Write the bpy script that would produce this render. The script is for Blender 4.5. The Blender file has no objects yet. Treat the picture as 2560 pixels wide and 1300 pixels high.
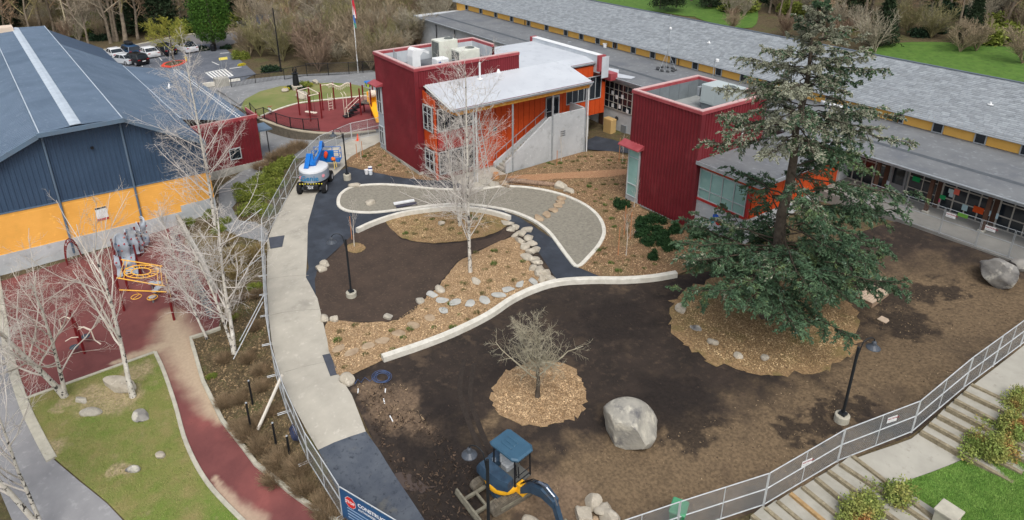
import bpy, math, random
import numpy as np
from mathutils import Vector, Matrix
from mathutils.geometry import delaunay_2d_cdt
R = math.radians
SC = bpy.context.scene
COL = SC.collection
# ------------------------------------------------------------------ camera
F = 2560*24/36; CX = 1280.0; CY = 427.5; TH = R(22.80); YAW = R(144.55); H = 24.0
fw = np.array([math.cos(YAW)*math.cos(TH), math.sin(YAW)*math.cos(TH), -math.sin(TH)])
rt = np.array([math.sin(YAW), -math.cos(YAW), 0.0]); up = np.cross(rt, fw)
EYE = np.array([0, 0, H])
cam_d = bpy.data.cameras.new('camera'); cam = bpy.data.objects.new('camera', cam_d); COL.objects.link(cam)
cam_d.lens = 24; cam_d.sensor_width = 36; cam_d.shift_y = -(650-CY)/2560; cam_d.clip_end = 2000; cam_d.clip_start = .5
m = Matrix((( rt[0], up[0], -fw[0], 0), (rt[1], up[1], -fw[1], 0), (rt[2], up[2], -fw[2], H), (0, 0, 0, 1)))
cam.matrix_world = m
SC.camera = cam
# ------------------------------------------------------------------ light
SUN_EL, SUN_AZ = R(56), R(-25)      # azimuth of the sun, measured from +X towards +Y
W = bpy.data.worlds.new('World'); SC.world = W; W.use_nodes = True
nt = W.node_tree; bg = nt.nodes['Background']
sky = nt.nodes.new('ShaderNodeTexSky'); sky.sky_type = 'NISHITA'; sky.sun_disc = False
sky.sun_elevation = SUN_EL; sky.sun_rotation = R(90)-SUN_AZ; sky.dust_density = 4; sky.air_density = 1.0; sky.ozone_density = 1
hs = nt.nodes.new('ShaderNodeHueSaturation'); hs.inputs['Saturation'].default_value = .45
nt.links.new(sky.outputs[0], hs.inputs['Color']); nt.links.new(hs.outputs[0], bg.inputs[0]); bg.inputs[1].default_value = .15
sd = bpy.data.lights.new('sun', 'SUN'); sd.energy = 1.2; sd.angle = R(25); sd.color = (1, .96, .9)
sun = bpy.data.objects.new('sun', sd); COL.objects.link(sun)
sv = Vector((math.cos(SUN_AZ)*math.cos(SUN_EL), math.sin(SUN_AZ)*math.cos(SUN_EL), math.sin(SUN_EL)))
sun.rotation_euler = sv.to_track_quat('Z', 'Y').to_euler(); sun.location = (-40, 20, 60)
SC.view_settings.view_transform = 'Standard'; SC.view_settings.look = 'None'
SC.view_settings.exposure = 0.27; SC.view_settings.gamma = 1; SC.view_settings.use_curve_mapping = False
# ------------------------------------------------------------------ places: a pixel of the survey photo -> a point of the site
def ray(x, y): return fw + rt*((x-CX)/F) - up*((y-CY)/F)
def az(x, y, z): r = ray(x, y); return EYE + r*((z-H)/r[2])
def aX(x, y, X): r = ray(x, y); return EYE + r*(X/r[0])
def aY(x, y, Y): r = ray(x, y); return EYE + r*(Y/r[1])
def proj(P):
    d = np.asarray(P, float)-EYE; w = d@fw
    return CX+F*(d@rt)/w, CY-F*(d@up)/w
CTRL = [(880,735,0),(720,700,0),(800,500,.1),(868,440,.2),(990,400,.4),(930,330,.8),(1058,440,.4),(1180,450,.45),(1300,440,.5),(1460,385,.5),
 (1520,360,.5),(1480,560,.45),(1590,530,.85),(1722,578,1.0),(1600,680,.7),(1100,500,.3),(1200,600,.25),(950,540,.1),(1000,650,.05),(1300,650,.4),
 (820,820,.0),(1000,850,.1),(1200,790,.2),(1400,720,.45),(1700,690,.8),(1350,980,.2),(1570,1090,.2),(1600,900,.55),(1250,1230,.0),(1000,1050,0),
 (1000,1250,-.1),(1915,790,1.2),(1770,590,1.2),(1900,960,.9),(2104,1043,1.25),(2260,560,3.3),(2440,620,3.4),(2540,660,3.4),(2300,700,2.2),(2480,700,2.9),
 (2560,800,2.8),(2200,830,1.6),(1908,1270,.25),(2093,1158,1.05),(2278,1085,1.25),(2408,975,2.4),(2550,868,2.6),(1690,1340,0),(1500,1400,-.1),
 (680,600,0),(680,800,-.02),(720,1000,-.05),(800,1140,-.1),(870,1300,-.15),(640,600,-.3),(610,700,-.9),(600,850,-.9),(620,1000,-.9),(690,1100,-.6),
 (560,1060,-1.25),(640,1170,-1.25),(760,1250,-1.2),(860,1320,-1.1),(480,850,-1.2),(390,880,-1.2),(300,700,-1.2),(100,800,-1.2),(440,600,-1.2),(530,760,-1.2),(100,1100,-1.3),
 (300,1200,-1.4),(0,750,-1.2),(0,1250,-1.5),(350,1000,-1.25),(560,500,-.5),(620,430,-.3),(700,350,-.1),(668,318,0),(560,230,.7),(612,266,.75),(700,470,-.1),(640,480,-.25),
 (800,210,.9),(930,200,1.0),(450,200,.2),(400,130,0),(600,130,.2),(2414,1143,1.25),(2534,1013,2.25),(2207,1202,1.05),(2100,1299,.4),(2400,1250,1.05),(2250,1290,.75),(2500,1190,1.5),(2560,1110,1.9)]
_c = [tuple(az(x, y, z)) for x, y, z in CTRL]
_c += [(-75, 8, 0), (-70, -20, -1), (-62, -8, -1.2), (-150, -30, .5), (-200, 10, 1), (-230, 60, 1.5), (-130, 60, 2), (-100, 45, 2), (-90, 70, 3.5), (-60, 66, 4.2), (-30, 66, 4.8), (0, 66, 5),
       (-60, 85, 5.5), (-20, 85, 6), (20, 90, 7), (-30, 120, 10), (-90, 110, 7), (-160, 120, 6), (20, 140, 13), (-60, 180, 13), (-200, 190, 10), (-40, 50, 2.0), (-30, 48, 2.2), (-24, 47.5, 2.9), (-18, 48, 3.1), (-10, 48, 3.1), (0, 48, 3.1), (-20, 54, 3), (-8, 54, 3), (4, 54, 3.1), (-45, 58, 2.5), (-10, 60, 3.4), (10, 40, 3.2), (20, 20, 2), (10, 0, .5), (0, -20, -1), (-40, -40, -1.5), (20, -40, -1), (-100, -60, -1)]
_c = np.array(_c); CP = _c[:, :2]; _n = len(CP)
def _u(d2): return np.where(d2 > 1e-9, .5*d2*np.log(np.maximum(d2, 1e-9)), 0)
_S = 40.0
_P = CP/_S
_K = _u(((_P[:, None]-_P[None])**2).sum(2)) + .0015*np.eye(_n)
_A = np.block([[_K, np.c_[np.ones(_n), _P]], [np.c_[np.ones(_n), _P].T, np.zeros((3, 3))]])
_w = np.linalg.solve(_A, np.r_[_c[:, 2], 0, 0, 0])
def Zs(xy):
    q = np.atleast_2d(np.asarray(xy, float))[:, :2]/_S
    out = np.empty(len(q))
    for i in range(0, len(q), 20000):
        b = q[i:i+20000]
        out[i:i+20000] = _u(((b[:, None]-_P[None])**2).sum(2))@_w[:_n] + np.c_[np.ones(len(b)), b]@_w[_n:]
    return np.clip(out, -3, 16)
def Z(x, y): return float(Zs([(x, y)])[0])
def Gs(px):
    px = np.atleast_2d(np.asarray(px, float))
    r = fw[None]+rt[None]*((px[:, 0:1]-CX)/F)-up[None]*((px[:, 1:2]-CY)/F)
    z = np.zeros(len(px))
    for _ in range(25):
        P = EYE+r*((z-H)/r[:, 2])[:, None]
        z = .5*z+.5*Zs(P)
    P = EYE+r*((z-H)/r[:, 2])[:, None]; P[:, 2] = Zs(P)
    return P
def G(x, y): return Gs([(x, y)])[0]
# ------------------------------------------------------------------ helpers
FR = {}
def tag(o, label=None, cat=None, group=None, kind=None):
    if label: o['label'] = label
    if cat: o['category'] = cat
    if group: o['group'] = group
    if kind: o['kind'] = kind
    return o
def thing(name, label, cat, loc=(0, 0, 0), rz=0.0, group=None, kind=None):
    o = bpy.data.objects.new(name, None); COL.objects.link(o)
    o.location = tuple(float(v) for v in loc); o.rotation_euler = (0, 0, rz); o.empty_display_size = .3
    FR[o.name] = (np.array([float(v) for v in loc]), rz)
    return tag(o, label, cat, group, kind)
def copy_tree(o, parent=None):
    c = o.copy(); COL.objects.link(c); c.parent = parent
    for ch in o.children: copy_tree(ch, c)
    return c
def basis(d):
    d = np.asarray(d, float); d = d/(np.linalg.norm(d)+1e-12)
    a = np.array([0, 0, 1.0]) if abs(d[2]) < .9 else np.array([1.0, 0, 0])
    u = np.cross(a, d); u /= np.linalg.norm(u); v = np.cross(d, u)
    return u, v, d
class MB:
    def __init__(s): s.v = []; s.f = []; s.mi = []; s.cm = 0
    def add(s, vs, fs):
        b = len(s.v); s.v += [tuple(float(c) for c in p) for p in vs]; s.f += [tuple(i+b for i in f) for f in fs]; s.mi += [s.cm]*len(fs); return s
    def box(s, x0, x1, y0, y1, z0, z1):
        return s.add([(x0,y0,z0),(x1,y0,z0),(x1,y1,z0),(x0,y1,z0),(x0,y0,z1),(x1,y0,z1),(x1,y1,z1),(x0,y1,z1)],
            [(0,3,2,1),(4,5,6,7),(0,1,5,4),(1,2,6,5),(2,3,7,6),(3,0,4,7)])
    def cbox(s, c, sz): return s.box(c[0]-sz[0]/2, c[0]+sz[0]/2, c[1]-sz[1]/2, c[1]+sz[1]/2, c[2]-sz[2]/2, c[2]+sz[2]/2)
    def bbox(s, x0, x1, y0, y1, z0, z1, b=.02):     # box with chamfered top edges and corners
        b = min(b, (x1-x0)*.45, (y1-y0)*.45, (z1-z0)*.45)
        def ring(i, z): return [(x0+i+b,y0+i,z),(x1-i-b,y0+i,z),(x1-i,y0+i+b,z),(x1-i,y1-i-b,z),(x1-i-b,y1-i,z),(x0+i+b,y1-i,z),(x0+i,y1-i-b,z),(x0+i,y0+i+b,z)]
        return s.loft([ring(0, z0), ring(0, z1-b), ring(b*.8, z1)])
    def obox(s, p, ax, ay, az_, sx, sy, sz):        # oriented box centred at p
        p = np.asarray(p, float); X = np.asarray(ax, float)*sx/2; Y = np.asarray(ay, float)*sy/2; Zv = np.asarray(az_, float)*sz/2
        vs = [p-X-Y-Zv, p+X-Y-Zv, p+X+Y-Zv, p-X+Y-Zv, p-X-Y+Zv, p+X-Y+Zv, p+X+Y+Zv, p-X+Y+Zv]
        return s.add(vs, [(0,3,2,1),(4,5,6,7),(0,1,5,4),(1,2,6,5),(2,3,7,6),(3,0,4,7)])
    def beam(s, p0, p1, w, h):                      # rectangular bar from p0 to p1
        p0 = np.asarray(p0, float); p1 = np.asarray(p1, float); u, v, d = basis(p1-p0)
        return s.obox((p0+p1)/2, u, v, d, w, h, np.linalg.norm(p1-p0))
    def loft(s, rings, cap=True):
        n = len(rings[0]); b = len(s.v); fs = []
        for r in rings: s.v += [tuple(float(c) for c in p) for p in r]
        for i in range(len(rings)-1):
            for j in range(n):
                k = (j+1) % n; fs.append((b+i*n+j, b+i*n+k, b+(i+1)*n+k, b+(i+1)*n+j))
        if cap:
            fs.append(tuple(b+j for j in range(n-1, -1, -1))); fs.append(tuple(b+(len(rings)-1)*n+j for j in range(n)))
        s.f += fs; s.mi += [s.cm]*len(fs); return s
    def tube(s, pts, r, n=6, cap=True, r1=None):
        pts = [np.asarray(p, float) for p in pts]; rings = []; m_ = len(pts)
        pu = None
        for i, p in enumerate(pts):
            d = pts[min(i+1, m_-1)]-pts[max(i-1, 0)]; u, v, d = basis(d)
            if pu is not None:
                u = pu-d*(pu@d); u /= np.linalg.norm(u)+1e-12; v = np.cross(d, u)
            pu = u
            rr = r if r1 is None else r+(r1-r)*i/(m_-1)
            if isinstance(r, (list, tuple, np.ndarray)): rr = r[i]
            rings.append([p+(u*math.cos(6.2832*k/n)+v*math.sin(6.2832*k/n))*rr for k in range(n)])
        return s.loft(rings, cap)
    def lathe(s, prof, c=(0, 0, 0), n=12, axis=(0, 0, 1), cap=True):
        u, v, d = basis(axis); c = np.asarray(c, float)
        return s.loft([[c+d*z+(u*math.cos(6.2832*k/n)+v*math.sin(6.2832*k/n))*max(r, .001) for k in range(n)] for r, z in prof], cap)
    def prism(s, poly, z0, z1):
        n = len(poly); a = sum(poly[i][0]*poly[(i+1)%n][1]-poly[(i+1)%n][0]*poly[i][1] for i in range(n))
        if a < 0: poly = poly[::-1]
        return s.loft([[(x, y, z0) for x, y in poly], [(x, y, z1) for x, y in poly]])
    def quad(s, a, b, c, d): return s.add([a, b, c, d], [(0, 1, 2, 3)])
    def text(s, txt, size, o, ux, uy, depth=0.0, spacing=1.0, bold=0.0, center=False):
        cu = bpy.data.curves.new('t', 'FONT'); cu.body = txt; cu.size = size; cu.space_character = spacing; cu.offset = bold; cu.resolution_u = 2
        if center: cu.align_x = 'CENTER'
        ob = bpy.data.objects.new('t', cu); me = bpy.data.meshes.new_from_object(ob)
        o = np.asarray(o, float); ux = np.asarray(ux, float); uy = np.asarray(uy, float)
        s.add([o+ux*v.co.x+uy*v.co.y for v in me.vertices], [tuple(p.vertices) for p in me.polygons])
        bpy.data.objects.remove(ob); bpy.data.curves.remove(cu); bpy.data.meshes.remove(me); return s
    def build(s, name, mat, parent=None, smooth=False, w=False, sharp=None, label=None):
        vs = np.array(s.v, float).reshape(-1, 3)
        if parent is not None and w:
            p = parent
            while p.parent is not None: p = p.parent
            loc, rz = FR[p.name]; q = vs-loc; c, n = math.cos(-rz), math.sin(-rz)
            vs = np.c_[q[:, 0]*c-q[:, 1]*n, q[:, 0]*n+q[:, 1]*c, q[:, 2]]
        org = None
        if parent is None and len(vs):
            org = np.array([vs[:, 0].mean(), vs[:, 1].mean(), vs[:, 2].min()]); vs = vs-org
        me = bpy.data.meshes.new(name); me.from_pydata(vs.tolist(), [], s.f)
        mats = mat if isinstance(mat, (list, tuple)) else [mat]
        for mm in mats: me.materials.append(mm)
        if len(mats) > 1: me.polygons.foreach_set('material_index', s.mi)
        if smooth:
            me.polygons.foreach_set('use_smooth', [True]*len(me.polygons))
            if sharp: me.set_sharp_from_angle(angle=R(sharp))
        me.update()
        o = bpy.data.objects.new(name, me); COL.objects.link(o)
        if org is not None: o.location = org
        o.parent = parent
        if label: o['label'] = label
        return o
def raw(name, V, Fq, mat, parent=None, smooth=False, org=None):    # numpy verts + equal-size faces
    V = np.asarray(V, np.float32); Fq = np.asarray(Fq, np.int32); k = Fq.shape[1]
    if org is not None: V = V-np.asarray(org, np.float32)
    me = bpy.data.meshes.new(name); me.vertices.add(len(V)); me.vertices.foreach_set('co', V.ravel())
    me.loops.add(Fq.size); me.loops.foreach_set('vertex_index', Fq.ravel())
    me.polygons.add(len(Fq)); me.polygons.foreach_set('loop_start', np.arange(0, Fq.size, k, dtype=np.int32)); me.polygons.foreach_set('loop_total', np.full(len(Fq), k, np.int32))
    if smooth: me.polygons.foreach_set('use_smooth', np.ones(len(Fq), bool))
    me.update(calc_edges=True)
    for mm in (mat if isinstance(mat, (list, tuple)) else [mat]): me.materials.append(mm)
    o = bpy.data.objects.new(name, me); COL.objects.link(o); o.parent = parent
    if org is not None and parent is None: o.location = tuple(float(c) for c in org)
    return o
# ------------------------------------------------------------------ materials
def srgb(r, g, b): return tuple(((c/255)/12.92 if c/255 <= .04045 else ((c/255+.055)/1.055)**2.4) for c in (r, g, b))
MATS = {}
def M(name, col, rough=.75, col2=None, scale=3.0, amt=None, detail=6, bump=0, bscale=20, metal=0, layers=(), island=0, spec=.35, lohi=(.35, .65)):
    """colours are sRGB 0-255; col/col2 are mixed by noise; layers: (colour, noise scale, lo, hi)"""
    if name in MATS: return MATS[name]
    mt = bpy.data.materials.new(name); mt.use_nodes = True; t = mt.node_tree; N = t.nodes; L = t.links
    b = N['Principled BSDF']; b.inputs['Roughness'].default_value = rough; b.inputs['Metallic'].default_value = metal
    b.inputs['Specular IOR Level'].default_value = spec
    c1 = srgb(*col); geo = N.new('ShaderNodeNewGeometry')
    def noise(sc, det=detail):
        n = N.new('ShaderNodeTexNoise'); n.inputs['Scale'].default_value = sc; n.inputs['Detail'].default_value = det; n.inputs['Roughness'].default_value = .62
        L.new(geo.outputs['Position'], n.inputs['Vector']); return n
    def ramp(src, lo, hi):
        mr = N.new('ShaderNodeMapRange'); mr.inputs[1].default_value = lo; mr.inputs[2].default_value = hi; L.new(src, mr.inputs[0]); return mr.outputs[0]
    def mix(fac, a, bb):
        mx = N.new('ShaderNodeMix'); mx.data_type = 'RGBA'
        for k, x in ((6, a), (7, bb)):
            if isinstance(x, tuple): mx.inputs[k].default_value = (*x, 1)
            else: L.new(x, mx.inputs[k])
        if isinstance(fac, float): mx.inputs[0].default_value = fac
        else: L.new(fac, mx.inputs[0])
        return mx.outputs[2]
    out = c1
    if col2 is not None: out = mix(ramp(noise(scale).outputs[0], *lohi), c1, srgb(*col2))
    for (lc, sc, lo, hi) in layers:
        fac = ramp(noise(sc).outputs[0], lo, hi); out = mix(fac, out, srgb(*lc))
    if island:
        hsv = N.new('ShaderNodeHueSaturation')
        if isinstance(out, tuple): hsv.inputs['Color'].default_value = (*out, 1)
        else: L.new(out, hsv.inputs['Color'])
        mr = N.new('ShaderNodeMapRange'); mr.inputs[3].default_value = 1-island; mr.inputs[4].default_value = 1+island
        L.new(geo.outputs['Random Per Island'], mr.inputs[0]); L.new(mr.outputs[0], hsv.inputs['Value']); out = hsv.outputs[0]
    if isinstance(out, tuple): b.inputs['Base Color'].default_value = (*out, 1)
    else: L.new(out, b.inputs['Base Color'])
    if bump:
        bp = N.new('ShaderNodeBump'); bp.inputs['Strength'].default_value = 1; bp.inputs['Distance'].default_value = bump
        L.new(noise(bscale, 4).outputs[0], bp.inputs['Height']); L.new(bp.outputs[0], b.inputs['Normal'])
    MATS[name] = mt; return mt
# ------------------------------------------------------------------ ground materials
def stain(mt, pts, col, wob=1.2, soft=.6, nscale=.6, strength=1.0, grain=(.72, 1.25)):
    t = mt.node_tree; N = t.nodes; L = t.links; b = N['Principled BSDF']; geo = N.new('ShaderNodeNewGeometry')
    nz = N.new('ShaderNodeTexNoise'); nz.inputs['Scale'].default_value = nscale; nz.inputs['Detail'].default_value = 5; L.new(geo.outputs['Position'], nz.inputs['Vector'])
    sb = N.new('ShaderNodeVectorMath'); sb.operation = 'SUBTRACT'; L.new(nz.outputs['Color'], sb.inputs[0]); sb.inputs[1].default_value = (.5, .5, .5)
    ml = N.new('ShaderNodeVectorMath'); ml.operation = 'MULTIPLY_ADD'; L.new(sb.outputs[0], ml.inputs[0]); ml.inputs[1].default_value = (wob*2, wob*2, 0); L.new(geo.outputs['Position'], ml.inputs[2])
    fl = N.new('ShaderNodeVectorMath'); fl.operation = 'MULTIPLY'; L.new(ml.outputs[0], fl.inputs[0]); fl.inputs[1].default_value = (1, 1, 0)
    prev = None
    for x, y, r in pts:
        d = N.new('ShaderNodeVectorMath'); d.operation = 'DISTANCE'; L.new(fl.outputs[0], d.inputs[0]); d.inputs[1].default_value = (x, y, 0)
        mr = N.new('ShaderNodeMapRange'); mr.interpolation_type = 'SMOOTHSTEP'; mr.inputs[1].default_value = r*(1+soft*.5); mr.inputs[2].default_value = r*(1-soft*.5); mr.inputs[4].default_value = strength; L.new(d.outputs['Value'], mr.inputs[0])
        if prev is None: prev = mr.outputs[0]
        else:
            mx = N.new('ShaderNodeMath'); mx.operation = 'MAXIMUM'; L.new(prev, mx.inputs[0]); L.new(mr.outputs[0], mx.inputs[1]); prev = mx.outputs[0]
    mx = N.new('ShaderNodeMix'); mx.data_type = 'RGBA'; L.new(prev, mx.inputs[0])
    src = b.inputs['Base Color'].links[0].from_socket; L.new(src, mx.inputs[6])
    # keep the grain of the surface inside the stain
    gr = N.new('ShaderNodeTexNoise'); gr.inputs['Scale'].default_value = 7; gr.inputs['Detail'].default_value = 5; L.new(geo.outputs['Position'], gr.inputs['Vector'])
    m2 = N.new('ShaderNodeMix'); m2.data_type = 'RGBA'; c = srgb(*col); m2.inputs[6].default_value = (*[v*grain[0] for v in c], 1); m2.inputs[7].default_value = (*[v*grain[1] for v in c], 1)
    rp = N.new('ShaderNodeMapRange'); rp.inputs[1].default_value = .35; rp.inputs[2].default_value = .65; L.new(gr.outputs[0], rp.inputs[0]); L.new(rp.outputs[0], m2.inputs[0])
    L.new(m2.outputs[2], mx.inputs[7]); L.new(mx.outputs[2], b.inputs['Base Color']); return mt
def along(pl, k=4): return [tuple(np.array(pl[i])+(np.array(pl[i+1])-np.array(pl[i]))*j/k) for i in range(len(pl)-1) for j in range(k)]
def gp(l): return [(*G(x, y)[:2], r) for x, y, r in l]
m_ground = M('leaf_litter', (96,84,62), .95, (70,60,44), 2.2, bump=.05, bscale=9, layers=[((112,100,66), 9, .5, .7), ((86,90,50), .35, .52, .7), ((52,44,34), 5, .58, .72)])
m_soil = M('bare_soil', (56,47,41), .95, (42,36,32), .9, bump=.07, bscale=3, layers=[((92,77,62), .7, .55, .74), ((78,65,54), 2.6, .54, .74), ((38,32,29), .35, .52, .7), ((104,90,74), 14, .70, .76)])
stain(m_soil, gp([(2360,770,4),(2450,790,3.6),(2520,770,2.6),(2200,920,2.6),(2300,890,2.6),(1960,1100,2.8),(1850,1130,2.4),(1720,1170,2.6),(1580,1200,2.6),(1440,1180,1.6),(2080,1000,1.8),(1200,1060,1.0),(1300,1250,1.4)]), (116,98,75), 2.8, 1.2, .7, .85)
stain(m_soil, gp([(1000,1000,1.0),(960,1020,.8),(1010,1060,.9),(1060,1080,.9),(930,980,.7),(1330,1230,1.2),(1400,1260,1.2)]), (124,104,84), 1.0, .9, 1.5, .7)
stain(m_soil, gp([(1130,1075,1.4),(1165,1110,1.0),(1715,1065,1.3),(1760,1055,.8),(2205,735,1.6),(2320,730,1.1),(2370,735,.9),(2260,810,1.5),(1540,800,2.0),(1130,1180,1.6),(1040,1130,1.2),(1680,1000,1.6),(2120,1010,1.0),(2060,1060,.9),(1990,1080,.8),(1130,1260,1.4)]), (36,30,27), 2.0, .7, 1.3, .8)
m_yard = M('raked_soil', (76,63,54), .95, (63,53,46), .8, bump=.02, bscale=8, layers=[((96,80,67), 6, .55, .75)])
m_mulch = M('bark_mulch', (176,148,112), .95, (128,104,76), 9, detail=8, bump=.05, bscale=16, lohi=(.38, .62), layers=[((206,176,148), 17, .57, .68), ((104,80,62), 13, .6, .72), ((150,124,92), .7, .5, .7)])
m_mulchb = M('bark_mulch_brown', (150,120,88), .95, (104,82,60), 8, detail=8, bump=.05, bscale=16, lohi=(.38, .62), layers=[((188,152,122), 17, .58, .68), ((96,78,56), 12, .58, .7), ((124,106,76), .6, .5, .66)])
m_mulcht = M('bark_mulch_tan', (168,140,102), .95, (120,96,68), 9, detail=8, bump=.05, bscale=16, lohi=(.36, .62), layers=[((196,168,128), 17, .58, .68), ((98,86,56), 8, .6, .74), ((122,110,68), .6, .5, .66)])
m_asph = M('asphalt_new', (58,64,73), .8, (50,55,63), 1.2, layers=[((70,77,87), .5, .5, .7), ((92,97,104), 12, .7, .76)])
m_aspho = M('asphalt_old', (136,138,139), .85, (120,122,124), .5, layers=[((168,170,170), 2, .55, .75), ((112,116,122), 9, .66, .72)])
m_aspht = M('asphalt_worn', (66,73,84), .85, (88,94,102), .9, layers=[((108,106,98), .6, .55, .72), ((52,57,66), 5, .56, .7)])
m_aspl = M('asphalt_lot', (108,113,122), .85, (90,95,104), .3, layers=[((124,128,134), 2, .55, .75)])
m_conc = M('concrete_path', (182,177,164), .85, (167,162,150), .7, bump=.004, bscale=30, layers=[((148,144,134), .35, .58, .75), ((194,189,177), 3, .58, .72), ((140,137,130), 5, .72, .78)])
m_kerb = M('concrete_kerb', (222,219,208), .85, (200,196,184), 2, layers=[((172,168,156), 6, .62, .75)])
m_kerbo = M('concrete_kerb_old', (186,182,166), .85, (164,160,146), 2, layers=[((140,136,120), 6, .6, .75)])
m_gravel = M('grey_gravel', (146,142,129), .95, (124,120,109), 5, bump=.05, bscale=6, layers=[((112,110,102), 3.5, .63, .7), ((160,156,143), 11, .6, .7)])
m_rub = M('rubber_surface', (116,68,66), .9, (101,58,57), .8, layers=[((134,78,74), .4, .5, .7), ((90,48,48), 14, .62, .72)])
stain(m_rub, gp(along([(428,790,.7),(436,830,1.0),(452,866,1.1),(474,905,1.0),(496,945,.85),(518,985,.7),(540,1025,.55),(560,1055,.3)])+along([(440,860,.7),(390,872,.5),(330,893,.35),(270,915,.15)])), (178,160,136), .5, 1.7, 1.0, .92, (.92, 1.06))
stain(m_rub, gp(along([(535,1200,.15),(570,1246,.28),(602,1284,.38),(645,1322,.45)], 6)), (178,158,136), .4, 1.6, 1.2, .8, (.92, 1.06))
m_rub2 = M('rubber_surface_far', (130,62,62), .9, (116,54,54), .6)
m_grass = M('grass_worn', (118,124,64), .95, (138,128,84), 1.0, bump=.03, bscale=20, layers=[((100,124,50), .35, .42, .66), ((154,140,106), 1.2, .6, .8), ((92,106,50), 9, .56, .72)])
stain(m_grass, gp([(250,995,1.1),(300,1000,1.0),(345,930,.8),(225,985,.7),(300,1180,.5),(160,1010,.5),(130,1120,.6)]), (168,150,122), .8, .9, 1.4, .85)
m_lush = M('grass_lush', (84,122,48), .95, (102,136,60), .8, bump=.03, bscale=20, layers=[((62,98,38), 2.5, .45, .7), ((124,144,78), 8, .6, .76)])
m_lawn2 = M('grass_far', (112,124,68), .95, (140,132,90), .7, layers=[((98,116,58), .35, .45, .66)])
# ------------------------------------------------------------------ ground sheet
def axis_pts(lo, a, b, hi, fine, coarse):
    return np.unique(np.round(np.r_[np.arange(lo, a, coarse), np.arange(a, b, fine), np.arange(b, hi+.1, coarse)], 3))
def ground():
    xs = axis_pts(-420, -76, 14, 120, .65, 5); ys = axis_pts(-160, -14, 62, 320, .65, 5)
    X, Y = np.meshgrid(xs, ys); P = np.c_[X.ravel(), Y.ravel()]; Zg = Zs(P)
    nx, ny = len(xs), len(ys); i = np.arange(nx*ny).reshape(ny, nx)
    Fq = np.c_[i[:-1, :-1].ravel(), i[:-1, 1:].ravel(), i[1:, 1:].ravel(), i[1:, :-1].ravel()]
    o = raw('ground', np.c_[P, Zg-.02], Fq, m_ground, smooth=True); tag(o, kind='structure')
ground()
def crom(px, closed=True, n=5):
    P = np.asarray(px, float); m_ = len(P); out = []
    rng = range(m_) if closed else range(m_-1)
    for i in rng:
        if closed: a, b, c, d = P[i-1], P[i], P[(i+1) % m_], P[(i+2) % m_]
        else: a, b, c, d = P[max(i-1, 0)], P[i], P[i+1], P[min(i+2, m_-1)]
        for k in range(n):
            t = k/n; out.append(.5*((2*b)+(-a+c)*t+(2*a-5*b+4*c-d)*t*t+(-a+3*b-3*c+d)*t**3))
    if not closed: out.append(P[-1])
    return np.array(out)
def inside(pts, poly):
    x, y = pts[:, 0], pts[:, 1]; r = np.zeros(len(pts), bool); n = len(poly)
    for i in range(n):
        x0, y0 = poly[i-1]; x1, y1 = poly[i]
        with np.errstate(divide='ignore', invalid='ignore'):
            c = ((y0 > y) != (y1 > y)) & (x < (x1-x0)*(y-y0)/(y1-y0+1e-12)+x0)
        r ^= c
    return r
def dens(w, step, closed=True):
    out = []; n = len(w)
    for i in range(n if closed else n-1):
        a, b = w[i], w[(i+1) % n]; k = max(1, int(np.linalg.norm(b-a)/step))
        out += [a+(b-a)*j/k for j in range(k)]
    if not closed: out.append(w[-1])
    return np.array(out)
def world_poly(px, smooth=True, wobble=0, zf=None, step=.7, seed=1):
    q = crom(px) if smooth else np.asarray(px, float)
    P = (Gs(q) if zf is None else np.array([az(x, y, zf) for x, y in q]))[:, :2]
    P = dens(P, step)
    if wobble:
        r = random.Random(seed); P = P+np.array([[r.uniform(-wobble, wobble), r.uniform(-wobble, wobble)] for _ in P])
    return P
def patch_w(name, P, mat, off, zf=None, step=.9, kind='structure'):
    mn, mx = P.min(0), P.max(0)
    gx, gy = np.meshgrid(np.arange(mn[0]+step*.5, mx[0], step), np.arange(mn[1]+step*.5, mx[1], step)); g = np.c_[gx.ravel(), gy.ravel()]
    if len(g):
        g = g[inside(g, P)]
        if len(g): g = g[np.array([np.min(((P-q)**2).sum(1)) > (step*.35)**2 for q in g])]
    allp = [Vector(p) for p in P]+[Vector(p) for p in g]
    v, e, f, *_ = delaunay_2d_cdt(allp, [], [list(range(len(P)))], 1, 1e-5)
    A = np.array([[q.x, q.y] for q in v]); zz = (Zs(A) if zf is None else np.full(len(A), zf))+off
    mb = MB(); fs = []
    for t in f:
        a, b, c = (A[i] for i in t[:3])
        fs.append(tuple(t) if (b[0]-a[0])*(c[1]-a[1])-(b[1]-a[1])*(c[0]-a[0]) > 0 else tuple(t[::-1]))
    mb.add(np.c_[A, zz], fs); o = mb.build(name, mat, smooth=True); tag(o, kind=kind); return o
def patch(name, px, mat, off, smooth=True, wobble=0, zf=None, step=.9, seed=1): return patch_w(name, world_poly(px, smooth, wobble, zf, min(step, .7), seed), mat, off, zf, step)
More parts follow.
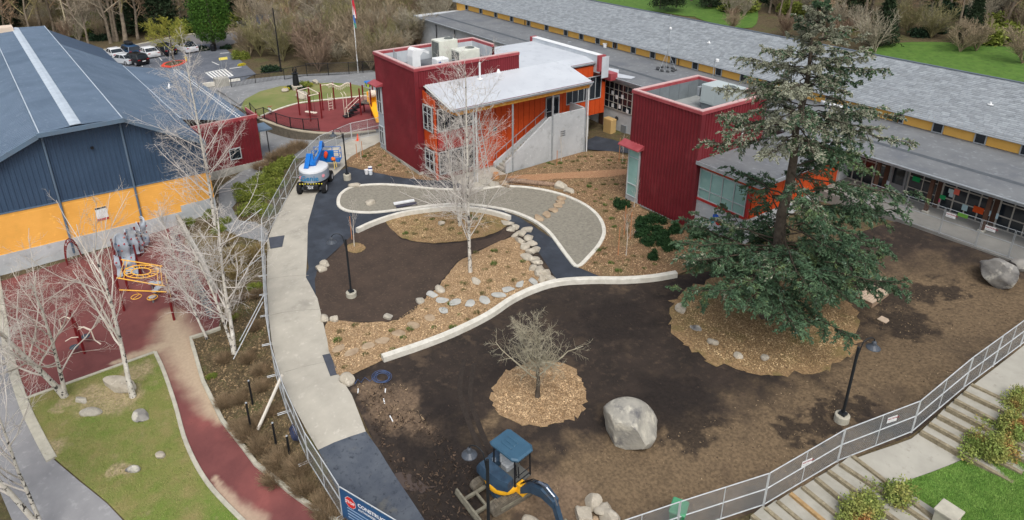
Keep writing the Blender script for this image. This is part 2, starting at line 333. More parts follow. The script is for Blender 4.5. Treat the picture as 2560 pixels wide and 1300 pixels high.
def strip(name, px, mat, w, h, closed=False, smooth=True, zf=None, base=.3, off=0, parent=None, wp=None, segs=None, jit=0):
    if wp is None:
        q = crom(px, closed) if smooth else np.asarray(px, float)
        P = (Gs(q) if zf is None else np.array([az(x, y, zf) for x, y in q]))[:, :2]
    else: P = np.asarray(wp, float)[:, :2]
    P = dens(P, .6, closed); n = len(P); zz = (Zs(P) if zf is None else np.full(n, zf))+off; mb = MB(); rings = []
    for i in range(n):
        a = P[i-1] if (closed or i) else P[i]; b = P[(i+1) % n] if (closed or i < n-1) else P[i]
        d = b-a; d = d/(np.linalg.norm(d)+1e-9); nn = np.array([-d[1], d[0]])
        L_, R_ = P[i]+nn*w/2, P[i]-nn*w/2; c = min(.02, w*.15)
        L2, R2 = P[i]+nn*(w/2-c), P[i]-nn*(w/2-c)
        rings.append([(*L_, zz[i]-base), (*R_, zz[i]-base), (*R_, zz[i]+h-c), (*R2, zz[i]+h), (*L2, zz[i]+h), (*L_, zz[i]+h-c)])
    if closed: rings.append(rings[0])
    mb.loft(rings, cap=not closed); o = mb.build(name, mat, parent, w=parent is not None)
    if parent is None: tag(o, kind='structure')
    return o, P
# soil of the construction yard
patch('soil', [(775,640),(800,600),(905,580),(1000,545),(1200,530),(1330,560),(1480,690),(1690,690),(1900,660),(2230,556),(2257,553),(2400,602),(2560,660),(2660,720),(2600,830),(2550,872),(2408,978),(2278,1090),(2093,1162),(1908,1274),(1690,1345),(1500,1410),(1300,1420),(1100,1400),(1040,1290),(940,1120),(880,990),(840,940),(800,800),(785,700)], m_soil, .03, smooth=False)
patch('raked_soil', [(790,690),(805,660),(830,640),(880,590),(900,580),(965,548),(985,570),(1005,600),(1080,612),(1160,607),(1240,592),(1262,570),(1285,580),(1260,600),(1200,625),(1145,655),(1115,690),(1090,720),(1060,745),(1030,775),(985,802),(900,806),(820,805),(800,780),(790,740)], m_yard, .05, wobble=.05)
# bark mulch beds
patch('mulch_bed', [(1440,668),(1475,643),(1500,610),(1512,580),(1497,545),(1462,512),(1400,484),(1330,467),(1262,462),(1215,455),(1240,440),(1268,437),(1380,402),(1460,380),(1530,378),(1580,395),(1600,520),(1725,585),(1800,620),(1740,670),(1690,690),(1600,698),(1510,697)], m_mulchb, .06, smooth=False)
patch('mulch_bed', [(818,808),(900,808),(985,804),(1035,780),(1062,748),(1092,722),(1117,692),(1147,657),(1202,627),(1262,600),(1290,595),(1320,640),(1340,690),(1390,702),(1335,722),(1280,748),(1220,790),(1140,830),(1050,862),(965,900),(900,930),(848,942),(825,880)], m_mulch, .07, wobble=.06)
patch('mulch_bed', [(962,550),(1010,540),(1060,532),(1130,527),(1200,532),(1262,548),(1270,562),(1235,585),(1165,602),(1085,609),(1015,600),(985,580)], m_mulcht, .07, wobble=.06)
patch('mulch_bed', [(862,412),(885,388),(925,370),(965,355),(1010,400),(1058,438),(1085,452),(1010,446),(950,435),(900,424)], m_mulchb, .06, wobble=.04)
patch('mulch_ring', [(1672,790),(1690,745),(1740,715),(1830,690),(1960,690),(2070,720),(2135,770),(2146,830),(2130,880),(2070,920),(1990,938),(1900,938),(1810,918),(1740,880),(1690,840)], m_mulcht, .045, wobble=.28)
patch('mulch_ring', [(1465,985),(1462,1020),(1440,1045),(1400,1060),(1340,1066),(1280,1055),(1240,1028),(1229,995),(1240,955),(1275,922),(1330,906),(1390,906),(1440,928),(1460,955)], m_mulch, .045, wobble=.16)
patch('mulch_ring', [(914,622),(905,631),(888,635),(872,631),(864,622),(872,613),(890,609),(906,613)], m_mulcht, .08, wobble=.04)
# raked bark path above the log
patch('bark_path', [(1268,455),(1280,442),(1350,437),(1440,432),(1560,425),(1566,437),(1500,446),(1400,449),(1330,455)], M('bark_path', (178,138,104), .95, (154,116,86), 8, bump=.03, bscale=16), .09, wobble=.04)
# basin, asphalt, concrete
BASIN = [(846,510),(852,488),(880,470),(940,463),(1010,466),(1100,475),(1200,474),(1262,468),(1330,472),(1400,487),(1460,513),(1497,545),(1510,580),(1500,610),(1474,642),(1444,668),(1420,645),(1392,607),(1368,578),(1328,550),(1270,528),(1190,515),(1120,513),(1040,521),(940,533),(880,531),(855,523)]
patch('asphalt_path', [(770,560),(790,485),(822,450),(850,428),(880,415),(960,433),(1020,446),(1090,452),(1180,452),(1240,440),(1262,462),(1262,470),(1262,530),(1300,545),(1385,600),(1444,668),(1520,694),(1440,704),(1395,706),(1375,675),(1345,630),(1310,585),(1278,556),(1255,547),(1190,535),(1100,530),(1010,540),(950,558),(895,582),(870,600),(820,645),(797,665),(793,690),(788,750),(775,720),(762,692),(772,672),(765,620)], m_asph, .045, smooth=False)
patch('gravel_basin', BASIN, m_gravel, .065, smooth=False)
strip('kerb', BASIN, m_kerb, .28, .14, closed=True)
o, _ = strip('kerb', [(893,583),(940,562),(1000,543),(1060,533),(1130,527),(1200,532),(1250,543),(1275,552)], m_kerb, .28, .42)
o, _ = strip('kerb', [(957,903),(1060,868),(1140,836),(1220,796),(1280,756),(1340,728),(1400,712),(1480,707),(1560,707),(1630,702),(1690,692)], m_kerb, .38, .38)
patch('concrete_path', [(960,330),(880,345),(812,378),(755,438),(712,505),(684,560),(668,605),(667,700),(672,790),(680,860),(696,930),(730,1010),(768,1080),(796,1128),(915,1082),(880,990),(845,935),(822,862),(806,800),(794,748),(765,695),(768,640),(770,560),(790,488),(822,452),(850,428),(885,390),(925,368),(965,352)], m_conc, .055, smooth=False)
patch('asphalt_path', [(796,1127),(915,1081),(950,1130),(1000,1210),(1060,1300),(1100,1380),(900,1420),(862,1300),(850,1240)], m_aspht, .06, smooth=False)
patch('asphalt_patch', [(672,596),(712,590),(706,619),(676,624)], M('asphalt_patch', (78,82,92), .85, (68,72,80), 2), .07, smooth=False)
patch('asphalt_patch', [(806,890),(825,886),(848,938),(826,943)], M('asphalt_patch', (78,82,92)), .07, smooth=False)
for px in ([(712,932),(826,905)], [(668,700),(772,690)], [(676,790),(804,775)]):      # control joints
    strip('path_joint', px, M('joint', (150,146,136), .9), .03, .004, smooth=False, off=.056, base=.01)
# ground beside the gym
patch('side_walk', [(548,470),(600,432),(660,400),(745,330),(640,455),(580,520),(598,552),(640,556),(668,575),(672,606),(640,600),(590,590),(545,565)], m_aspho, .03, smooth=False)
patch('driveway', [(655,412),(650,330),(600,270),(520,240),(440,215),(560,205),(700,190),(930,176),(965,190),(965,345),(880,360),(800,385),(740,398),(690,400)], m_aspho, .025, smooth=False)
patch('rubber_playground', [(-60,725),(0,705),(430,565),(446,562),(470,600),(510,660),(548,730),(552,790),(545,825),(482,846),(510,960),(560,1055),(640,1160),(720,1225),(830,1300),(900,1360),(700,1370),(600,1290),(520,1205),(468,1110),(440,1010),(412,930),(388,880),(68,992),(40,930),(0,760)], m_rub, .03, smooth=False)
patch('lawn', [(70,994),(386,882),(410,935),(437,1015),(466,1115),(518,1210),(600,1298),(660,1360),(400,1380),(330,1320),(270,1258),(205,1205),(140,1150),(100,1080)], m_grass, .04, smooth=False)
patch('asphalt_path', [(-60,720),(0,745),(10,800),(28,900),(62,1010),(98,1085),(135,1150),(200,1205),(268,1260),(325,1320),(360,1370),(60,1370),(0,1230),(-80,1100)], M('asphalt_lane', (144,144,145), .85, (128,128,130), .5, layers=[((160,160,160), 2.5, .56, .75)]), .025, smooth=False)
strip('kerb', [(66,998),(228,940),(388,882)], m_kerbo, .16, .12, smooth=False)
strip('kerb', [(388,882),(410,930),(438,1012),(467,1112),(518,1207),(598,1294),(680,1370)], m_kerbo, .2, .1)
strip('kerb', [(552,822),(477,847),(508,955),(557,1055),(640,1162),(722,1228),(835,1302),(930,1370)], m_kerbo, .2, .16, smooth=False)
strip('kerb', [(-10,690),(8,800),(26,900),(60,1010),(95,1085),(130,1150)], m_kerbo, .45, .1)
# far playground on its own terrace
ZP = .95
patch('rubber_terrace', [(652,292),(690,276),(742,260),(850,247),(960,236),(985,300),(945,322),(890,331),(830,331),(780,326),(722,317),(680,305)], m_rub2, 0, smooth=False, zf=ZP)
patch('lawn_terrace', [(602,268),(612,248),(650,228),(700,215),(770,209),(850,205),(940,206),(965,236),(850,247),(742,260),(652,290),(620,285)], m_lawn2, -.01, smooth=False, zf=ZP)
patch('asphalt_loop', [(600,262),(560,235),(540,222),(600,210),(700,196),(800,190),(940,184),(970,200),(940,206),(850,205),(770,209),(700,215),(650,228),(612,248)], m_aspho, -.03, smooth=False, zf=ZP)
strip('kerb', [(652,290),(742,259),(850,246),(962,235)], m_kerb, .2, .08, zf=ZP)
# lower right: stair path and lawn
patch('stair_path', [(2640,800),(2550,872),(2408,985),(2278,1098),(2093,1166),(1908,1280),(1700,1400),(2060,1420),(2180,1290),(2252,1208),(2412,1147),(2460,1090),(2560,1000),(2640,960)], M('stair_path', (172,169,158), .85, (158,155,145), .8, layers=[((142,138,128), 3, .58, .75)]), .03, smooth=False)
patch('lawn', [(2255,1208),(2412,1149),(2440,1130),(2500,1100),(2640,1000),(2800,1100),(2700,1400),(2150,1420),(2200,1280)], m_lush, .05, smooth=False)
# parking lot and road beyond
patch('parking_lot', [(180,150),(230,130),(420,112),(520,108),(560,118),(600,150),(640,185),(600,205),(470,222),(300,240)], m_aspl, .03, smooth=False, step=3)
patch('road', [(150,140),(250,128),(420,98),(480,88),(600,80),(720,68),(720,78),(600,105),(560,118),(520,110),(420,114),(230,140),(180,160)], M('road', (128,126,126), .9, (112,110,110), .5), .05, smooth=False, step=3)
strip('kerb', [(255,126),(330,115),(420,96),(480,86),(560,82),(640,76)], m_kerbo, .4, .15)
strip('kerb', [(470,222),(560,206),(600,200)], m_kerb, 1.2, .12)
for a, b in (((352,152),(356,167)), ((530,155),(548,163)), ((395,140),(405,152))): strip('bay_line', [a, b], M('road_paint', (226,226,222), .8), .14, .005, smooth=False, off=.035, base=.0)
for k in range(7):
    a = np.array([515, 182.])+(np.array([562, 173.])-np.array([515, 182.]))*k/6; b = np.array([538, 199.])+(np.array([582, 190.])-np.array([538, 199.]))*k/6
    strip('bay_line', [a, b], M('road_paint', (226,226,222)), .25, .005, smooth=False, off=.035, base=0)
for q in ([(515,182),(538,199)], [(562,173),(582,190)], [(515,182),(562,173)], [(538,199),(582,190)], [(574,172),(604,168)], [(550,134),(572,132)]): strip('bay_line', q, M('road_paint', (226,226,222)), .22, .005, smooth=False, off=.04, base=0)
patch('asphalt_path', [(1460,374),(1466,352),(1490,342),(1530,350),(1575,362),(1585,386),(1530,380)], m_asph, .075, smooth=False)
# puddles and torn-up tracks
m_pud = M('muddy_water', (82,70,63), .05, (74,63,57), .8, spec=.5)
for k, px in enumerate(([(985,1190),(1010,1182),(1040,1195),(1065,1215),(1088,1218),(1092,1232),(1070,1238),(1045,1232),(1010,1222)], [(970,1140),(1000,1138),(1030,1150),(1042,1162),(1020,1160),(990,1152)])):
    tag(patch('puddle', px, m_pud, .04), kind='structure')
#strip('drain_pipe_edge', [(925,1090),(960,1130),(1000,1190),(1030,1240)], M('edge_pink', (150,128,118), .9), .18, .03)

def rough(name, px, mat, off, amp, step, seed):      # churned ground: a sheet with real lumps and ruts
    P = world_poly(px, True, .1, None, step, seed); o = patch_w(name, P, mat, off, None, step); r = np.random.default_rng(seed); me = o.data; n = len(me.vertices); co = np.empty(n*3); me.vertices.foreach_get('co', co); co = co.reshape(-1, 3); ox, oy = o.location.x, o.location.y
    k = r.normal(size=(10, 2))*3.2; ph = r.uniform(0, 6.3, 10); w = np.c_[co[:, 0]+ox, co[:, 1]+oy]; h = sum(np.sin(w@q+p) for q, p in zip(k, ph))/4+r.normal(size=n)*.35
    e = np.array([np.min(((P-q)**2).sum(1)) for q in w])**.5; co[:, 2] += amp*h*np.clip(e/.8, 0, 1)+amp*.4*np.clip(e/.8, 0, 1); me.vertices.foreach_set('co', co.ravel()); me.update(); return o
rough('churned_mud', [(890,985),(960,965),(1020,990),(1080,1060),(1130,1110),(1190,1180),(1180,1290),(1120,1340),(1080,1320),(1030,1240),(960,1130),(920,1060)], m_soil, .03, .09, .28, 3)
rough('churned_mud', [(1300,1140),(1380,1130),(1470,1150),(1600,1160),(1720,1150),(1760,1200),(1640,1260),(1520,1300),(1420,1330),(1330,1290),(1310,1210)], m_soil, .035, .05, .32, 4)

m_rut = M('rut_soil', (44,38,34), .9, (56,48,42), 5, bump=.03, bscale=12)
for k, tr in enumerate(([(1240,1180),(1200,1120),(1170,1050),(1150,980),(1160,900)],)):
    for off_ in (0, 26): strip('tyre_rut', [(x+off_, y+off_*.35) for x, y in tr], m_rut, .26, .012, off=.034, base=.01)
# ------------------------------------------------------------------ building materials
m_red = M('red_metal', (118,36,44), .55, (104,31,38), .5, spec=.35, layers=[((132,52,58), .35, .52, .75), ((92,28,34), 1.3, .6, .78)])
m_redc = M('red_coping', (150,62,68), .5, (168,84,88), 1.5)
m_pinkc = M('coping_top', (208,176,172), .6, (194,160,158), 2)
m_org = M('orange_panel', (206,80,30), .6, (192,72,26), .6, layers=[((232,98,36), 3, .6, .75)])
m_orgr = M('red_panel', (176,52,48), .6, (160,46,44), .8)
m_grey = M('grey_panel', (176,184,190), .6, (164,172,178), .8)
m_lgrey = M('parapet_lining', (196,202,206), .7, (178,184,190), 1)
m_dgrey = M('parapet_lining_dark', (120,128,132), .75, (104,112,116), .8)
m_cw = M('concrete_wall', (190,194,196), .85, (172,176,178), .6, layers=[((152,155,156), 1.6, .58, .75), ((205,208,208), 4, .6, .75)])
m_cwb = M('concrete_base', (172,170,160), .85, (150,149,142), 1.2, layers=[((128,126,118), 2.5, .6, .75)])
m_wroof = M('white_membrane', (194,199,204), .6, (184,189,195), .4, layers=[((174,180,186), 1.2, .56, .72), ((160,166,172), 4, .66, .74)])
m_groof = M('grey_roofing', (117,120,122), .9, (106,109,112), .5, layers=[((140,144,147), 2.4, .56, .74), ((100,104,110), .25, .5, .7)])
m_step_shade = M('roof_strip', (88,93,98), .9, (76,81,86), 2)  # dark tone stands in for shade where the low roof steps
m_shing = M('roof_shingle', (150,156,160), .9, (138,144,149), 2, island=.16)
m_yel = M('yellow_siding', (238,176,84), .7, (228,166,76), .8, layers=[((252,196,96), 3, .6, .75), ((222,168,84), .4, .58, .75)])
m_yel2 = M('yellow_wall', (252,198,104), .7, (246,188,92), .8)
m_blue = M('blue_metal', (62,83,107), .5, (56,76,99), .6, spec=.4)
m_broof = M('blue_roofing', (100,117,136), .8, (91,108,127), .5, layers=[((111,127,144), 2.0, .56, .72), ((83,100,119), .2, .5, .7)])
m_trim = M('blue_trim', (96,112,128), .5, (94,116,136), 2)
m_strip = M('ridge_vent', (186,197,207), .6, (170,182,193), 1.5)
m_frame = M('window_frame', (178,183,185), .4, spec=.5)
m_frameb = M('bronze_frame', (176,172,164), .5)
m_glass = M('window_glass', (30,36,42), .06, (38,46,54), .7, spec=.6)
m_glassg = M('green_glass', (126,168,162), .08, (150,188,182), .6, spec=.6)
m_galv = M('galvanised_steel', (170,176,180), .45, (150,156,160), 3, metal=.3)
m_wood = M('glulam_beam', (214,158,72), .6, (190,128,52), 3)
m_brown = M('brown_post', (84,58,44), .7, (70,48,36), 3)
m_white = M('white_paint', (230,232,232), .5, (220,222,222), 2)
m_acl = M('unit_casing', (216,218,206), .5, (204,206,194), 2)
m_acd = M('unit_grille', (92,98,96), .6)
m_black = M('black_paint', (26,28,32), .5)
X3 = np.array([1., 0, 0]); Y3 = np.array([0, 1., 0]); Z3 = np.array([0, 0, 1.])
def corr(mb, p0, p1, z0, ztop, out, pitch=.3, depth=.05, zbot=None):
    p0 = np.array([p0[0], p0[1], 0.]); p1 = np.array([p1[0], p1[1], 0.]); Ln = np.linalg.norm(p1-p0); d = (p1-p0)/Ln; out = np.asarray(out, float)
    n = max(1, round(Ln/pitch)); pt = Ln/n; pr = []
    for i in range(n):
        for a, o in ((0, 0), (.45, 0), (.55, 1), (.9, 1)): pr.append(((i+a)*pt, o*depth))
    pr.append((Ln, 0)); b = len(mb.v); vs = []; fs = []
    for s_, o in pr:
        q = p0+d*s_+out*o; zt = ztop(s_) if callable(ztop) else ztop; zb = z0(s_) if callable(z0) else z0
        vs += [(q[0], q[1], zb), (q[0], q[1], zt)]
    flip = np.cross(d, Z3)@out < 0
    for i in range(len(pr)-1):
        f = (2*i, 2*i+2, 2*i+3, 2*i+1); fs.append(f[::-1] if flip else f)
    mb.add(vs, fs)
def window(par, p, ux, n, w, h, cols, rows, fm=m_frame, gm=m_glass, t=.05, d=.1, name='window', label=None):
    p = np.asarray(p, float); ux = np.asarray(ux, float); n = np.asarray(n, float); mb = MB()
    cs = np.r_[0, np.cumsum(cols)]/sum(cols)*w if not isinstance(cols, int) else np.linspace(0, w, cols+1)
    rs = np.r_[0, np.cumsum(rows)]/sum(rows)*h if not isinstance(rows, int) else np.linspace(0, h, rows+1)
    for i, c in enumerate(cs): mb.obox(p+ux*c+Z3*h/2+n*.03, ux, n, Z3, t if 0 < i < len(cs)-1 else t*1.3, d, h+t)
    for i, r in enumerate(rs):
        for k in range(len(cs)-1): mb.obox(p+ux*(cs[k]+cs[k+1])/2+Z3*r+n*.028, ux, n, Z3, cs[k+1]-cs[k]-t, d*.9, t if 0 < i < len(rs)-1 else t*1.3)
    o = mb.build(name, fm, par, w=True, label=label)
    for k in range(len(cs)-1):
        for i in range(len(rs)-1):
            a = p+ux*(cs[k]+t*.4)+Z3*(rs[i]+t*.4)+n*.02; u2 = ux*(cs[k+1]-cs[k]-t*.8); v2 = Z3*(rs[i+1]-rs[i]-t*.8)
            MB().obox(a+u2/2+v2/2, ux, n, Z3, np.linalg.norm(u2), .012, np.linalg.norm(v2)).build('pane', gm, o, w=True)
    return o
def panels(par, p, ux, n, length, z0, z1, pw, mat, ztop=None, th=.05, gap=.05):
    p = np.asarray(p, float); k = max(1, round(length/pw)); w = length/k
    for i in range(k):
        zt = z1 if ztop is None else ztop((i+.5)*w)
        MB().obox(p+ux*(i+.5)*w+Z3*((z0+zt)/2)+n*th/2, ux, n, Z3, w-gap, th, zt-z0).build('panel', mat, par, w=True)
# ------------------------------------------------------------------ long school wing
def long_wing():
    XL, XR = -91.5, 6
    b = thing('school_wing', 'long low school building with shingled gable roof and yellow clerestory band behind the courtyard', 'building', (-40, 50, 3.4))
    fl = MB().box(-24, XR, 44.45, 48.3, 2.2, 3.5).build('porch_floor', M('porch_concrete', (142,141,136), .85, (126,125,121), .8), b, w=True)
    MB().box(-24, XR, 48.3, 68, 2.0, 6.25).box(-91, -24, 47.0, 68, -.5, 6.25).build('wall', m_cw, b, w=True)
    MB().box(-91.2, XR, 54.55, 67.6, 6.0, 7.75).build('clerestory_wall', m_yel2, b, w=True)
    # low roof
    rf = MB(); rf.add([(-88.4,46.4,6.40),(XR,46.4,6.40),(XR,49.1,6.48),(-88.4,49.1,6.48),(XR,54.56,6.64),(-88.4,54.56,6.64),(-88.4,46.4,6.2),(XR,46.4,6.2),(-88.4,54.56,6.2),(XR,54.56,6.2)],
        [(0,1,2,3),(3,2,4,5),(6,7,1,0),(6,0,3,5,8),(6,8,9,7)])
    low = rf.build('low_roof', m_groof, b, w=True)
    MB().add([(-88.4,48.9,6.482),(XR,48.9,6.482),(XR,49.35,6.498),(-88.4,49.35,6.498)], [(0,1,2,3)]).build('roof_strip', m_step_shade, low, w=True)  # flat dark strip; the shade of the step between roof planes, in its colour
    MB().tube([(-88.4,46.34,6.34),(XR,46.34,6.34)], .07, 8).box(-88.4, XR, 46.36, 46.397, 6.15, 6.32).build('gutter', m_galv, low, w=True)
    # shingle roof, each course and tab real
    ey, ez, ry, rz = 54.1, 7.58, 61.0, 10.02; sl = np.array([0, ry-ey, rz-ez]); Ls = np.linalg.norm(sl); sl = sl/Ls; nn = np.array([0, -sl[2], sl[1]])
    MB().add([(XL,ey,ez),(XR,ey,ez),(XR,ry,rz),(XL,ry,rz),(XR,68,7.5),(XL,68,7.5),(XL,ey,ez-.12),(XR,ey,ez-.12)], [(0,1,2,3),(3,2,4,5),(6,7,1,0)]).build('upper_roof', M('roof_deck', (104,112,120), .9), b, w=True)
    rng = np.random.default_rng(4); V = []; Fs = []; nc = 30; ch = Ls/nc
    for r in range(nc):
        x = XL-rng.uniform(0, .33); s0 = r*ch
        while x < XR:
            wd = rng.uniform(.35, .7); x1 = min(x+wd-.02, XR+.05); th = rng.uniform(.012, .035); a = np.array([0, ey, ez])+sl*(s0-.01)+nn*(.008+th); c = np.array([0, ey, ez])+sl*(s0+ch)+nn*.006; g = np.array([0, ey, ez])+sl*(s0-.01)+nn*.002
            k = len(V); V += [(x,a[1],a[2]),(x1,a[1],a[2]),(x1,c[1],c[2]),(x,c[1],c[2]),(x,g[1],g[2]),(x1,g[1],g[2])]; Fs += [(k,k+1,k+2,k+3),(k+4,k+5,k+1,k)]; x += wd
    loc = FR[b.name][0]; o = raw('shingles', np.array(V)-loc, Fs, m_shing, b); o['kind'] = 'stuff'
    MB().beam((XL,ry,rz+.03),(XR,ry,rz+.03), .3, .05).build('ridge_cap', M('ridge_cap', (92,102,112), .9), b, w=True)
    MB().tube([(XL,ey-.06,ez-.05),(XR,ey-.06,ez-.05)], .06, 8).build('gutter', m_galv, b, w=True)
    for px in ((1312,50),(1538,112),(1697,150),(2245,300)):
        P = aY(px[0], px[1], 54.45); MB().tube([(P[0],54.44,6.6),(P[0],54.44,7.5)], .05, 6).build('downspout', M('brown_pipe', (120,92,60), .6), b, w=True)
    x = -88.2
    while x < 4:
        window(b, (x-.36, 54.52, 6.66), X3, -Y3, .72, .78, 1, 1, t=.06, d=.08); x += 2.93 if x > -66 else 3.86
    # storefront of the porch
    posts = [-24.6, -21.2, -17.6, -14.15, -10.7, -7.2, -3.7]
    for i, xp in enumerate(posts):
        MB().box(xp-.11, xp+.11, 46.75, 46.97, 3.5, 6.2).build('post', m_brown, b, w=True); MB().bbox(xp-.2, xp+.2, 46.66, 47.06, 3.5, 3.68, .04).build('post_foot', m_cwb, b, w=True)
        MB().box(xp-.14, xp+.14, 48.12, 48.28, 3.5, 6.2).build('pilaster', m_brown, b, w=True)
        if i < len(posts)-1:
            if i == 1: window(b, (xp+1.55, 48.25, 3.52), X3, -Y3, 1.9, 2.5, 2, 3, m_frameb); dr = MB().box(xp+.35, xp+1.4, 48.14, 48.26, 3.5, 5.85).build('door', M('door_grey', (128,130,132), .5), b, w=True); MB().box(xp+.5, xp+1.25, 48.1, 48.135, 4.3, 5.6).build('pane', m_glass, dr, w=True)
            else: window(b, (xp+.2, 48.25, 3.52), X3, -Y3, 3.1, 2.66, 4, [1, 1, 1], m_frameb, t=.075)
    for px, py, c, w_, h_ in ((2291,448,(18,148,84),.5,.34),(2538,498,(20,150,84),.62,.4),(2392,480,(236,116,96),.34,.4),(2343,499,(232,88,140),.36,.28),(2357,493,(40,160,96),.36,.3),(2407,540,(140,220,60),.62,.4),(2446,525,(214,84,28),.62,.44),(2378,478,(190,214,216),.32,.3),(2378,488,(190,206,214),.26,.26),(2412,519,(176,206,210),.34,.42),(2477,534,(196,220,228),.32,.38),(2489,539,(196,220,228),.32,.38),(2218,457,(200,214,224),.3,.34)):
        P = aY(px, py, 48.17); MB().box(P[0]-w_/2, P[0]+w_/2, 48.15, 48.16, P[2]-h_/2, P[2]+h_/2).build('paper', M('paper_%d_%d_%d' % c, c, .8), b, w=True)
    # window above the concrete wall by the passage, canopy end posts
    w0 = window(b, (-49.5, 46.97, 2.95), X3, -Y3, 3.9, 2.75, 6, 4, m_frameb)
    for k, (x_, z_) in enumerate(((-48.3,4.6),(-47.7,4.3),(-46.9,4.5),(-46.1,3.2),(-48.2,3.3),(-47.2,3.4))): MB().box(x_-.16, x_+.16, 46.85, 46.86, z_-.2, z_+.2).build('paper', m_white, b, w=True)
    MB().box(-50.2, -49.6, 46.9, 47.0, .2, 6).build('pilaster', m_brown, b, w=True)
    MB().lathe([(.22,0),(.22,.06),(.14,.07)], (-47.6,46.98,2.05), 12, (0,-1,0)).build('wall_vent', M('vent_dark', (60,62,66), .6), b, w=True)
    MB().box(-46.9, -46.2, 46.9, 46.995, .8, 1.6).build('panel_box', M('panel_grey', (120,126,130), .6), b, w=True)
    for xx in (-84, -79): MB().tube([(xx,46.8,1),(xx,46.8,6)], .07, 6).build('canopy_post', m_black, b, w=True)
    for px, py in ((1777,66),(2465,300)): P = aY(px, py, 57.5); MB().lathe([(.1,0),(.07,.25)], (P[0],57.5,8.75)).lathe([(.2,0),(.2,.04)], (P[0],57.5,8.8)).build('roof_vent', m_white, b, w=True)
    return b
wing = long_wing()
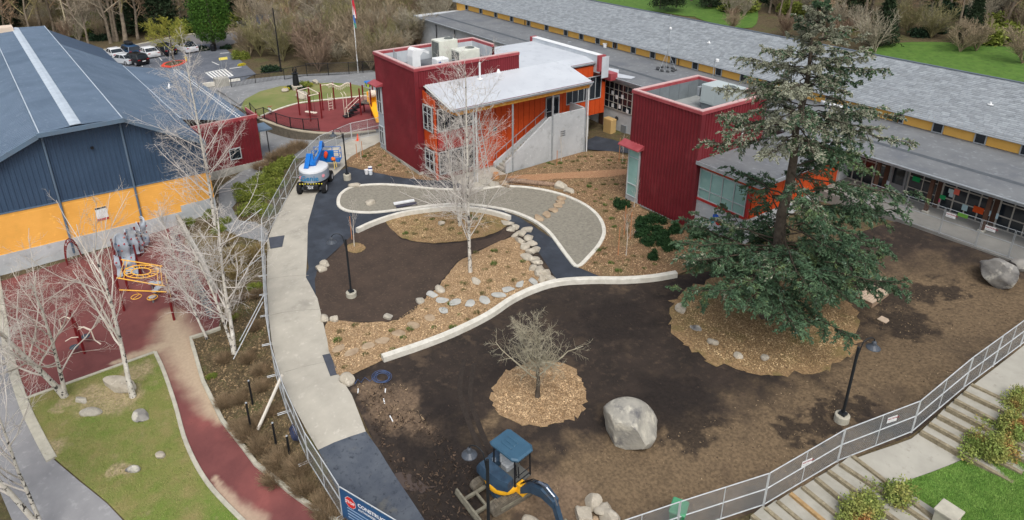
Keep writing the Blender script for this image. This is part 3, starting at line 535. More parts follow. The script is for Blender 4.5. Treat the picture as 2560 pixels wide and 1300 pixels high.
# ------------------------------------------------------------------ two-storey classroom building
def classroom():
    b = thing('classroom_building', 'two-storey red and orange school building with white flat roof and outdoor stair', 'building', (-50, 32, .4))
    x0, x1, y0, y1, zt = -57.4, -49.6, 25.4, 36.1, 10.0
    MB().box(x0+.05, x1-.05, y0+.06, y1-.05, 0, 8.6).build('core_wall', m_red, b, w=True)
    mb = MB(); corr(mb, (x0+1.15, y0), (x1, y0), .75, 9.72, (0,-1,0), .24, .045); corr(mb, (x0, y0), (x0+1.15, y0), 7.25, 9.72, (0,-1,0), .24, .045)
    corr(mb, (x1, y0), (x1, y1), 8.3, 9.72, (1,0,0), .24, .045); corr(mb, (x0, y1), (x0, y0), .75, 9.72, (-1,0,0), .24, .045); corr(mb, (x1-4, y1), (x0, y1), 8.3, 9.72, (0,1,0), .24, .045)
    mb.build('corrugated_cladding', m_red, b, w=True)
    # parapet: coping and light inside lining
    MB().box(x0-.06, x1+.09, y0-.09, y0+.3, 9.7, 9.94).box(x1-.3, x1+.09, y0+.3, y1, 9.7, 9.94).box(x0-.06, x0+.3, y0+.3, y1, 9.7, 9.94).box(x0+.3, x1-4, y1-.3, y1, 9.7, 9.94).build('coping', m_redc, b, w=True)
    MB().box(x0-.02, x1+.05, y0-.05, y0+.26, 9.94, 10).box(x1-.26, x1+.05, y0+.26, y1-.04, 9.94, 10).box(x0-.02, x0+.26, y0+.26, y1-.04, 9.94, 10).box(x0+.26, x1-4.04, y1-.26, y1-.04, 9.94, 10).build('coping_top', m_pinkc, b, w=True)
    MB().box(x0+.1, x1-.1, y0+.28, y0+.3, 8.6, 9.7).box(x0+.28, x0+.3, y0+.3, y1-.3, 8.6, 9.7).box(x0+.3, x1-4, y1-.32, y1-.3, 8.6, 9.7).box(x1-.3, x1-.28, y0+.3, y1-.3, 8.6, 9.7).build('parapet_lining', m_lgrey, b, w=True)
    MB().box(x0+.3, x1-.3, y0+.3, y1-.32, 8.5, 8.62).build('upper_roof', m_groof, b, w=True)
    MB().box(x1-.02, x1+.07, y0-.07, y0+.3, .75, 9.7).build('corner_trim', m_red, b, w=True)
    MB().box(x0-.1, x1+.05, y0-.06, y0+.3, -.6, .74).build('concrete_base', m_cwb, b, w=True)
    # grey window bay at the far end of the side wall with its canopy
    MB().box(x0+.02, x0+1.15, y0-.04, y0+.1, .75, 7.2).build('window_bay', m_grey, b, w=True)
    window(b, (x0+.14, y0-.06, 4.3), X3, -Y3, .9, 2.5, 2, [1.1, 1.4]); window(b, (x0+.14, y0-.06, 1.2), X3, -Y3, .9, 1.75, 2, [1.4, .5])
    MB().add([(x0-.3,y0-.75,7.1),(x0+1.5,y0-.75,7.1),(x0+1.5,y0,7.32),(x0-.3,y0,7.32),(x0-.3,y0-.75,7.02),(x0+1.5,y0-.75,7.02),(x0+1.5,y0,7.0),(x0-.3,y0,7.0)], [(0,1,2,3),(4,5,1,0),(5,6,2,1),(7,4,0,3),(4,7,6,5)]).build('window_canopy', m_redc, b, w=True)
    # white roof: falls to the front eave, level at the back
    def zr(x): return 7.4+max(0, min(1, (-45-x)/4.6))*1.05
    r = MB(); yl, yr = 26.3, 41.1
    r.add([(-45,yl,7.4),(-45,yr,7.4),(-48.2,yr,zr(-48.2)),(-48.2,44.2,zr(-48.2)),(-49.6,44.2,8.45),(-49.6,yl,8.45),(-58.3,44.2,8.42),(-58.3,36.1,8.42),(-49.6,36.1,8.45),
           (-45,yl,7.2),(-45,yr,7.2),(-48.2,yr,zr(-48.2)-.2),(-48.2,44.2,zr(-48.2)-.2),(-49.6,yl,8.2)],
          [(5,0,1,2,3,4),(7,8,4,6),(0,9,10,1),(1,10,11,2),(2,11,12,3),(5,13,9,0),(13,11,10,9)]); rr = r.build('white_roof', m_wroof, b, w=True)
    for (ya, xa, xb) in ((29,-49.5,-45.1),(32,-49.5,-45.1),(35,-49.5,-45.1),(38,-49.5,-45.1)): MB().add([(xa,ya,zr(xa)+.006),(xb,ya,zr(xb)+.006),(xb,ya+.05,zr(xb)+.006),(xa,ya+.05,zr(xa)+.006)], [(0,1,2,3)]).build('roof_strip', M('membrane_seam', (190,196,202), .7), rr, w=True)
    for (a, c) in (((-44.97,yl-.03,7.36),(-44.97,yr+.05,7.36)), ((-48.17,yr+.03,zr(-48.17)-.04),(-48.17,44.2,zr(-48.17)-.04))): MB().tube([a, c], .075, 8).build('gutter', m_galv, rr, w=True); MB().beam(np.array(a)+(-.02,0,.085), np.array(c)+(-.02,0,.085), .05, .03).build('drip_edge', m_red, rr, w=True)
    MB().beam((-45,yl-.02,7.31), (-49.6,yl-.02,8.36), .22, .05).build('fascia', M('fascia_grey', (190,192,190), .6), rr, w=True)
    # back parapet of the white roof
    MB().box(-58.3, -47.9, 44.2, 44.8, 7.4, 8.82).build('back_parapet', m_lgrey, b, w=True); MB().box(-58.3, -47.9, 44.16, 44.86, 8.82, 8.87).build('back_coping', m_white, b, w=True)
    MB().box(-47.9, -47.6, 44.15, 45.0, 7.3, 8.86).build('parapet_end', m_redc, b, w=True); MB().box(-58.6, -58.3, 44.1, 44.8, 8.2, 8.9).build('parapet_end', m_redc, b, w=True); MB().box(-47.6, -47.56, 44.5, 45.4, 6.6, 8.7).build('parapet_flashing', m_lgrey, b, w=True)
    MB().add([(x_, y_, 6.42+(y_-46.4)*.03) for x_, y_ in ((-53,46.9),(-47.4,46.5),(-46.2,47.2),(-46.4,48.0),(-48.4,47.6),(-49.4,48.6),(-51.5,48.2),(-52.5,47.6))], [tuple(range(8))]).build('membrane_apron', m_wroof, b, w=True)
    MB().box(-49.0, -47.4, 45.6, 46.5, 6.2, 6.9).build('roof_kerb', m_redc, b, w=True)
    # walls under the roof
    xw = -47.6
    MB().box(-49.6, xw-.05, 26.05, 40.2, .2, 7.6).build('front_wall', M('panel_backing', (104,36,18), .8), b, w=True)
    MB().box(-57, -48.4, 36.1, 45.8, 2.75, 5.9).box(-57, -48.4, 36.1, 44.19, 5.9, 7.75).build('bridge_wall', m_org, b, w=True)
    panels(b, (-49.55, 26.05, 0), X3, -Y3, 1.95, 3.15, 4.6, .42, m_org); panels(b, (-49.55, 26.05, 0), X3, -Y3, 1.95, 7.0, 7.9, .42, m_org, lambda s: zr(-49.55+s)-.35)
    MB().box(-47.75, -47.55, 25.98, 26.1, .5, 7.6).build('corner_board', m_org, b, w=True)
    window(b, (-49.4, 25.98, 4.75), X3, -Y3, 1.45, 2.15, 2, [1.5, .65]); window(b, (-49.4, 25.98, 1.1), X3, -Y3, 1.45, 1.85, 2, 2)
    window(b, (xw-.02, 26.3, 4.85), Y3, X3, 3.4, 1.9, 3, 1); window(b, (xw-.02, 26.3, .95), Y3, X3, 3.4, 2.0, 3, 1)
    panels(b, (xw-.05, 30.2, 0), Y3, X3, 7.5, .45, 7.0, .62, m_org); panels(b, (xw-.05, 39.35, 0), Y3, X3, .85, 3.6, 7.0, .42, m_org)
    panels(b, (xw-.05, 26.2, 0), Y3, X3, 3.8, 3.1, 4.7, .62, m_orgr); panels(b, (-48.4, 40.2, 0), Y3, X3, 5.6, 2.75, 4.3, .62, m_org); panels(b, (-48.4, 40.2, 0), Y3, X3, 3.9, 6.75, 7.75, .62, m_org)
    window(b, (-48.36, 40.8, 4.4), Y3, X3, 4.4, 2.25, 6, 1); MB().box(-48.45, -48.33, 45.3, 45.8, 2.75, 5.9).build('end_board', m_org, b, w=True)
    MB().box(-57, -48.5, 43.5, 44.0, .2, 2.75).build('undercroft_wall', m_cwb, b, w=True)
    d = MB().box(xw-.04, xw+.03, 38.55, 39.35, 3.6, 5.85).build('door', M('door_frame', (196,200,202), .4), b, w=True); MB().box(xw+.03, xw+.045, 38.66, 39.22, 4.1, 5.7).build('pane', m_glass, d, w=True); MB().tube([(xw+.08,38.68,4.5),(xw+.08,38.68,4.9)], .02, 6).build('handle', m_galv, d, w=True)
    window(b, (xw, 37.75, 3.62), Y3, X3, .7, 2.2, 1, [.8, 1.4])
    MB().lathe([(.2,0),(.17,.12),(.05,.17)], (xw+.05,31.97,3.97), 12, (1,0,0)).build('wall_lamp', m_black, b, w=True)
    # posts and beam
    for y in (28.4, 32.4, 36.8, 40.75): MB().tube([(-45.4,y,-.2),(-45.4,y,6.85)], .085, 10).build('post', m_galv, b, w=True)
    MB().box(-45.52, -45.28, 26.7, 41.0, 6.8, 7.12).build('roof_beam', m_wood, b, w=True); MB().box(-49.4, -45.5, 26.55, 26.75, 6.85, 7.15).build('roof_beam', m_wood, b, w=True)
    MB().tube([(-45.1,41.05,7.3),(-45.1,41.05,7.1),(-45.38,40.95,6.7),(-45.3,40.95,.3)], .055, 8).build('downspout', m_white, b, w=True); MB().tube([(-45.1,28.6,7.3),(-45.1,28.6,7.1),(-45.28,28.6,6.7),(-45.25,28.6,.3)], .055, 8).build('downspout', m_white, b, w=True)
    # stair with concrete cheek wall
    st = MB(); n = 17
    poly = [(31.7,-.2),(31.7,1.45),(36.5,4.72),(37.6,4.85),(40.7,4.85),(40.7,-.2)]
    st.loft([[(-45.6,y,z) for y, z in poly], [(-45.4-.02,y,z) for y, z in poly]]); wl = st.build('stair_wall', m_cw, b, w=True)
    MB().box(-47.5, -45.6, 40.55, 40.75, 2.5, 4.9).build('landing_wall', m_cw, b, w=True); MB().box(-47.55, -45.6, 37.4, 40.55, 3.3, 3.6).build('landing', m_conc, b, w=True)
    for i in range(n):
        y = 31.75+i*.333; z = .5+i*.182; MB().box(-47.05, -45.62, y, y+.36, z-.3, z+.18).build('step', m_cwb, b, w=True)
    poly = [(31.6,.3),(31.6,.95),(37.5,4.15),(37.5,3.4),(32.3,.3)]
    MB().loft([[(-47.3,y,z) for y, z in poly], [(-47.07,y,z) for y, z in poly]]).build('stair_kerb', m_cw, b, w=True)
    rl = MB(); rl.tube([(-47.18,31.5,1.35),(-47.18,31.7,1.75),(-47.18,37.4,4.85),(-47.18,37.6,4.85)], .03, 6)
    for i in range(6): y = 31.9+i*1.08; rl.tube([(-47.18,y,1.0+(y-31.6)*.54),(-47.18,y,1.8+(y-31.6)*.545)], .025, 6)
    rl.build('handrail', m_galv, b, w=True)
    sg = MB(); P = aX(1408, 333, -45.38)
    for k in range(3): sg.box(-45.415, -45.40, P[1]-.28, P[1]+.28, P[2]-.28+k*.2, P[2]-.18+k*.2)
    sg.build('wall_sign', M('sign_grey', (110,114,118), .6), b, w=True)
    MB().box(-47.4, -43.6, 27.2, 31.6, .2, .52).build('stair_apron', m_conc, b, w=True)
    # roof pipe
    P = az(1200, 210, zr(-47)); MB().lathe([(.3,0),(.28,.05),(.09,.12),(.08,1.5)], (P[0],P[1],zr(P[0]))).build('vent_pipe', m_white, b, w=True)
    P = az(1241, 178, 8.45); MB().lathe([(.2,0),(.1,.3),(.02,.32)], (P[0]+.3,P[1],8.4)).build('roof_vent', m_white, b, w=True)
    return b
bld1 = classroom()
# ------------------------------------------------------------------ red tower with low annex
def tower():
    b = thing('red_tower_building', 'red corrugated tower with roof well and orange window annex behind the fir', 'building', (-30, 38, 1))
    x0, x1, y0, y1, zt = -34.9, -28.4, 36.0, 43.2, 9.9
    MB().box(x0+.05, x1-.05, y0+.06, y1-.05, .2, 8.3).build('core_wall', m_red, b, w=True)
    mb = MB(); corr(mb, (x0+1.25, y0), (x1, y0), 1.0, 9.65, (0,-1,0), .3, .055); corr(mb, (x0, y0), (x0+1.25, y0), 5.7, 9.65, (0,-1,0), .3, .055)
    corr(mb, (x1, y0), (x1, y1), 6.0, 9.65, (1,0,0), .3, .055); corr(mb, (x0, y1), (x0, y0), .6, 9.65, (-1,0,0), .3, .055); mb.build('corrugated_cladding', m_red, b, w=True)
    MB().box(x0-.08, x1+.1, y0-.1, y0+.28, 9.62, 9.84).box(x1-.28, x1+.1, y0+.28, y1, 9.62, 9.84).box(x0-.08, x0+.28, y0+.28, y1, 9.62, 9.84).box(x0+.28, x1-.28, y1-.28, y1, 9.62, 9.84).build('coping', m_redc, b, w=True)
    MB().box(x0-.04, x1+.06, y0-.06, y0+.24, 9.84, 9.9).box(x1-.24, x1+.06, y0+.24, y1-.04, 9.84, 9.9).box(x0-.04, x0+.24, y0+.24, y1-.04, 9.84, 9.9).box(x0+.24, x1-.24, y1-.24, y1-.04, 9.84, 9.9).build('coping_top', m_pinkc, b, w=True)
    k = 0
    for s in range(6):      # lining panels of the roof well
        yy = y0+.3+s*(y1-y0-.6)/6; MB().box(x0+.29, x0+.32, yy+.01, yy+(y1-y0-.6)/6-.01, 8.3, 9.62).build('lining_panel', m_dgrey, b, w=True)
        xx = x0+.33+s*(x1-x0-.64)/6; MB().box(xx+.01, xx+(x1-x0-.64)/6-.01, y1-.32, y1-.29, 8.3, 9.62).build('lining_panel', m_dgrey, b, w=True)
    MB().box(x1-.31, x1-.285, y0+.3, y1-.3, 8.3, 9.62).box(x0+.3, x1-.3, y0+.285, y0+.31, 8.3, 9.62).build('parapet_lining', m_dgrey, b, w=True)
    MB().box(x0+.3, x1-.3, y0+.3, y1-.3, 8.2, 8.32).build('upper_roof', M('well_roof', (158,162,160), .85, (134,138,137), .8), b, w=True)
    MB().box(x1-.03, x1+.08, y0-.07, y0+.35, 1.0, 9.62).build('corner_trim', m_red, b, w=True)
    MB().box(x0-.02, x0+1.25, y0-.05, y0+.2, -.2, 1.32).box(x0+1.25, x1, y0-.02, y0+.2, -.2, .98).build('concrete_base', m_cw, b, w=True)
    window(b, (x0+.06, y0-.02, 1.36), X3, -Y3, 1.12, 4.15, 1, [1.0, 2.2, .9], gm=m_glassg, d=.14)
    MB().add([(x0-.6,y0-.7,5.55),(x0+1.55,y0-.7,5.55),(x0+1.55,y0,5.85),(x0-.6,y0,5.85),(x0-.6,y0-.7,5.47),(x0+1.55,y0-.7,5.47),(x0+1.55,y0,5.5),(x0-.6,y0,5.5)], [(0,1,2,3),(4,5,1,0),(5,6,2,1),(7,4,0,3),(4,7,6,5)]).build('window_canopy', m_redc, b, w=True)
    # annex
    MB().box(x1, -24.1, 36.35, 47, 0, 3.3).build('annex_base', m_cw, b, w=True); MB().box(x1, -24.15, 36.42, 47, 3.3, 6.1).build('annex_wall', m_org, b, w=True)
    window(b, (x1+.15, 36.4, 3.5), X3, -Y3, 3.9, 2.15, 4, [.7, 1.45], gm=m_glassg, d=.12)
    MB().box(x1+.05, -24.1, 36.28, 36.44, 3.3, 3.48).box(-24.25, -24.05, 36.28, 36.44, 3.48, 6).build('window_surround', m_orgr, b, w=True)
    panels(b, (-24.12, 36.6, 0), Y3, X3, 10, 3.35, 6.0, .8, m_org)
    MB().box(x1+.02, -23.2, 35.95, 46.4, 6.08, 6.28).build('annex_roof', m_groof, b, w=True); MB().box(x1+.02, -23.15, 35.88, 35.95, 6.05, 6.3).box(-23.2, -23.13, 35.95, 46.4, 6.05, 6.3).build('gutter', m_galv, b, w=True)
    MB().tube([(x1+.12,40.6,8.2),(x1+.12,40.6,6.35),(x1+.4,40.6,6.3)], .06, 8).build('downspout', m_white, b, w=True)
    for c, sx, sz, col in ((-26.5,.5,2.55,(40,90,190)),(-26.0,.4,2.35,(230,200,40)),(-26.3,.3,2.2,(200,50,50)),(-26.8,.4,2.2,(90,160,170))): MB().lathe([(.02,0),(sx*.6,.01),(sx*.4,.03)], (c,36.34,sz), 7, (0,-1,0)).build('wall_decal', M('decal_%d' % col[0], col, .7), b, w=True)
    return b
bld2 = tower()
# ------------------------------------------------------------------ gym
GPH = R(3); gw = np.array([-math.sin(GPH), math.cos(GPH), 0]); gn = np.array([-math.cos(GPH), -math.sin(GPH), 0]); GQ = np.array([-54.8, 2.3, 0])
def gy(s, b, z): return GQ+gw*s+gn*b+Z3*z
def gym():
    b = thing('gymnasium', 'large gymnasium with blue-grey metal roof and yellow and blue front wall', 'building', (-54.8, 2.3, -1.2))
    B = 43; L0, L1, RR = -3.15, 1.85, 7.2
    zl = lambda s: 8.5-.45*(L0-s); zrr = lambda s: 8.6-.585*(s-L1)
    zc = lambda s: 8.5
    ytop = lambda s: 3.0-.03*s; ybot = lambda s: .08-.02*s
    # walls
    wl = MB(); corr(wl, gy(-16,0,0), gy(RR,0,0), lambda q: ytop(q-16), lambda q: (zl(q-16) if q-16 < L0 else (zrr(q-16) if q-16 > L1 else zc(q-16)))-.1, -gn, .32, .06); wl.build('blue_cladding', m_blue, b, w=True)
    cw = MB(); pr = [(-16, zl(-16)-.2), (L0, 8.35), (L1, 8.35), (RR, zrr(RR)-.2), (RR, -2), (-16, -2)]
    cw.loft([[gy(s, .12, z) for s, z in pr], [gy(s, B-.5, z) for s, z in pr]]); cw.build('core_wall', m_blue, b, w=True)
    sd = MB(); n = 17          # lapped yellow boards
    for i in range(n):
        f0, f1 = i/n, (i+1)/n
        for s0, s1 in ((-16, RR),):
            za, zb = ybot(s0)+(ytop(s0)-ybot(s0))*f0, ybot(s0)+(ytop(s0)-ybot(s0))*f1; zc, zd = ybot(s1)+(ytop(s1)-ybot(s1))*f0, ybot(s1)+(ytop(s1)-ybot(s1))*f1
            sd.add([gy(s0,-.07,za), gy(s1,-.07,zc), gy(s1,-.035,zd), gy(s0,-.035,zb), gy(s0,-.035,za), gy(s1,-.035,zc)], [(0,1,2,3),(4,5,1,0)])
    o = sd.build('yellow_boards', m_yel, b, w=True); o['kind'] = 'stuff'
    MB().loft([[gy(s, -.1, z) for s, z in ((-16,-1.9),(RR,-1.9),(RR,ybot(RR)),(-16,ybot(-16)))], [gy(s, .1, z) for s, z in ((-16,-1.9),(RR,-1.9),(RR,ybot(RR)),(-16,ybot(-16)))]]).build('concrete_base', m_cw, b, w=True)
    MB().loft([[gy(s, -.12, z) for s, z in ((4.6,-.2),(RR+.02,-.2),(RR+.02,.5),(4.6,.5))], [gy(s, -.02, z) for s, z in ((4.6,-.2),(RR+.02,-.2),(RR+.02,.5),(4.6,.5))]]).build('concrete_patch', m_cw, b, w=True)
    MB().loft([[gy(s, -.11, z) for s, z in ((-16,ytop(-16)-.03),(RR,ytop(RR)-.03),(RR,ytop(RR)+.05),(-16,ytop(-16)+.05))], [gy(s, -.02, z) for s, z in ((-16,ytop(-16)-.03),(RR,ytop(RR)-.03),(RR,ytop(RR)+.05),(-16,ytop(-16)+.05))]]).build('flashing', m_trim, b, w=True)
    # roofs with fine ribs
    def ribbed(name, pa, pb, b0, b1, mat, pitch=.36):
        mb = MB(); k = int((b1-b0)/pitch); V = []; Fs = []
        pa_, pb_ = np.array(pa), np.array(pb); d = pb_-pa_; nn = np.array([-d[1], d[0]]); nn = nn/np.linalg.norm(nn); nn = nn if nn[1] > 0 else -nn
        for i in range(k+1):
            for f, h in ((0, 0), (.5, 0), (.58, .06), (.9, .06)):
                bb = b0+(i+f)*(b1-b0)/(k+1); A = pa_+nn*h; Bq = pb_+nn*h; V += [gy(A[0], bb, A[1]), gy(Bq[0], bb, Bq[1])]
        V += [gy(pa[0], b1, pa[1]), gy(pb[0], b1, pb[1])]
        for i in range(len(V)//2-1): Fs.append((2*i, 2*i+1, 2*i+3, 2*i+2))
        mb.add(V, Fs); return mb.build(name, mat, b, w=True)
    ribbed('roof_slope', (L0, 8.52), (-1.0, 8.66), -.85, B, m_broof); ribbed('roof_slope', (-1.0, 8.66), (L1+.05, 8.54), -.85, B, m_broof)
    ribbed('roof_slope', (-16, zl(-16)), (L0, 8.38), -.45, B, m_broof); ribbed('roof_slope', (L1, 8.5), (RR, zrr(RR)), -.45, B-12, m_broof); ribbed('roof_slope', (RR-.1, zrr(RR)-.05), (13.2, 4.05), 6.6, 30, m_broof)
    f = lambda s0, z0, s1, z1, w_, h_: MB().loft([[gy(s0,-.62,z0), gy(s0,-.5,z0), gy(s0,-.5,z0-h_), gy(s0,-.62,z0-h_)], [gy(s1,-.62,z1), gy(s1,-.5,z1), gy(s1,-.5,z1-h_), gy(s1,-.62,z1-h_)]])
    MB().loft([[gy(L0-.15,-1.02,8.56), gy(L0-.15,-.84,8.56), gy(L0-.15,-.84,8.2), gy(L0-.15,-1.02,8.26)], [gy(L1+.15,-1.02,8.58), gy(L1+.15,-.84,8.58), gy(L1+.15,-.84,8.22), gy(L1+.15,-1.02,8.28)]]).build('fascia', m_trim, b, w=True); f(-16, zl(-16), L0-.1, 8.4, 0, .34).build('fascia', m_trim, b, w=True); f(L1+.1, 8.48, RR, zrr(RR), 0, .3).build('fascia', m_trim, b, w=True)
    MB().loft([[gy(-1.32,-.86,8.70), gy(-.62,-.86,8.70), gy(-.97,-.86,8.76)], [gy(-1.32,B,8.70), gy(-.62,B,8.70), gy(-.97,B,8.76)]]).build('ridge_vent', m_strip, b, w=True)
    for s, z in ((L0, 8.56), (L1+.05, 8.6)): MB().beam(gy(s,-.85,z), gy(s,B,z), .07, .06).build('roof_edge', m_strip, b, w=True)
    MB().beam(gy(RR,6.6,zrr(RR)+.04), gy(RR,30,zrr(RR)+.04), .1, .05).build('roof_edge', m_strip, b, w=True)
    MB().loft([[gy(-6,-.0+B-2,8.4), gy(-1.2,B-2,8.4), gy(-1.2,B-2,9.1), gy(-6,B-2,9.1)], [gy(-6,B,8.4), gy(-1.2,B,8.4), gy(-1.2,B,9.1), gy(-6,B,9.1)]]).build('roof_hatch', M('hatch', (214,196,176), .7), b, w=True)
    for s, zt in ((L0+.1, 8.2), (L1-.1, 8.3)): MB().tube([gy(s,-.58,zt), gy(s,-.2,zt-.5), gy(s,-.16,-1.0)], .075, 8).build('downspout', m_trim, b, w=True)
    gd = MB(); rng = random.Random(3)
    for i in range(46):
        bb = 6.9+i*.5
        for s in (12.1, 12.45): z = zrr(RR)-.05+(4.05-zrr(RR)+.05)*(s-RR)/(13.2-RR); gd.obox(gy(s, bb+(.25 if s > 12.3 else 0), z+.07), gw, gn, Z3, .1, .16, .1)
    o = gd.build('snow_guard', m_white, b, w=True); o['kind'] = 'stuff'
    # red annex
    rd = MB(); corr(rd, gy(7.6,6.2,0), gy(13.4,6.2,0), .25, 4.45, -gn, .3, .055); corr(rd, gy(13.4,6.2,0), gy(13.4,9,0), .25, 4.45, gw, .3, .055); corr(rd, gy(7.6,9,0), gy(7.6,6.2,0), .25, 4.45, -gw, .3, .055); rd.build('red_cladding', m_red, b, w=True)
    MB().loft([[gy(s, .0+bb, 0)+Z3*z for s, bb in ((7.65,6.3),(13.35,6.3),(13.35,30),(7.65,30))] for z in (-1, 3.9)]).build('annex_wall', m_red, b, w=True)
    for q0, q1 in (((7.45,6.25),(13.5,6.25)), ((13.4,6.45),(13.4,9)), ((7.6,6.45),(7.6,9))): MB().beam(gy(*q0,4.52), gy(*q1,4.52), .14, .34).build('coping', m_redc, b, w=True); MB().beam(gy(*q0,4.61), gy(*q1,4.61), .02, .28).build('coping_top', m_pinkc, b, w=True)
    MB().loft([[gy(s, bb, z) for s, bb in ((7.4,6.1),(13.5,6.1),(13.5,8),(7.4,8))] for z in (-1.2, .26)]).build('annex_base', m_cwb, b, w=True)
    P = np.array([593, 385]); window(b, gy(10.55,6.06,1.0), gw, -gn, .95, 1.0, 1, 1)
    MB().obox(gy(14.2,8.6,2.6), gw, gn, Z3, 1.8, 2.2, .14).build('entry_canopy', m_trim, b, w=True); MB().tube([gy(14.6,7.7,2.5), gy(14.6,7.7,.0)], .05, 6).build('canopy_post', m_black, b, w=True)
    # wall sign
    s0, z0 = -1.35, 1.3; sg = MB().loft([[gy(s, -.085, z) for s, z in ((-1.1,.95),(-.35,.95),(-.35,2.0),(-1.1,2.0))], [gy(s, -.105, z) for s, z in ((-1.1,.95),(-.35,.95),(-.35,2.0),(-1.1,2.0))]]).build('wall_sign', m_white, b, w=True)
    for z_, h_, c in ((1.93,.13,(50,56,54)),(1.03,.16,(176,40,46))): MB().obox(gy(-.725,-.112,z_), gw, gn, Z3, .74, .008, h_).build('sign_band', M('band_%d' % c[0], c, .7), sg, w=True)
    MB().lathe([(.08,0),(.13,.1),(.1,.2)], gy(-.3,-.05,6.6), 8, -gn).build('wall_lamp', m_black, b, w=True)
    return b
gymb = gym()
# ------------------------------------------------------------------ stones
m_stone = M('granite', (176,170,156), .85, (142,138,128), 1.6, bump=.03, bscale=5, layers=[((206,200,186), 3.2, .55, .7), ((92,88,84), 2.2, .6, .74)])
m_stonel = M('pale_granite', (186,178,162), .85, (158,150,135), 1.6, bump=.04, bscale=6, layers=[((206,198,182), 3.2, .55, .7), ((140,130,114), 4, .62, .74)])
m_stoned = M('dark_boulder', (150,147,140), .85, (104,103,102), .9, bump=.04, bscale=3, layers=[((188,184,172), 1.3, .55, .66), ((70,69,72), 1.1, .58, .68)])
m_big = M('pale_boulder', (168,164,152), .9, (132,130,124), .9, bump=.06, bscale=3, layers=[((192,187,172), 1.5, .5, .66), ((98,97,98), .9, .56, .68)])
m_stoneb = M('warm_stone', (176,156,130), .9, (150,130,106), 2, bump=.02, bscale=8)
m_slab = M('grey_slab', (184,184,178), .85, (164,164,158), 2, bump=.015, bscale=8, layers=[((160,160,154), 5, .62, .75)])
import bmesh
def ico(sub):
    bm = bmesh.new(); bmesh.ops.create_icosphere(bm, subdivisions=sub, radius=1); V = np.array([v.co[:] for v in bm.verts]); Fc = np.array([[v.index for v in f.verts] for f in bm.faces]); bm.free(); return V, Fc
ICO = {k: ico(k) for k in (1, 2, 3, 4)}
def rock_mesh(name, sx, sy, sz, seed, mat, sub=2, cuts=9, flat=None, dd=(.55, .85)):
    rng = np.random.default_rng(seed); V, Fc = ICO[sub]; V = V.copy()
    for _ in range(cuts):
        n = rng.normal(size=3); n /= np.linalg.norm(n); d = rng.uniform(*dd); h = V@n; V -= np.outer(np.maximum(h-d, 0), n)
    k = rng.normal(size=(6, 3))*2.2; V *= 1+.05*sum(np.sin(V@q+rng.uniform(0, 6)) for q in k)[:, None]/2
    if flat is not None: V[:, 2] = np.minimum(V[:, 2], flat)
    V = V*np.array([sx, sy, sz])/2
    me = bpy.data.meshes.new(name); me.from_pydata(V.tolist(), [], Fc.tolist()); me.materials.append(mat)
    me.polygons.foreach_set('use_smooth', [True]*len(Fc)); me.set_sharp_from_angle(angle=R(28)); return me
def rock(px, py, w, d, h, label, mat=m_stone, seed=0, rz=0, cat='boulder', name='boulder', group=None, sub=2, cuts=9, sink=.3, zf=None, flat=None, pos=None, dd=(.55, .85)):
    P = (G(px, py) if zf is None else az(px, py, zf)) if pos is None else np.asarray(pos, float)
    o = bpy.data.objects.new(name, rock_mesh(name, w, d, h, seed or int(px*7+py), mat, sub, cuts, flat, dd)); COL.objects.link(o)
    o.location = (P[0], P[1], P[2]+h*(.5-sink)); o.rotation_euler = (0, 0, R(rz)); return tag(o, label, cat, group)
rock(1573, 1090, 3.0, 2.7, 2.6, 'huge rounded grey boulder standing alone on the bare soil', m_big, 17, 20, sub=4, cuts=15, sink=.3, dd=(.64, .86))
rock(2492, 706, 2.6, 1.9, 1.9, 'large dark boulder in front of the porch fence', m_stoned, 23, -20, sub=4, cuts=14, sink=.22, dd=(.66, .86))
rock(2553, 672, 1.5, 1.3, .9, 'smaller rock behind the large boulder at the porch fence', m_stoned, 12)
for px, py, w, d, h, l, mt in ((1482,1262,.95,.8,.8,'pale boulder at the back of the pile below the excavator arm',m_stonel),(1460,1296,1.15,1.0,.8,'broad pale boulder at the left of the rock pile',m_stonel),(1507,1284,.95,.85,.7,'pale boulder in the middle right of the rock pile',m_stonel),(1524,1306,1.0,.9,.7,'pale boulder at the right front of the rock pile',m_stonel),(1328,1312,.9,.7,.5,'half-hidden pale rock beside the excavator arm at the bottom edge',m_stonel),(1488,1300,.3,.3,.2,'small tan stone wedged between the piled boulders',m_stoneb)): rock(px, py, w, d, h, l, mt, sub=3)
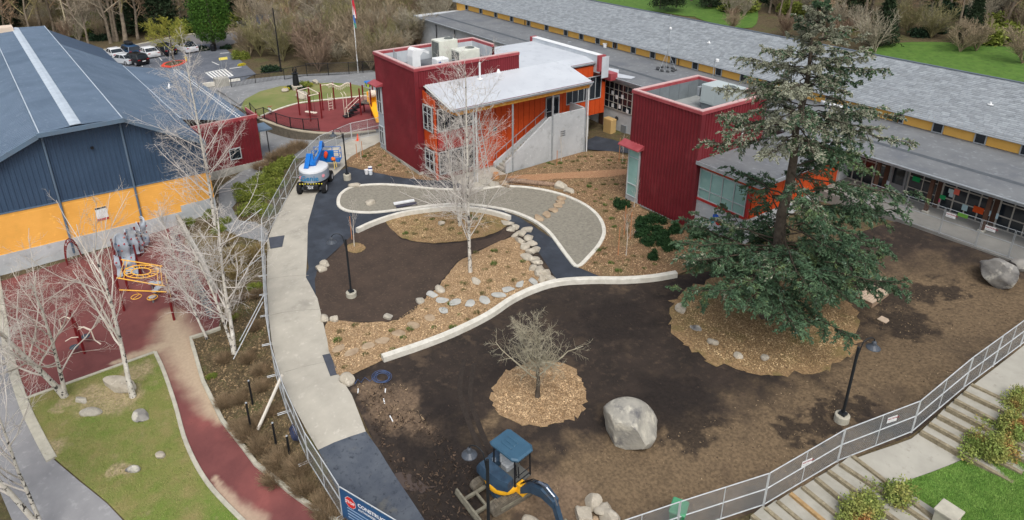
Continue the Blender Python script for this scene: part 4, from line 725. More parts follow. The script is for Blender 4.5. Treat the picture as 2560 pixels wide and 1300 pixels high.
for px, py, w, d, h, l, mt, rz in ((300,968,2.1,1.0,.95,'long pale boulder lying behind the birch on the worn lawn',m_stonel,35),(203,1003,1.0,.5,.4,'low flat rock left of the two lawn boulders',m_stone,30),(228,1034,1.2,.6,.5,'grey wedge-shaped rock on the worn lawn',m_stone,60),(354,1043,1.1,.8,.55,'dark brown rounded rock on the lawn near the rubber path',m_stoned,40),(402,1140,.65,.5,.35,'small pale rock alone on the green lawn',m_stonel,0),(333,1178,.7,.35,.5,'small mossy upright rock on the lawn',m_stoned,60),
    (812,664,.9,.7,.5,'upper rock of the pair at the edge of the raked soil',m_stonel,0),(803,676,1.05,.8,.55,'lower rock of the pair at the edge of the raked soil',m_stonel,10),(812,801,.75,.65,.6,'left block of the two at the corner of the mulch bed',m_stonel,0),(837,801,.8,.65,.55,'right block of the two at the corner of the mulch bed',m_stonel,0),(972,796,.8,.6,.45,'square block between raked soil and mulch',m_stone,20),(1050,756,.65,.55,.5,'grey rock at the mulch edge before the stepping stones',m_stone,0),(1101,726,.95,.65,.5,'angular rock at the head of the stepping stones',m_stonel,0),
    (887,466,1.3,.9,.55,'tan rock sitting on the left end of the basin kerb',m_stonel,60),(925,510,1.2,.8,.55,'pale jagged rock lying in the gravel basin',m_stonel,50),(868,955,.95,.85,.75,'smooth pale boulder beside the hose at the path edge',m_stonel,0),(1105,562,.7,.6,.5,'round pale rock in the dry mulch bed',m_stonel,0),(1190,706,.9,.6,.4,'flat pale rock at the foot of the courtyard birch',m_stonel,0),(1403,470,1.6,1.1,.9,'larger pale boulder at the end of the log',m_stonel,0),(1420,480,1.2,.9,.7,'smaller pale boulder at the end of the log',m_stonel,0),(1220,462,1.8,1.1,.9,'grey boulder below the outdoor stair beside the basin kerb',m_stone,20),(1262,466,1.4,.8,.7,'brown rock between the grey boulder and the log',m_stoneb,0),
    (1702,778,.85,.75,.75,'tan boulder at the left rim of the fir mulch',m_stonel,0),(1740,822,.8,.6,.35,'flat weathered rock in the fir mulch',m_stoned,0),(1782,860,.8,.55,.5,'pale rock in the fir mulch above the two small ones',m_stonel,0),(1844,894,.65,.5,.45,'small pale rock at the lower rim of the fir mulch',m_stonel,0),(1911,899,.5,.5,.5,'small blocky rock right of the lower rim rocks in the fir mulch',m_stonel,0),(1170,472,1.0,.7,.5,'rock at the kerb under the branches of the courtyard birch',m_stone,0)): rock(px, py, w, d, h, l, mt, rz=rz, sub=3 if w > .9 else 2)
rock(445, 228, 1.6, 1.2, .9, 'pale rock at the foot of the parking lot wall', m_stonel); rock(711, 228, 1.3, 1.0, .7, 'pale rock by the yellow shrubs of the sculpture bed', m_stonel, zf=ZP); rock(756, 246, 2.2, 1.3, 1.4, 'large tan boulder behind the disc swing posts', m_stonel, zf=ZP); rock(790, 208, 1.6, 1.0, .7, 'pale flat rock right of the sculpture', m_stonel, zf=ZP)
for k, (px, py) in enumerate([(1290,570),(1303,588),(1318,578),(1288,592),(1322,598),(1300,606),(1330,612),(1312,622),(1326,632),(1340,628),(1318,648),(1334,652),(1342,660),(1332,672),(1350,676),(1345,690),(1362,686),(1368,698),(1354,702),(1376,703),(1268,562),(1278,576)]): rock(px, py, .95+.3*(k % 3)/2, .8, .55, ['pale edging rock','broad pale edging rock','angular pale edging rock'][k % 3]+' in the row along the asphalt path bend, number %d from the kerb end' % (k+1), m_stonel, rz=k*37, group='rocks edging the path bend', name='edging_rock', cat='rock', cuts=16, dd=(.5, .75), sub=3)
# edging order follows the list above, so the counting labels run from the kerb wall to the path end
ordn = ['first','second','third','fourth','fifth','sixth','seventh','eighth','ninth','tenth','eleventh','twelfth','thirteenth','fourteenth','fifteenth','sixteenth','seventeenth','eighteenth','nineteenth','twentieth']
ordn += ['twenty-first','twenty-second','twenty-third','twenty-fourth']
for i, o in enumerate(sorted([o for o in COL.objects if o.name.startswith('edging_rock')], key=lambda o: proj(o.location)[1])): o['label'] = 'pale rock edging the asphalt path bend, %s of the row from its upper end' % ordn[i]
for k, (px, py) in enumerate([(1080,740),(1104,754),(1138,759),(1174,761),(1212,754),(1247,742),(1271,727),(1299,714),(1332,707)]): rock(px, py, .95, .65, .14, 'flat grey stepping stone, %s from the angular rock towards the path bend' % ordn[k], m_slab, rz=k*41+10, cat='stepping stone', name='stepping_stone', group='grey stepping stones in the mulch', cuts=6, sink=-.35, sub=3, flat=.5, dd=(.6, .85))
rock(1110, 780, .85, .5, .14, 'flat grey stepping stone set apart below the upper row', m_slab, cat='stepping stone', name='stepping_stone', group='grey stepping stones in the mulch', cuts=6, sink=-.35, sub=3, flat=.5, dd=(.6, .85))
for k, (px, py) in enumerate([(1075,798),(1033,817),(997,836),(957,855),(920,868),(880,884),(848,874)]): rock(px, py, .85, .6, .12, 'round wood-coloured stepping stone, %s from the grey stones towards the concrete path' % ordn[k], m_stoneb, rz=k*20, cat='stepping stone', name='stepping_stone', group='brown stepping stones in the mulch', cuts=5, sink=-.35, sub=3, flat=.5, dd=(.7, .9))
for k, (px, py) in enumerate([(1404,498),(1401,508),(1395,517),(1384,528),(1368,539),(1347,547)]): rock(px, py, .8+.08*k, .75, .4, 'flat-topped tan stone crossing the gravel basin, %s from the log side' % ordn[k], m_stoneb, rz=k*33, cat='stepping stone', name='stepping_stone', group='stepping stones across the basin', flat=.45, sink=.25, sub=3)
# logs
mb = MB(); P0, P1 = G(1262, 456), G(1395, 468); mb.tube([P0+Z3*.22, (P0*2+P1)/3+Z3*.24, (P0+P1*2)/3+Z3*.2, P1+Z3*.2], [.2, .23, .21, .18], 10); tag(mb.build('log', M('bark', (164,138,116), .95, (112,94,80), 6, bump=.03, bscale=8), smooth=True), 'weathered log lying behind the gravel basin kerb', 'log')
P = G(1240, 446); tag(MB().lathe([(.3,0),(.28,.5),(.27,.52)], P, 10).build('tree_stump', M('cut_wood', (200,150,104), .9, (170,122,82), 8)), 'cut wooden block at the end of the bark path', 'stump')
# ------------------------------------------------------------------ lamps
m_lamp = M('lamp_black', (34,38,42), .5, (28,32,36), 4); m_shade = M('lamp_shade', (70,76,84), .4)
def lamp(px, py, label, h=3.77, side=(-1, 0), base=.35):
    P = G(px, py); t = thing('lamp_post', label, 'lamp post', P, 0, 'courtyard lamp posts'); d = np.array([side[0], side[1], 0.])/math.hypot(*side)
    MB().lathe([(.33,-.2),(.33,base),(.3,base+.03)], n=14).build('concrete_base', m_kerbo, t); MB().cbox((0,0,base+.08), (.3,.3,.12)).build('base_plate', m_lamp, t)
    MB().tube([(0,0,base), (0,0,base+h)], .065, 10).build('pole', m_lamp, t)
    q = [np.array([0,0,base+h-.5])+d*.06, np.array([0,0,base+h-.1])+d*.12]+[np.array([0,0,base+h+.1])+d*(.5-.34*math.cos(a))+Z3*(.28*math.sin(a)) for a in np.linspace(0, math.pi, 7)]
    MB().tube(q, .025, 6).build('arm', m_lamp, t); MB().lathe([(.04,0),(.09,-.06),(.12,-.2),(.3,-.34),(.31,-.37),(.02,-.3)], q[-1]+Z3*.04, 14).build('shade', m_shade, t)
    return t
lamp(879, 742, 'black gooseneck lamp post standing in the raked soil', side=(-.55, -.83)); lamp(869, 450, 'black gooseneck lamp post on a tall concrete base beside the boom lift', side=(-.6, -.8), base=.55); lamp(2103, 1052, 'leaning-looking black lamp post inside the right-hand fence', side=(.3, .95)); lamp(1222, 1345, 'black lamp post in front of the excavator', side=(-.5, -.2))
def pole(px, py, h, r, label, mat, cat='pole', name='light_pole', z=None):
    P = G(px, py) if z is None else az(px, py, z); t = thing(name, label, cat, P); MB().tube([(0,0,-.1),(0,0,h)], r, 8, r1=r*.7).build('shaft', mat, t); return t
t = pole(175, 97, 8.5, .12, 'tall tan light pole behind the gym roof', M('tan_pole', (190,180,150), .6)); MB().box(-.5, .5, -.15, .15, 8.4, 8.55).build('lamp_head', m_galv, t)
t = pole(703, 179, 8.4, .1, 'tall black pole beside the path gate', m_black); MB().lathe([(.16,0),(.2,.3)], (0,0,0), 8).build('foot', m_black, t)
# flagpole
t = thing('flagpole', 'white flagpole with a striped flag and a smaller flag hanging limp', 'flagpole', az(896, 186, .9)); MB().tube([(0,0,0),(0,0,10.6)], .07, 8, r1=.04).build('shaft', m_white, t); MB().lathe([(.02,0),(.09,.08),(.02,.17)], (0,0,10.6), 8).build('finial', M('brass', (200,160,70), .3), t)
def cloth(mb, z0, z1, w, seed, colf):
    rng = random.Random(seed); n = 10
    for k in range(7):
        for j in range(n):
            f = lambda a, b: (.07+w*(a/7)*(.5+.5*b), .12*math.sin(a*1.7+b*3)*(1-b*.3), z1-(z1-z0)*b-.08*a*b)
            mb.cm = colf(k, j/n); mb.quad(f(k, j/n), f(k+1, j/n), f(k+1, (j+1)/n), f(k, (j+1)/n))
mb = MB(); cloth(mb, 7.9, 10.4, .8, 1, lambda k, b: 2 if (b < .3 and k < 4) else k % 2); f = mb.build('flag', [M('flag_red', (190,40,56), .8), M('flag_white', (232,228,228), .8), M('flag_blue', (50,54,110), .8)], t)
mb = MB(); cloth(mb, 6.6, 7.8, .5, 2, lambda k, b: 0 if b < .6 else 1); mb.build('flag', [M('flag_lblue', (60,110,180), .8), M('flag_green', (80,140,120), .8)], t)
# ------------------------------------------------------------------ fences
def chain_mat(name, col, cover, pitch=.075):
    mt = bpy.data.materials.new(name); mt.use_nodes = True; t = mt.node_tree; N = t.nodes; L = t.links; b = N['Principled BSDF']; out = N['Material Output']
    b.inputs['Base Color'].default_value = (*srgb(*col), 1); b.inputs['Roughness'].default_value = .5; b.inputs['Metallic'].default_value = .2
    tc = N.new('ShaderNodeTexCoord'); sp = N.new('ShaderNodeSeparateXYZ'); L.new(tc.outputs['Object'], sp.inputs[0])
    def mth(op, a, c):
        m_ = N.new('ShaderNodeMath'); m_.operation = op
        for i, x in enumerate((a, c)):
            if x is None: continue
            if isinstance(x, (int, float)): m_.inputs[i].default_value = x
            else: L.new(x, m_.inputs[i])
        return m_.outputs[0]
    lines = []
    for op in ('ADD', 'SUBTRACT'):
        v = mth('MULTIPLY', mth(op, sp.outputs[0], sp.outputs[2]), 1/pitch); lines.append(mth('LESS_THAN', mth('FRACT', v, None), cover))
    mk = mth('MAXIMUM', lines[0], lines[1]); tr = N.new('ShaderNodeBsdfTransparent'); mx = N.new('ShaderNodeMixShader'); L.new(mk, mx.inputs[0]); L.new(tr.outputs[0], mx.inputs[1]); L.new(b.outputs[0], mx.inputs[2]); L.new(mx.outputs[0], out.inputs[0]); return mt
m_chain = chain_mat('chain_link', (164,170,174), .15); m_chainb = chain_mat('chain_link_black', (40,42,46), .13); m_chaing = chain_mat('chain_link_dull', (140,146,148), .07)
m_rail = M('galvanised_rail', (206,210,212), .4, (186,190,192), 4, metal=.2)
def fence_panel(P0, P1, label, h=1.83, mesh=m_chain, rail=m_rail, r=.024, group='temporary chain-link fence panels', foot=0, name='temporary_fence', low=.1):
    P0 = np.asarray(P0, float); P1 = np.asarray(P1, float); d = P1-P0; Ln = math.hypot(d[0], d[1]); rz = math.atan2(d[1], d[0]); dz = d[2]
    t = thing(name, label, 'fence', P0, rz, group); q = lambda x, z: (x, 0, z+dz*x/Ln)
    for x in (.03, Ln-.03): MB().tube([q(x, 0), q(x, h)], r, 6).build('post', rail, t)
    if Ln > 2.6: MB().tube([q(Ln/2, low), q(Ln/2, h)], r*.8, 6).build('upright', rail, t)
    for nm, z in (('top_rail', h), ('middle_rail', h*.54), ('bottom_rail', low)): MB().tube([q(.03, z), q(Ln-.03, z)], r, 6).build(nm, rail, t)
    MB().quad((.03,.012,low),(Ln-.03,.012,low+dz),(Ln-.03,.012,h+dz),(.03,.012,h)).build('chain_link', mesh, t)
    if foot:
        MB().tube([(0,-.45,.03),(0,.45,.03),(.12,.45,.03),(.12,-.45,.03),(0,-.45,.03)], .02, 5).build('foot', rail if foot == 1 else M('orange_paint', (222,92,54), .6), t)
    return t
def fence_line(px, fmt, step=3.5, zs=None, **kw):
    W_ = Gs(px) if zs is None else np.array([az(x, y, zs) for x, y in px]); pts = []
    for i in range(len(W_)-1):
        k = max(1, round(np.linalg.norm(W_[i+1]-W_[i])/step)); pts += [W_[i]+(W_[i+1]-W_[i])*j/k for j in range(k)]
    pts.append(W_[-1]); pts = np.array(pts)
    if zs is None: pts[:, 2] = Zs(pts)
    out = []
    for i in range(len(pts)-1): out.append(fence_panel(pts[i], pts[i+1], fmt % (ordn[i] if i < len(ordn) else str(i+1)), **kw))
    return out
LF = [(857,1294),(772,1157),(718,1032),(690,940),(676,862),(670,790),(664,690),(662,603),(717,497),(743,445),(802,386),(880,352),(962,334)]
fl = fence_line(LF, 'temporary fence panel along the left of the concrete path, %s from the blue banner', foot=1)
fr = fence_line([(1500,1405),(1690,1338),(1908,1266),(2093,1156),(2278,1083),(2408,973),(2550,866),(2650,790)], 'temporary fence panel above the timber stairs, %s from the bottom edge')
fp = fence_line([(2165,520),(2257,553),(2347,584),(2437,616),(2519,645),(2620,683)], 'temporary fence panel along the porch edge, %s from the fir', zs=3.5, mesh=m_chaing, rail=m_galv, r=.017)
# fence signs reading NATIONAL
def fence_sign(par, x, z, w=.55, h=.3, n=-1):
    o = MB().box(x-w/2, x+w/2, -.045 if n < 0 else .02, -.035 if n < 0 else .03, z-h/2, z+h/2).build('sign', m_white, par); y = -.05 if n < 0 else .035
    MB().text('NATIONAL', .13, (x-w*.46 if n < 0 else x+w*.46, y, z+.01), (1 if n < 0 else -1, 0, 0), (0, 0, 1), bold=.004).build('lettering', M('sign_red', (150,50,60), .7), o)
    MB().text('FENCE RENTAL', .055, (x-w*.42 if n < 0 else x+w*.42, y, z-.1), (1 if n < 0 else -1, 0, 0), (0, 0, 1)).build('lettering', M('sign_ink', (70,70,90), .7), o)
for k in (1, 2, 3): fence_sign(fp[k], 2.6, 1.45)
for k in (2, 4): fence_sign(fr[min(k*2-1, len(fr)-1)], 2.6, 1.6)
fence_sign(fr[2], 2.0, 1.6)
# construction banner on its own panel
B0 = G(858, 1296); dirb = (G(1010, 1362)-B0); dirb[2] = 0; dirb = dirb/np.linalg.norm(dirb); bp = fence_panel(B0, B0+dirb*3.6+Z3*.0, 'fence panel carrying the blue construction banner with a red stop sign', foot=1)
bn = MB().box(.05, 3.55, -.04, -.03, .12, 1.8).build('banner', M('banner_blue', (44,88,132), .6, (38,78,120), 2), bp)
oc = [(.62+.3*math.cos(math.pi/8+k*math.pi/4), 1.32+.3*math.sin(math.pi/8+k*math.pi/4)) for k in range(8)]
MB().add([(x,-.046,z) for x, z in oc], [tuple(range(8))]).build('stop_sign', M('stop_red', (214,50,48), .6), bn)
for s, zz in ((1.06, -.044),): MB().add([(.62+(x-.62)*s, zz, 1.32+(z-1.32)*s) for x, z in oc], [tuple(range(8))]).build('stop_border', m_white, bn)
mw = M('banner_white', (236,238,240), .6)
MB().text('STOP', .22, (.34,-.05,1.245), X3, Z3, bold=.006).build('lettering', mw, bn); MB().text('CONSTRUCTION AREA', .27, (1.05,-.05,1.38), X3, Z3, bold=.01).build('lettering', mw, bn); MB().text('AUTHORIZED PERSONNEL ONLY', .16, (1.05,-.05,1.16), X3, Z3, bold=.005).build('lettering', mw, bn)
for k in range(4): MB().box(.4, 2.6-.2*(k % 2), -.046, -.044, .9-k*.17, .96-k*.17).build('text_line', M('banner_pale', (150,176,204), .6), bn)
# black fences beyond
def black_fence(px, zs, h, label, pick=True):
    W_ = np.array([az(x, y, zs) for x, y in px]); t = thing('black_fence', label, 'fence', W_[0])
    for i in range(len(W_)-1):
        a, c = W_[i], W_[i+1]
        for z in (.15, h): MB().tube([a+Z3*z, c+Z3*z], .035, 6).build('rail', m_black, t, w=True)
        MB().tube([c, c+Z3*(h+.05)], .05, 6).build('post', m_black, t, w=True)
        if pick:
            mb = MB(); n = int(np.linalg.norm(c-a)/.16)
            for k in range(1, n): q = a+(c-a)*k/n; mb.box(q[0]-.013, q[0]+.013, q[1]-.013, q[1]+.013, q[2]+.15, q[2]+h)
            o = mb.build('pickets', m_black, t, w=True); o['kind'] = 'stuff'
        else: MB().quad(a+Z3*.1, c+Z3*.1, c+Z3*h, a+Z3*h).build('chain_link', m_chainb, t, w=True)
    MB().tube([W_[0], W_[0]+Z3*(h+.05)], .05, 6).build('post', m_black, t, w=True); return t
black_fence([(580,222),(640,212),(712,201)], .7, 1.3, 'long black picket fence between path and parking lot'); black_fence([(712,201),(768,191)], .8, 1.5, 'black picket gate panel right of the tall pole'); black_fence([(768,191),(822,190),(873,188),(908,186),(945,185)], .9, 1.7, 'black chain-link fence in front of the bare thicket', False)
black_fence([(628,285),(643,302),(658,296)][:2]+[(662,297),(693,312),(728,323),(760,327),(798,326)], ZP, 1.25, 'curved black chain-link fence on top of the block retaining wall', False)
# block retaining wall of the terrace
t = thing('retaining_wall', 'curved grey block retaining wall below the far playground', 'wall', az(720, 330, 0)); m_blk = M('wall_block', (116,109,96), .9, (96,90,79), 2, bump=.03, bscale=6); m_cap = M('wall_cap', (182,172,150), .9, (164,154,134), 2)
q = crom([(640,292),(655,300),(680,309),(705,317),(735,325),(775,331),(820,334),(870,334),(940,327)], False, 8); Wq = np.array([az(x, y, ZP) for x, y in q])[:, :2]; Wq = dens(Wq, .46, False)
for i in range(len(Wq)-1):
    a, c = Wq[i], Wq[i+1]; mid = (a+c)/2; d = (c-a)/np.linalg.norm(c-a); nn_ = np.array([-d[1], d[0], 0]); zb = Z(*mid)-.15; k = 0; z = ZP-.02
    MB().obox((mid[0], mid[1], ZP+.04), (d[0],d[1],0), nn_, Z3, np.linalg.norm(c-a)-.01, .4, .1).build('cap_stone', m_cap, t, w=True)
    while z > zb and k < 8:
        MB().obox((mid[0]+(.23*d[0] if k % 2 else 0), mid[1]+(.23*d[1] if k % 2 else 0), z-.1), (d[0],d[1],0), nn_, Z3, np.linalg.norm(c-a)-.015, .34, .19).build('block', m_blk, t, w=True); z -= .2; k += 1
# concrete planter wall beside the gym playground
t = thing('planter_wall', 'grey concrete planter wall beside the gym and its narrow stair of slats', 'wall', G(450, 600))
W0 = [G(442, 560), G(500, 660), G(530, 735)]
for a, c in ((W0[0], W0[1]), (W0[1], W0[2])): u_, v_, d_ = basis(c-a); mb = MB(); mb.loft([[(*a[:2],-1.6),(*(a[:2]+np.array([.1,.25])),-1.6),(*(a[:2]+np.array([.1,.25])),-.15),(*a[:2],-.15)], [(*c[:2],-1.6),(*(c[:2]+np.array([.1,.25])),-1.6),(*(c[:2]+np.array([.1,.25])),-.35),(*c[:2],-.35)]]); mb.build('wall_section', m_cwb, t, w=True)
a, c = G(432, 580), G(548, 822)
for k in range(40): q = a+(c-a)*k/39; MB().obox((q[0],q[1],-1.2+.06), (c-a)/np.linalg.norm(c-a), Y3, Z3, .12, .5, .12).build('slat', m_dgrey, t, w=True)
# ------------------------------------------------------------------ stairs of timber
def stairs(rows, label):
    rows = [(np.array(a, float), np.array(b, float)) for a, b in rows]; P0 = G(*rows[-1][0]); t = thing('timber_stair', label, 'stairs', P0); m_tim = M('timber', (152,142,118), .9, (120,110,90), 5, bump=.01, bscale=20, layers=[((174,164,140), 8, .58, .72)]); m_tr = M('tread', (170,167,156), .9, (152,149,138), 1.5)
    pts = []
    for a, b in rows:
        A = G(*a); z = A[2]+.2; Bp = az(b[0], b[1], z); A = az(a[0], a[1], z); d = Bp-A; d = d/np.linalg.norm(d); pts.append((A, A+d*3.6, d))
    for i, (A, Bp, d) in enumerate(pts):
        up_ = pts[i-1] if i else None; back = np.cross(Z3, d); z = A[2]
        if up_ is not None and (up_[0]-A)@back < 0: back = -back
        MB().obox((A+Bp)/2+back*.09-Z3*.13, d, back, Z3, 3.6, .17, .24).build('riser_timber', M('timber_new', (178,148,104), .9, (150,122,84), 5) if i == 5 and len(pts) > 8 else m_tim, t, w=True)
        if up_ is not None:
            w_ = (up_[0]-A)@back; MB().obox((A+Bp)/2+back*(.17+w_/2)-Z3*.17, d, back, Z3, 3.58, max(.1, w_-.02), .3).build('tread', m_tr, t, w=True)
o4 = lambda x, y: (1920+x/2.995, 866+y/2.995)
stairs([(o4(1520,285), o4(1840,435)), (o4(1465,340), o4(1800,500)), (o4(1395,398), o4(1550,478)), (o4(1335,455), o4(1540,560)), (o4(1270,515), o4(1530,650)), (o4(1205,575), o4(1490,730)), (o4(1140,635), o4(1480,825))], 'upper flight of timber steps climbing along the right-hand fence')
stairs([(o4(625,820), o4(860,1000)), (o4(535,880), o4(850,1090)), (o4(445,930), o4(650,1080)), (o4(350,985), o4(560,1160)), (o4(250,1050), o4(540,1290)), (o4(160,1100), o4(400,1300)), (o4(60,1160), o4(250,1320)), (o4(-30,1210), o4(100,1320)), (o4(-130,1265), o4(0,1370))], 'lower flight of timber steps at the bottom edge below the landing')
# ------------------------------------------------------------------ cars
m_tyre = M('tyre', (30,30,32), .9); m_rim = M('rim', (170,172,176), .35, metal=.6)
def car(P, rz, L, Wd, Hh, col, label, kind='sedan', rack=False):
    t = thing('parked_car', label, 'car', P, rz, 'cars in the parking lot'); mp = M('car_paint_%d_%d_%d' % col, col, .25, spec=.6)
    hb = Hh*.52; st = {'sedan': [(.0,.30),(.05,.50),(.28,.58),(.40,.98),(.52,1.0),(.70,.97),(.85,.62),(.97,.58),(1.0,.34)], 'suv': [(.0,.30),(.04,.55),(.26,.62),(.36,.98),(.5,1.0),(.88,.97),(.97,.66),(1.0,.56),(1.0,.34)], 'hatch': [(.0,.3),(.05,.5),(.25,.58),(.38,.94),(.52,1.0),(.72,.95),(.94,.7),(.99,.58),(1.0,.34)]}[kind]
    b = MB(); prof = [(.02,.17),(.0,.32),(.04,.50),(.27,.585),(.90 if kind != 'sedan' else .84,.64),(.985,.60),(1.0,.36),(.98,.17)]
    sec = lambda y, k: [((x-.5)*L*k, y, z*Hh) for x, z in prof]
    b.loft([sec(-Wd*.5, .96), sec(-Wd*.485, .985), sec(-Wd*.3, 1), sec(Wd*.3, 1), sec(Wd*.485, .985), sec(Wd*.5, .96)]); body = b.build('body', mp, t, smooth=True, sharp=35)
    g = MB(); x0, x1, x2, x3 = {'sedan': (.27,.41,.70,.87), 'suv': (.25,.36,.90,.975), 'hatch': (.25,.39,.74,.96)}[kind]
    def ring(f, z, w): a = x0+(x1-x0)*f; c = x3+(x2-x3)*f; return [((a-.5)*L,-w,z),((c-.5)*L,-w,z),((c-.5)*L,w,z),((a-.5)*L,w,z)]
    g.loft([ring(0,.58*Hh,Wd*.47), ring(.9,.93*Hh,Wd*.39)]); g.build('windows', m_glass, t); r = MB(); r.loft([ring(.88,.925*Hh,Wd*.4), ring(.97,.97*Hh,Wd*.38), ring(1.12,1.0*Hh,Wd*.3)]); r.build('roof', mp if kind != 'hatch' else m_glass, t, smooth=True, sharp=50)
    for sy in (-1, 1):
        for f in ((x0+.01, x1), ((x1+x2)/2-.01, (x1+x2)/2+.01), (x3-.01, x2)): MB().beam(((f[0]-.5)*L, sy*Wd*.472, .58*Hh), ((f[1]-.5)*L, sy*Wd*.395, .94*Hh), .06, .05).build('pillar', mp, t)
        MB().cbox(((x0+.06-.5)*L, sy*Wd*.53, .66*Hh), (.12,.16,.12)).build('mirror', mp, t)
        for fx in (.17, .82):
            w = MB().lathe([(.24,-.1),(.33,-.1),(.34,0),(.33,.1),(.24,.1)], ((fx-.5)*L, sy*(Wd*.5-.08), .33), 14, (0,1,0)).build('wheel', m_tyre, t); MB().lathe([(.21,0),(.2,.02),(.05,.03)], ((fx-.5)*L, sy*(Wd*.5+.02), .33), 10, (0,sy,0)).build('rim', m_rim, w)
        MB().cbox((-.475*L, sy*Wd*.36, .5*Hh), (.14,.34,.12)).build('headlight', m_frame, t); MB().cbox((.488*L, sy*Wd*.37, .54*Hh), (.06,.34,.12)).build('tail_light', M('tail_red', (170,30,34), .3), t)
    MB().cbox((.505*L, 0, .42*Hh), (.02,.5,.13)).build('number_plate', m_white, t)
    if rack: MB().bbox(-.9, .9, -.4, .4, Hh+.08, Hh+.42, .12).build('roof_box', m_black, t)
    return t
cdir = lambda a, b: math.atan2(*( (G(*b)-G(*a))[[1, 0]] ))
ca = cdir((345,128), (395,148))
car(G(372,140), ca, 4.75, 1.85, 1.48, (226,228,230), 'white sedan parked between the blue car and the yellowish tree', 'sedan'); car(G(467,128), ca, 4.75, 1.9, 1.6, (224,226,230), 'white hatchback with dark glass roof at the right end of the row', 'hatch'); car(G(327,137), ca, 4.6, 1.85, 1.65, (36,66,96), 'dark blue car with a black roof box', 'suv', True); car(G(415,134), ca, 4.7, 1.85, 1.6, (28,30,38), 'black car half hidden by the yellowish tree', 'suv'); car(G(288,143), ca, 4.5, 1.8, 1.5, (220,222,224), 'white car farthest left above the gym roof edge', 'sedan'); car(G(312,158), ca+.3, 4.6, 1.85, 1.5, (196,200,204), 'silver car in front of the blue car, partly behind the gym roof', 'sedan'); car(G(341,160), ca+.2, 4.2, 1.8, 1.7, (22,23,26), 'black car behind the gym roof edge beside the silver one', 'suv')
car(G(628,66), ca+1.2, 4.6, 1.85, 1.7, (44,46,52), 'dark car on the road behind the bare bushes', 'suv')
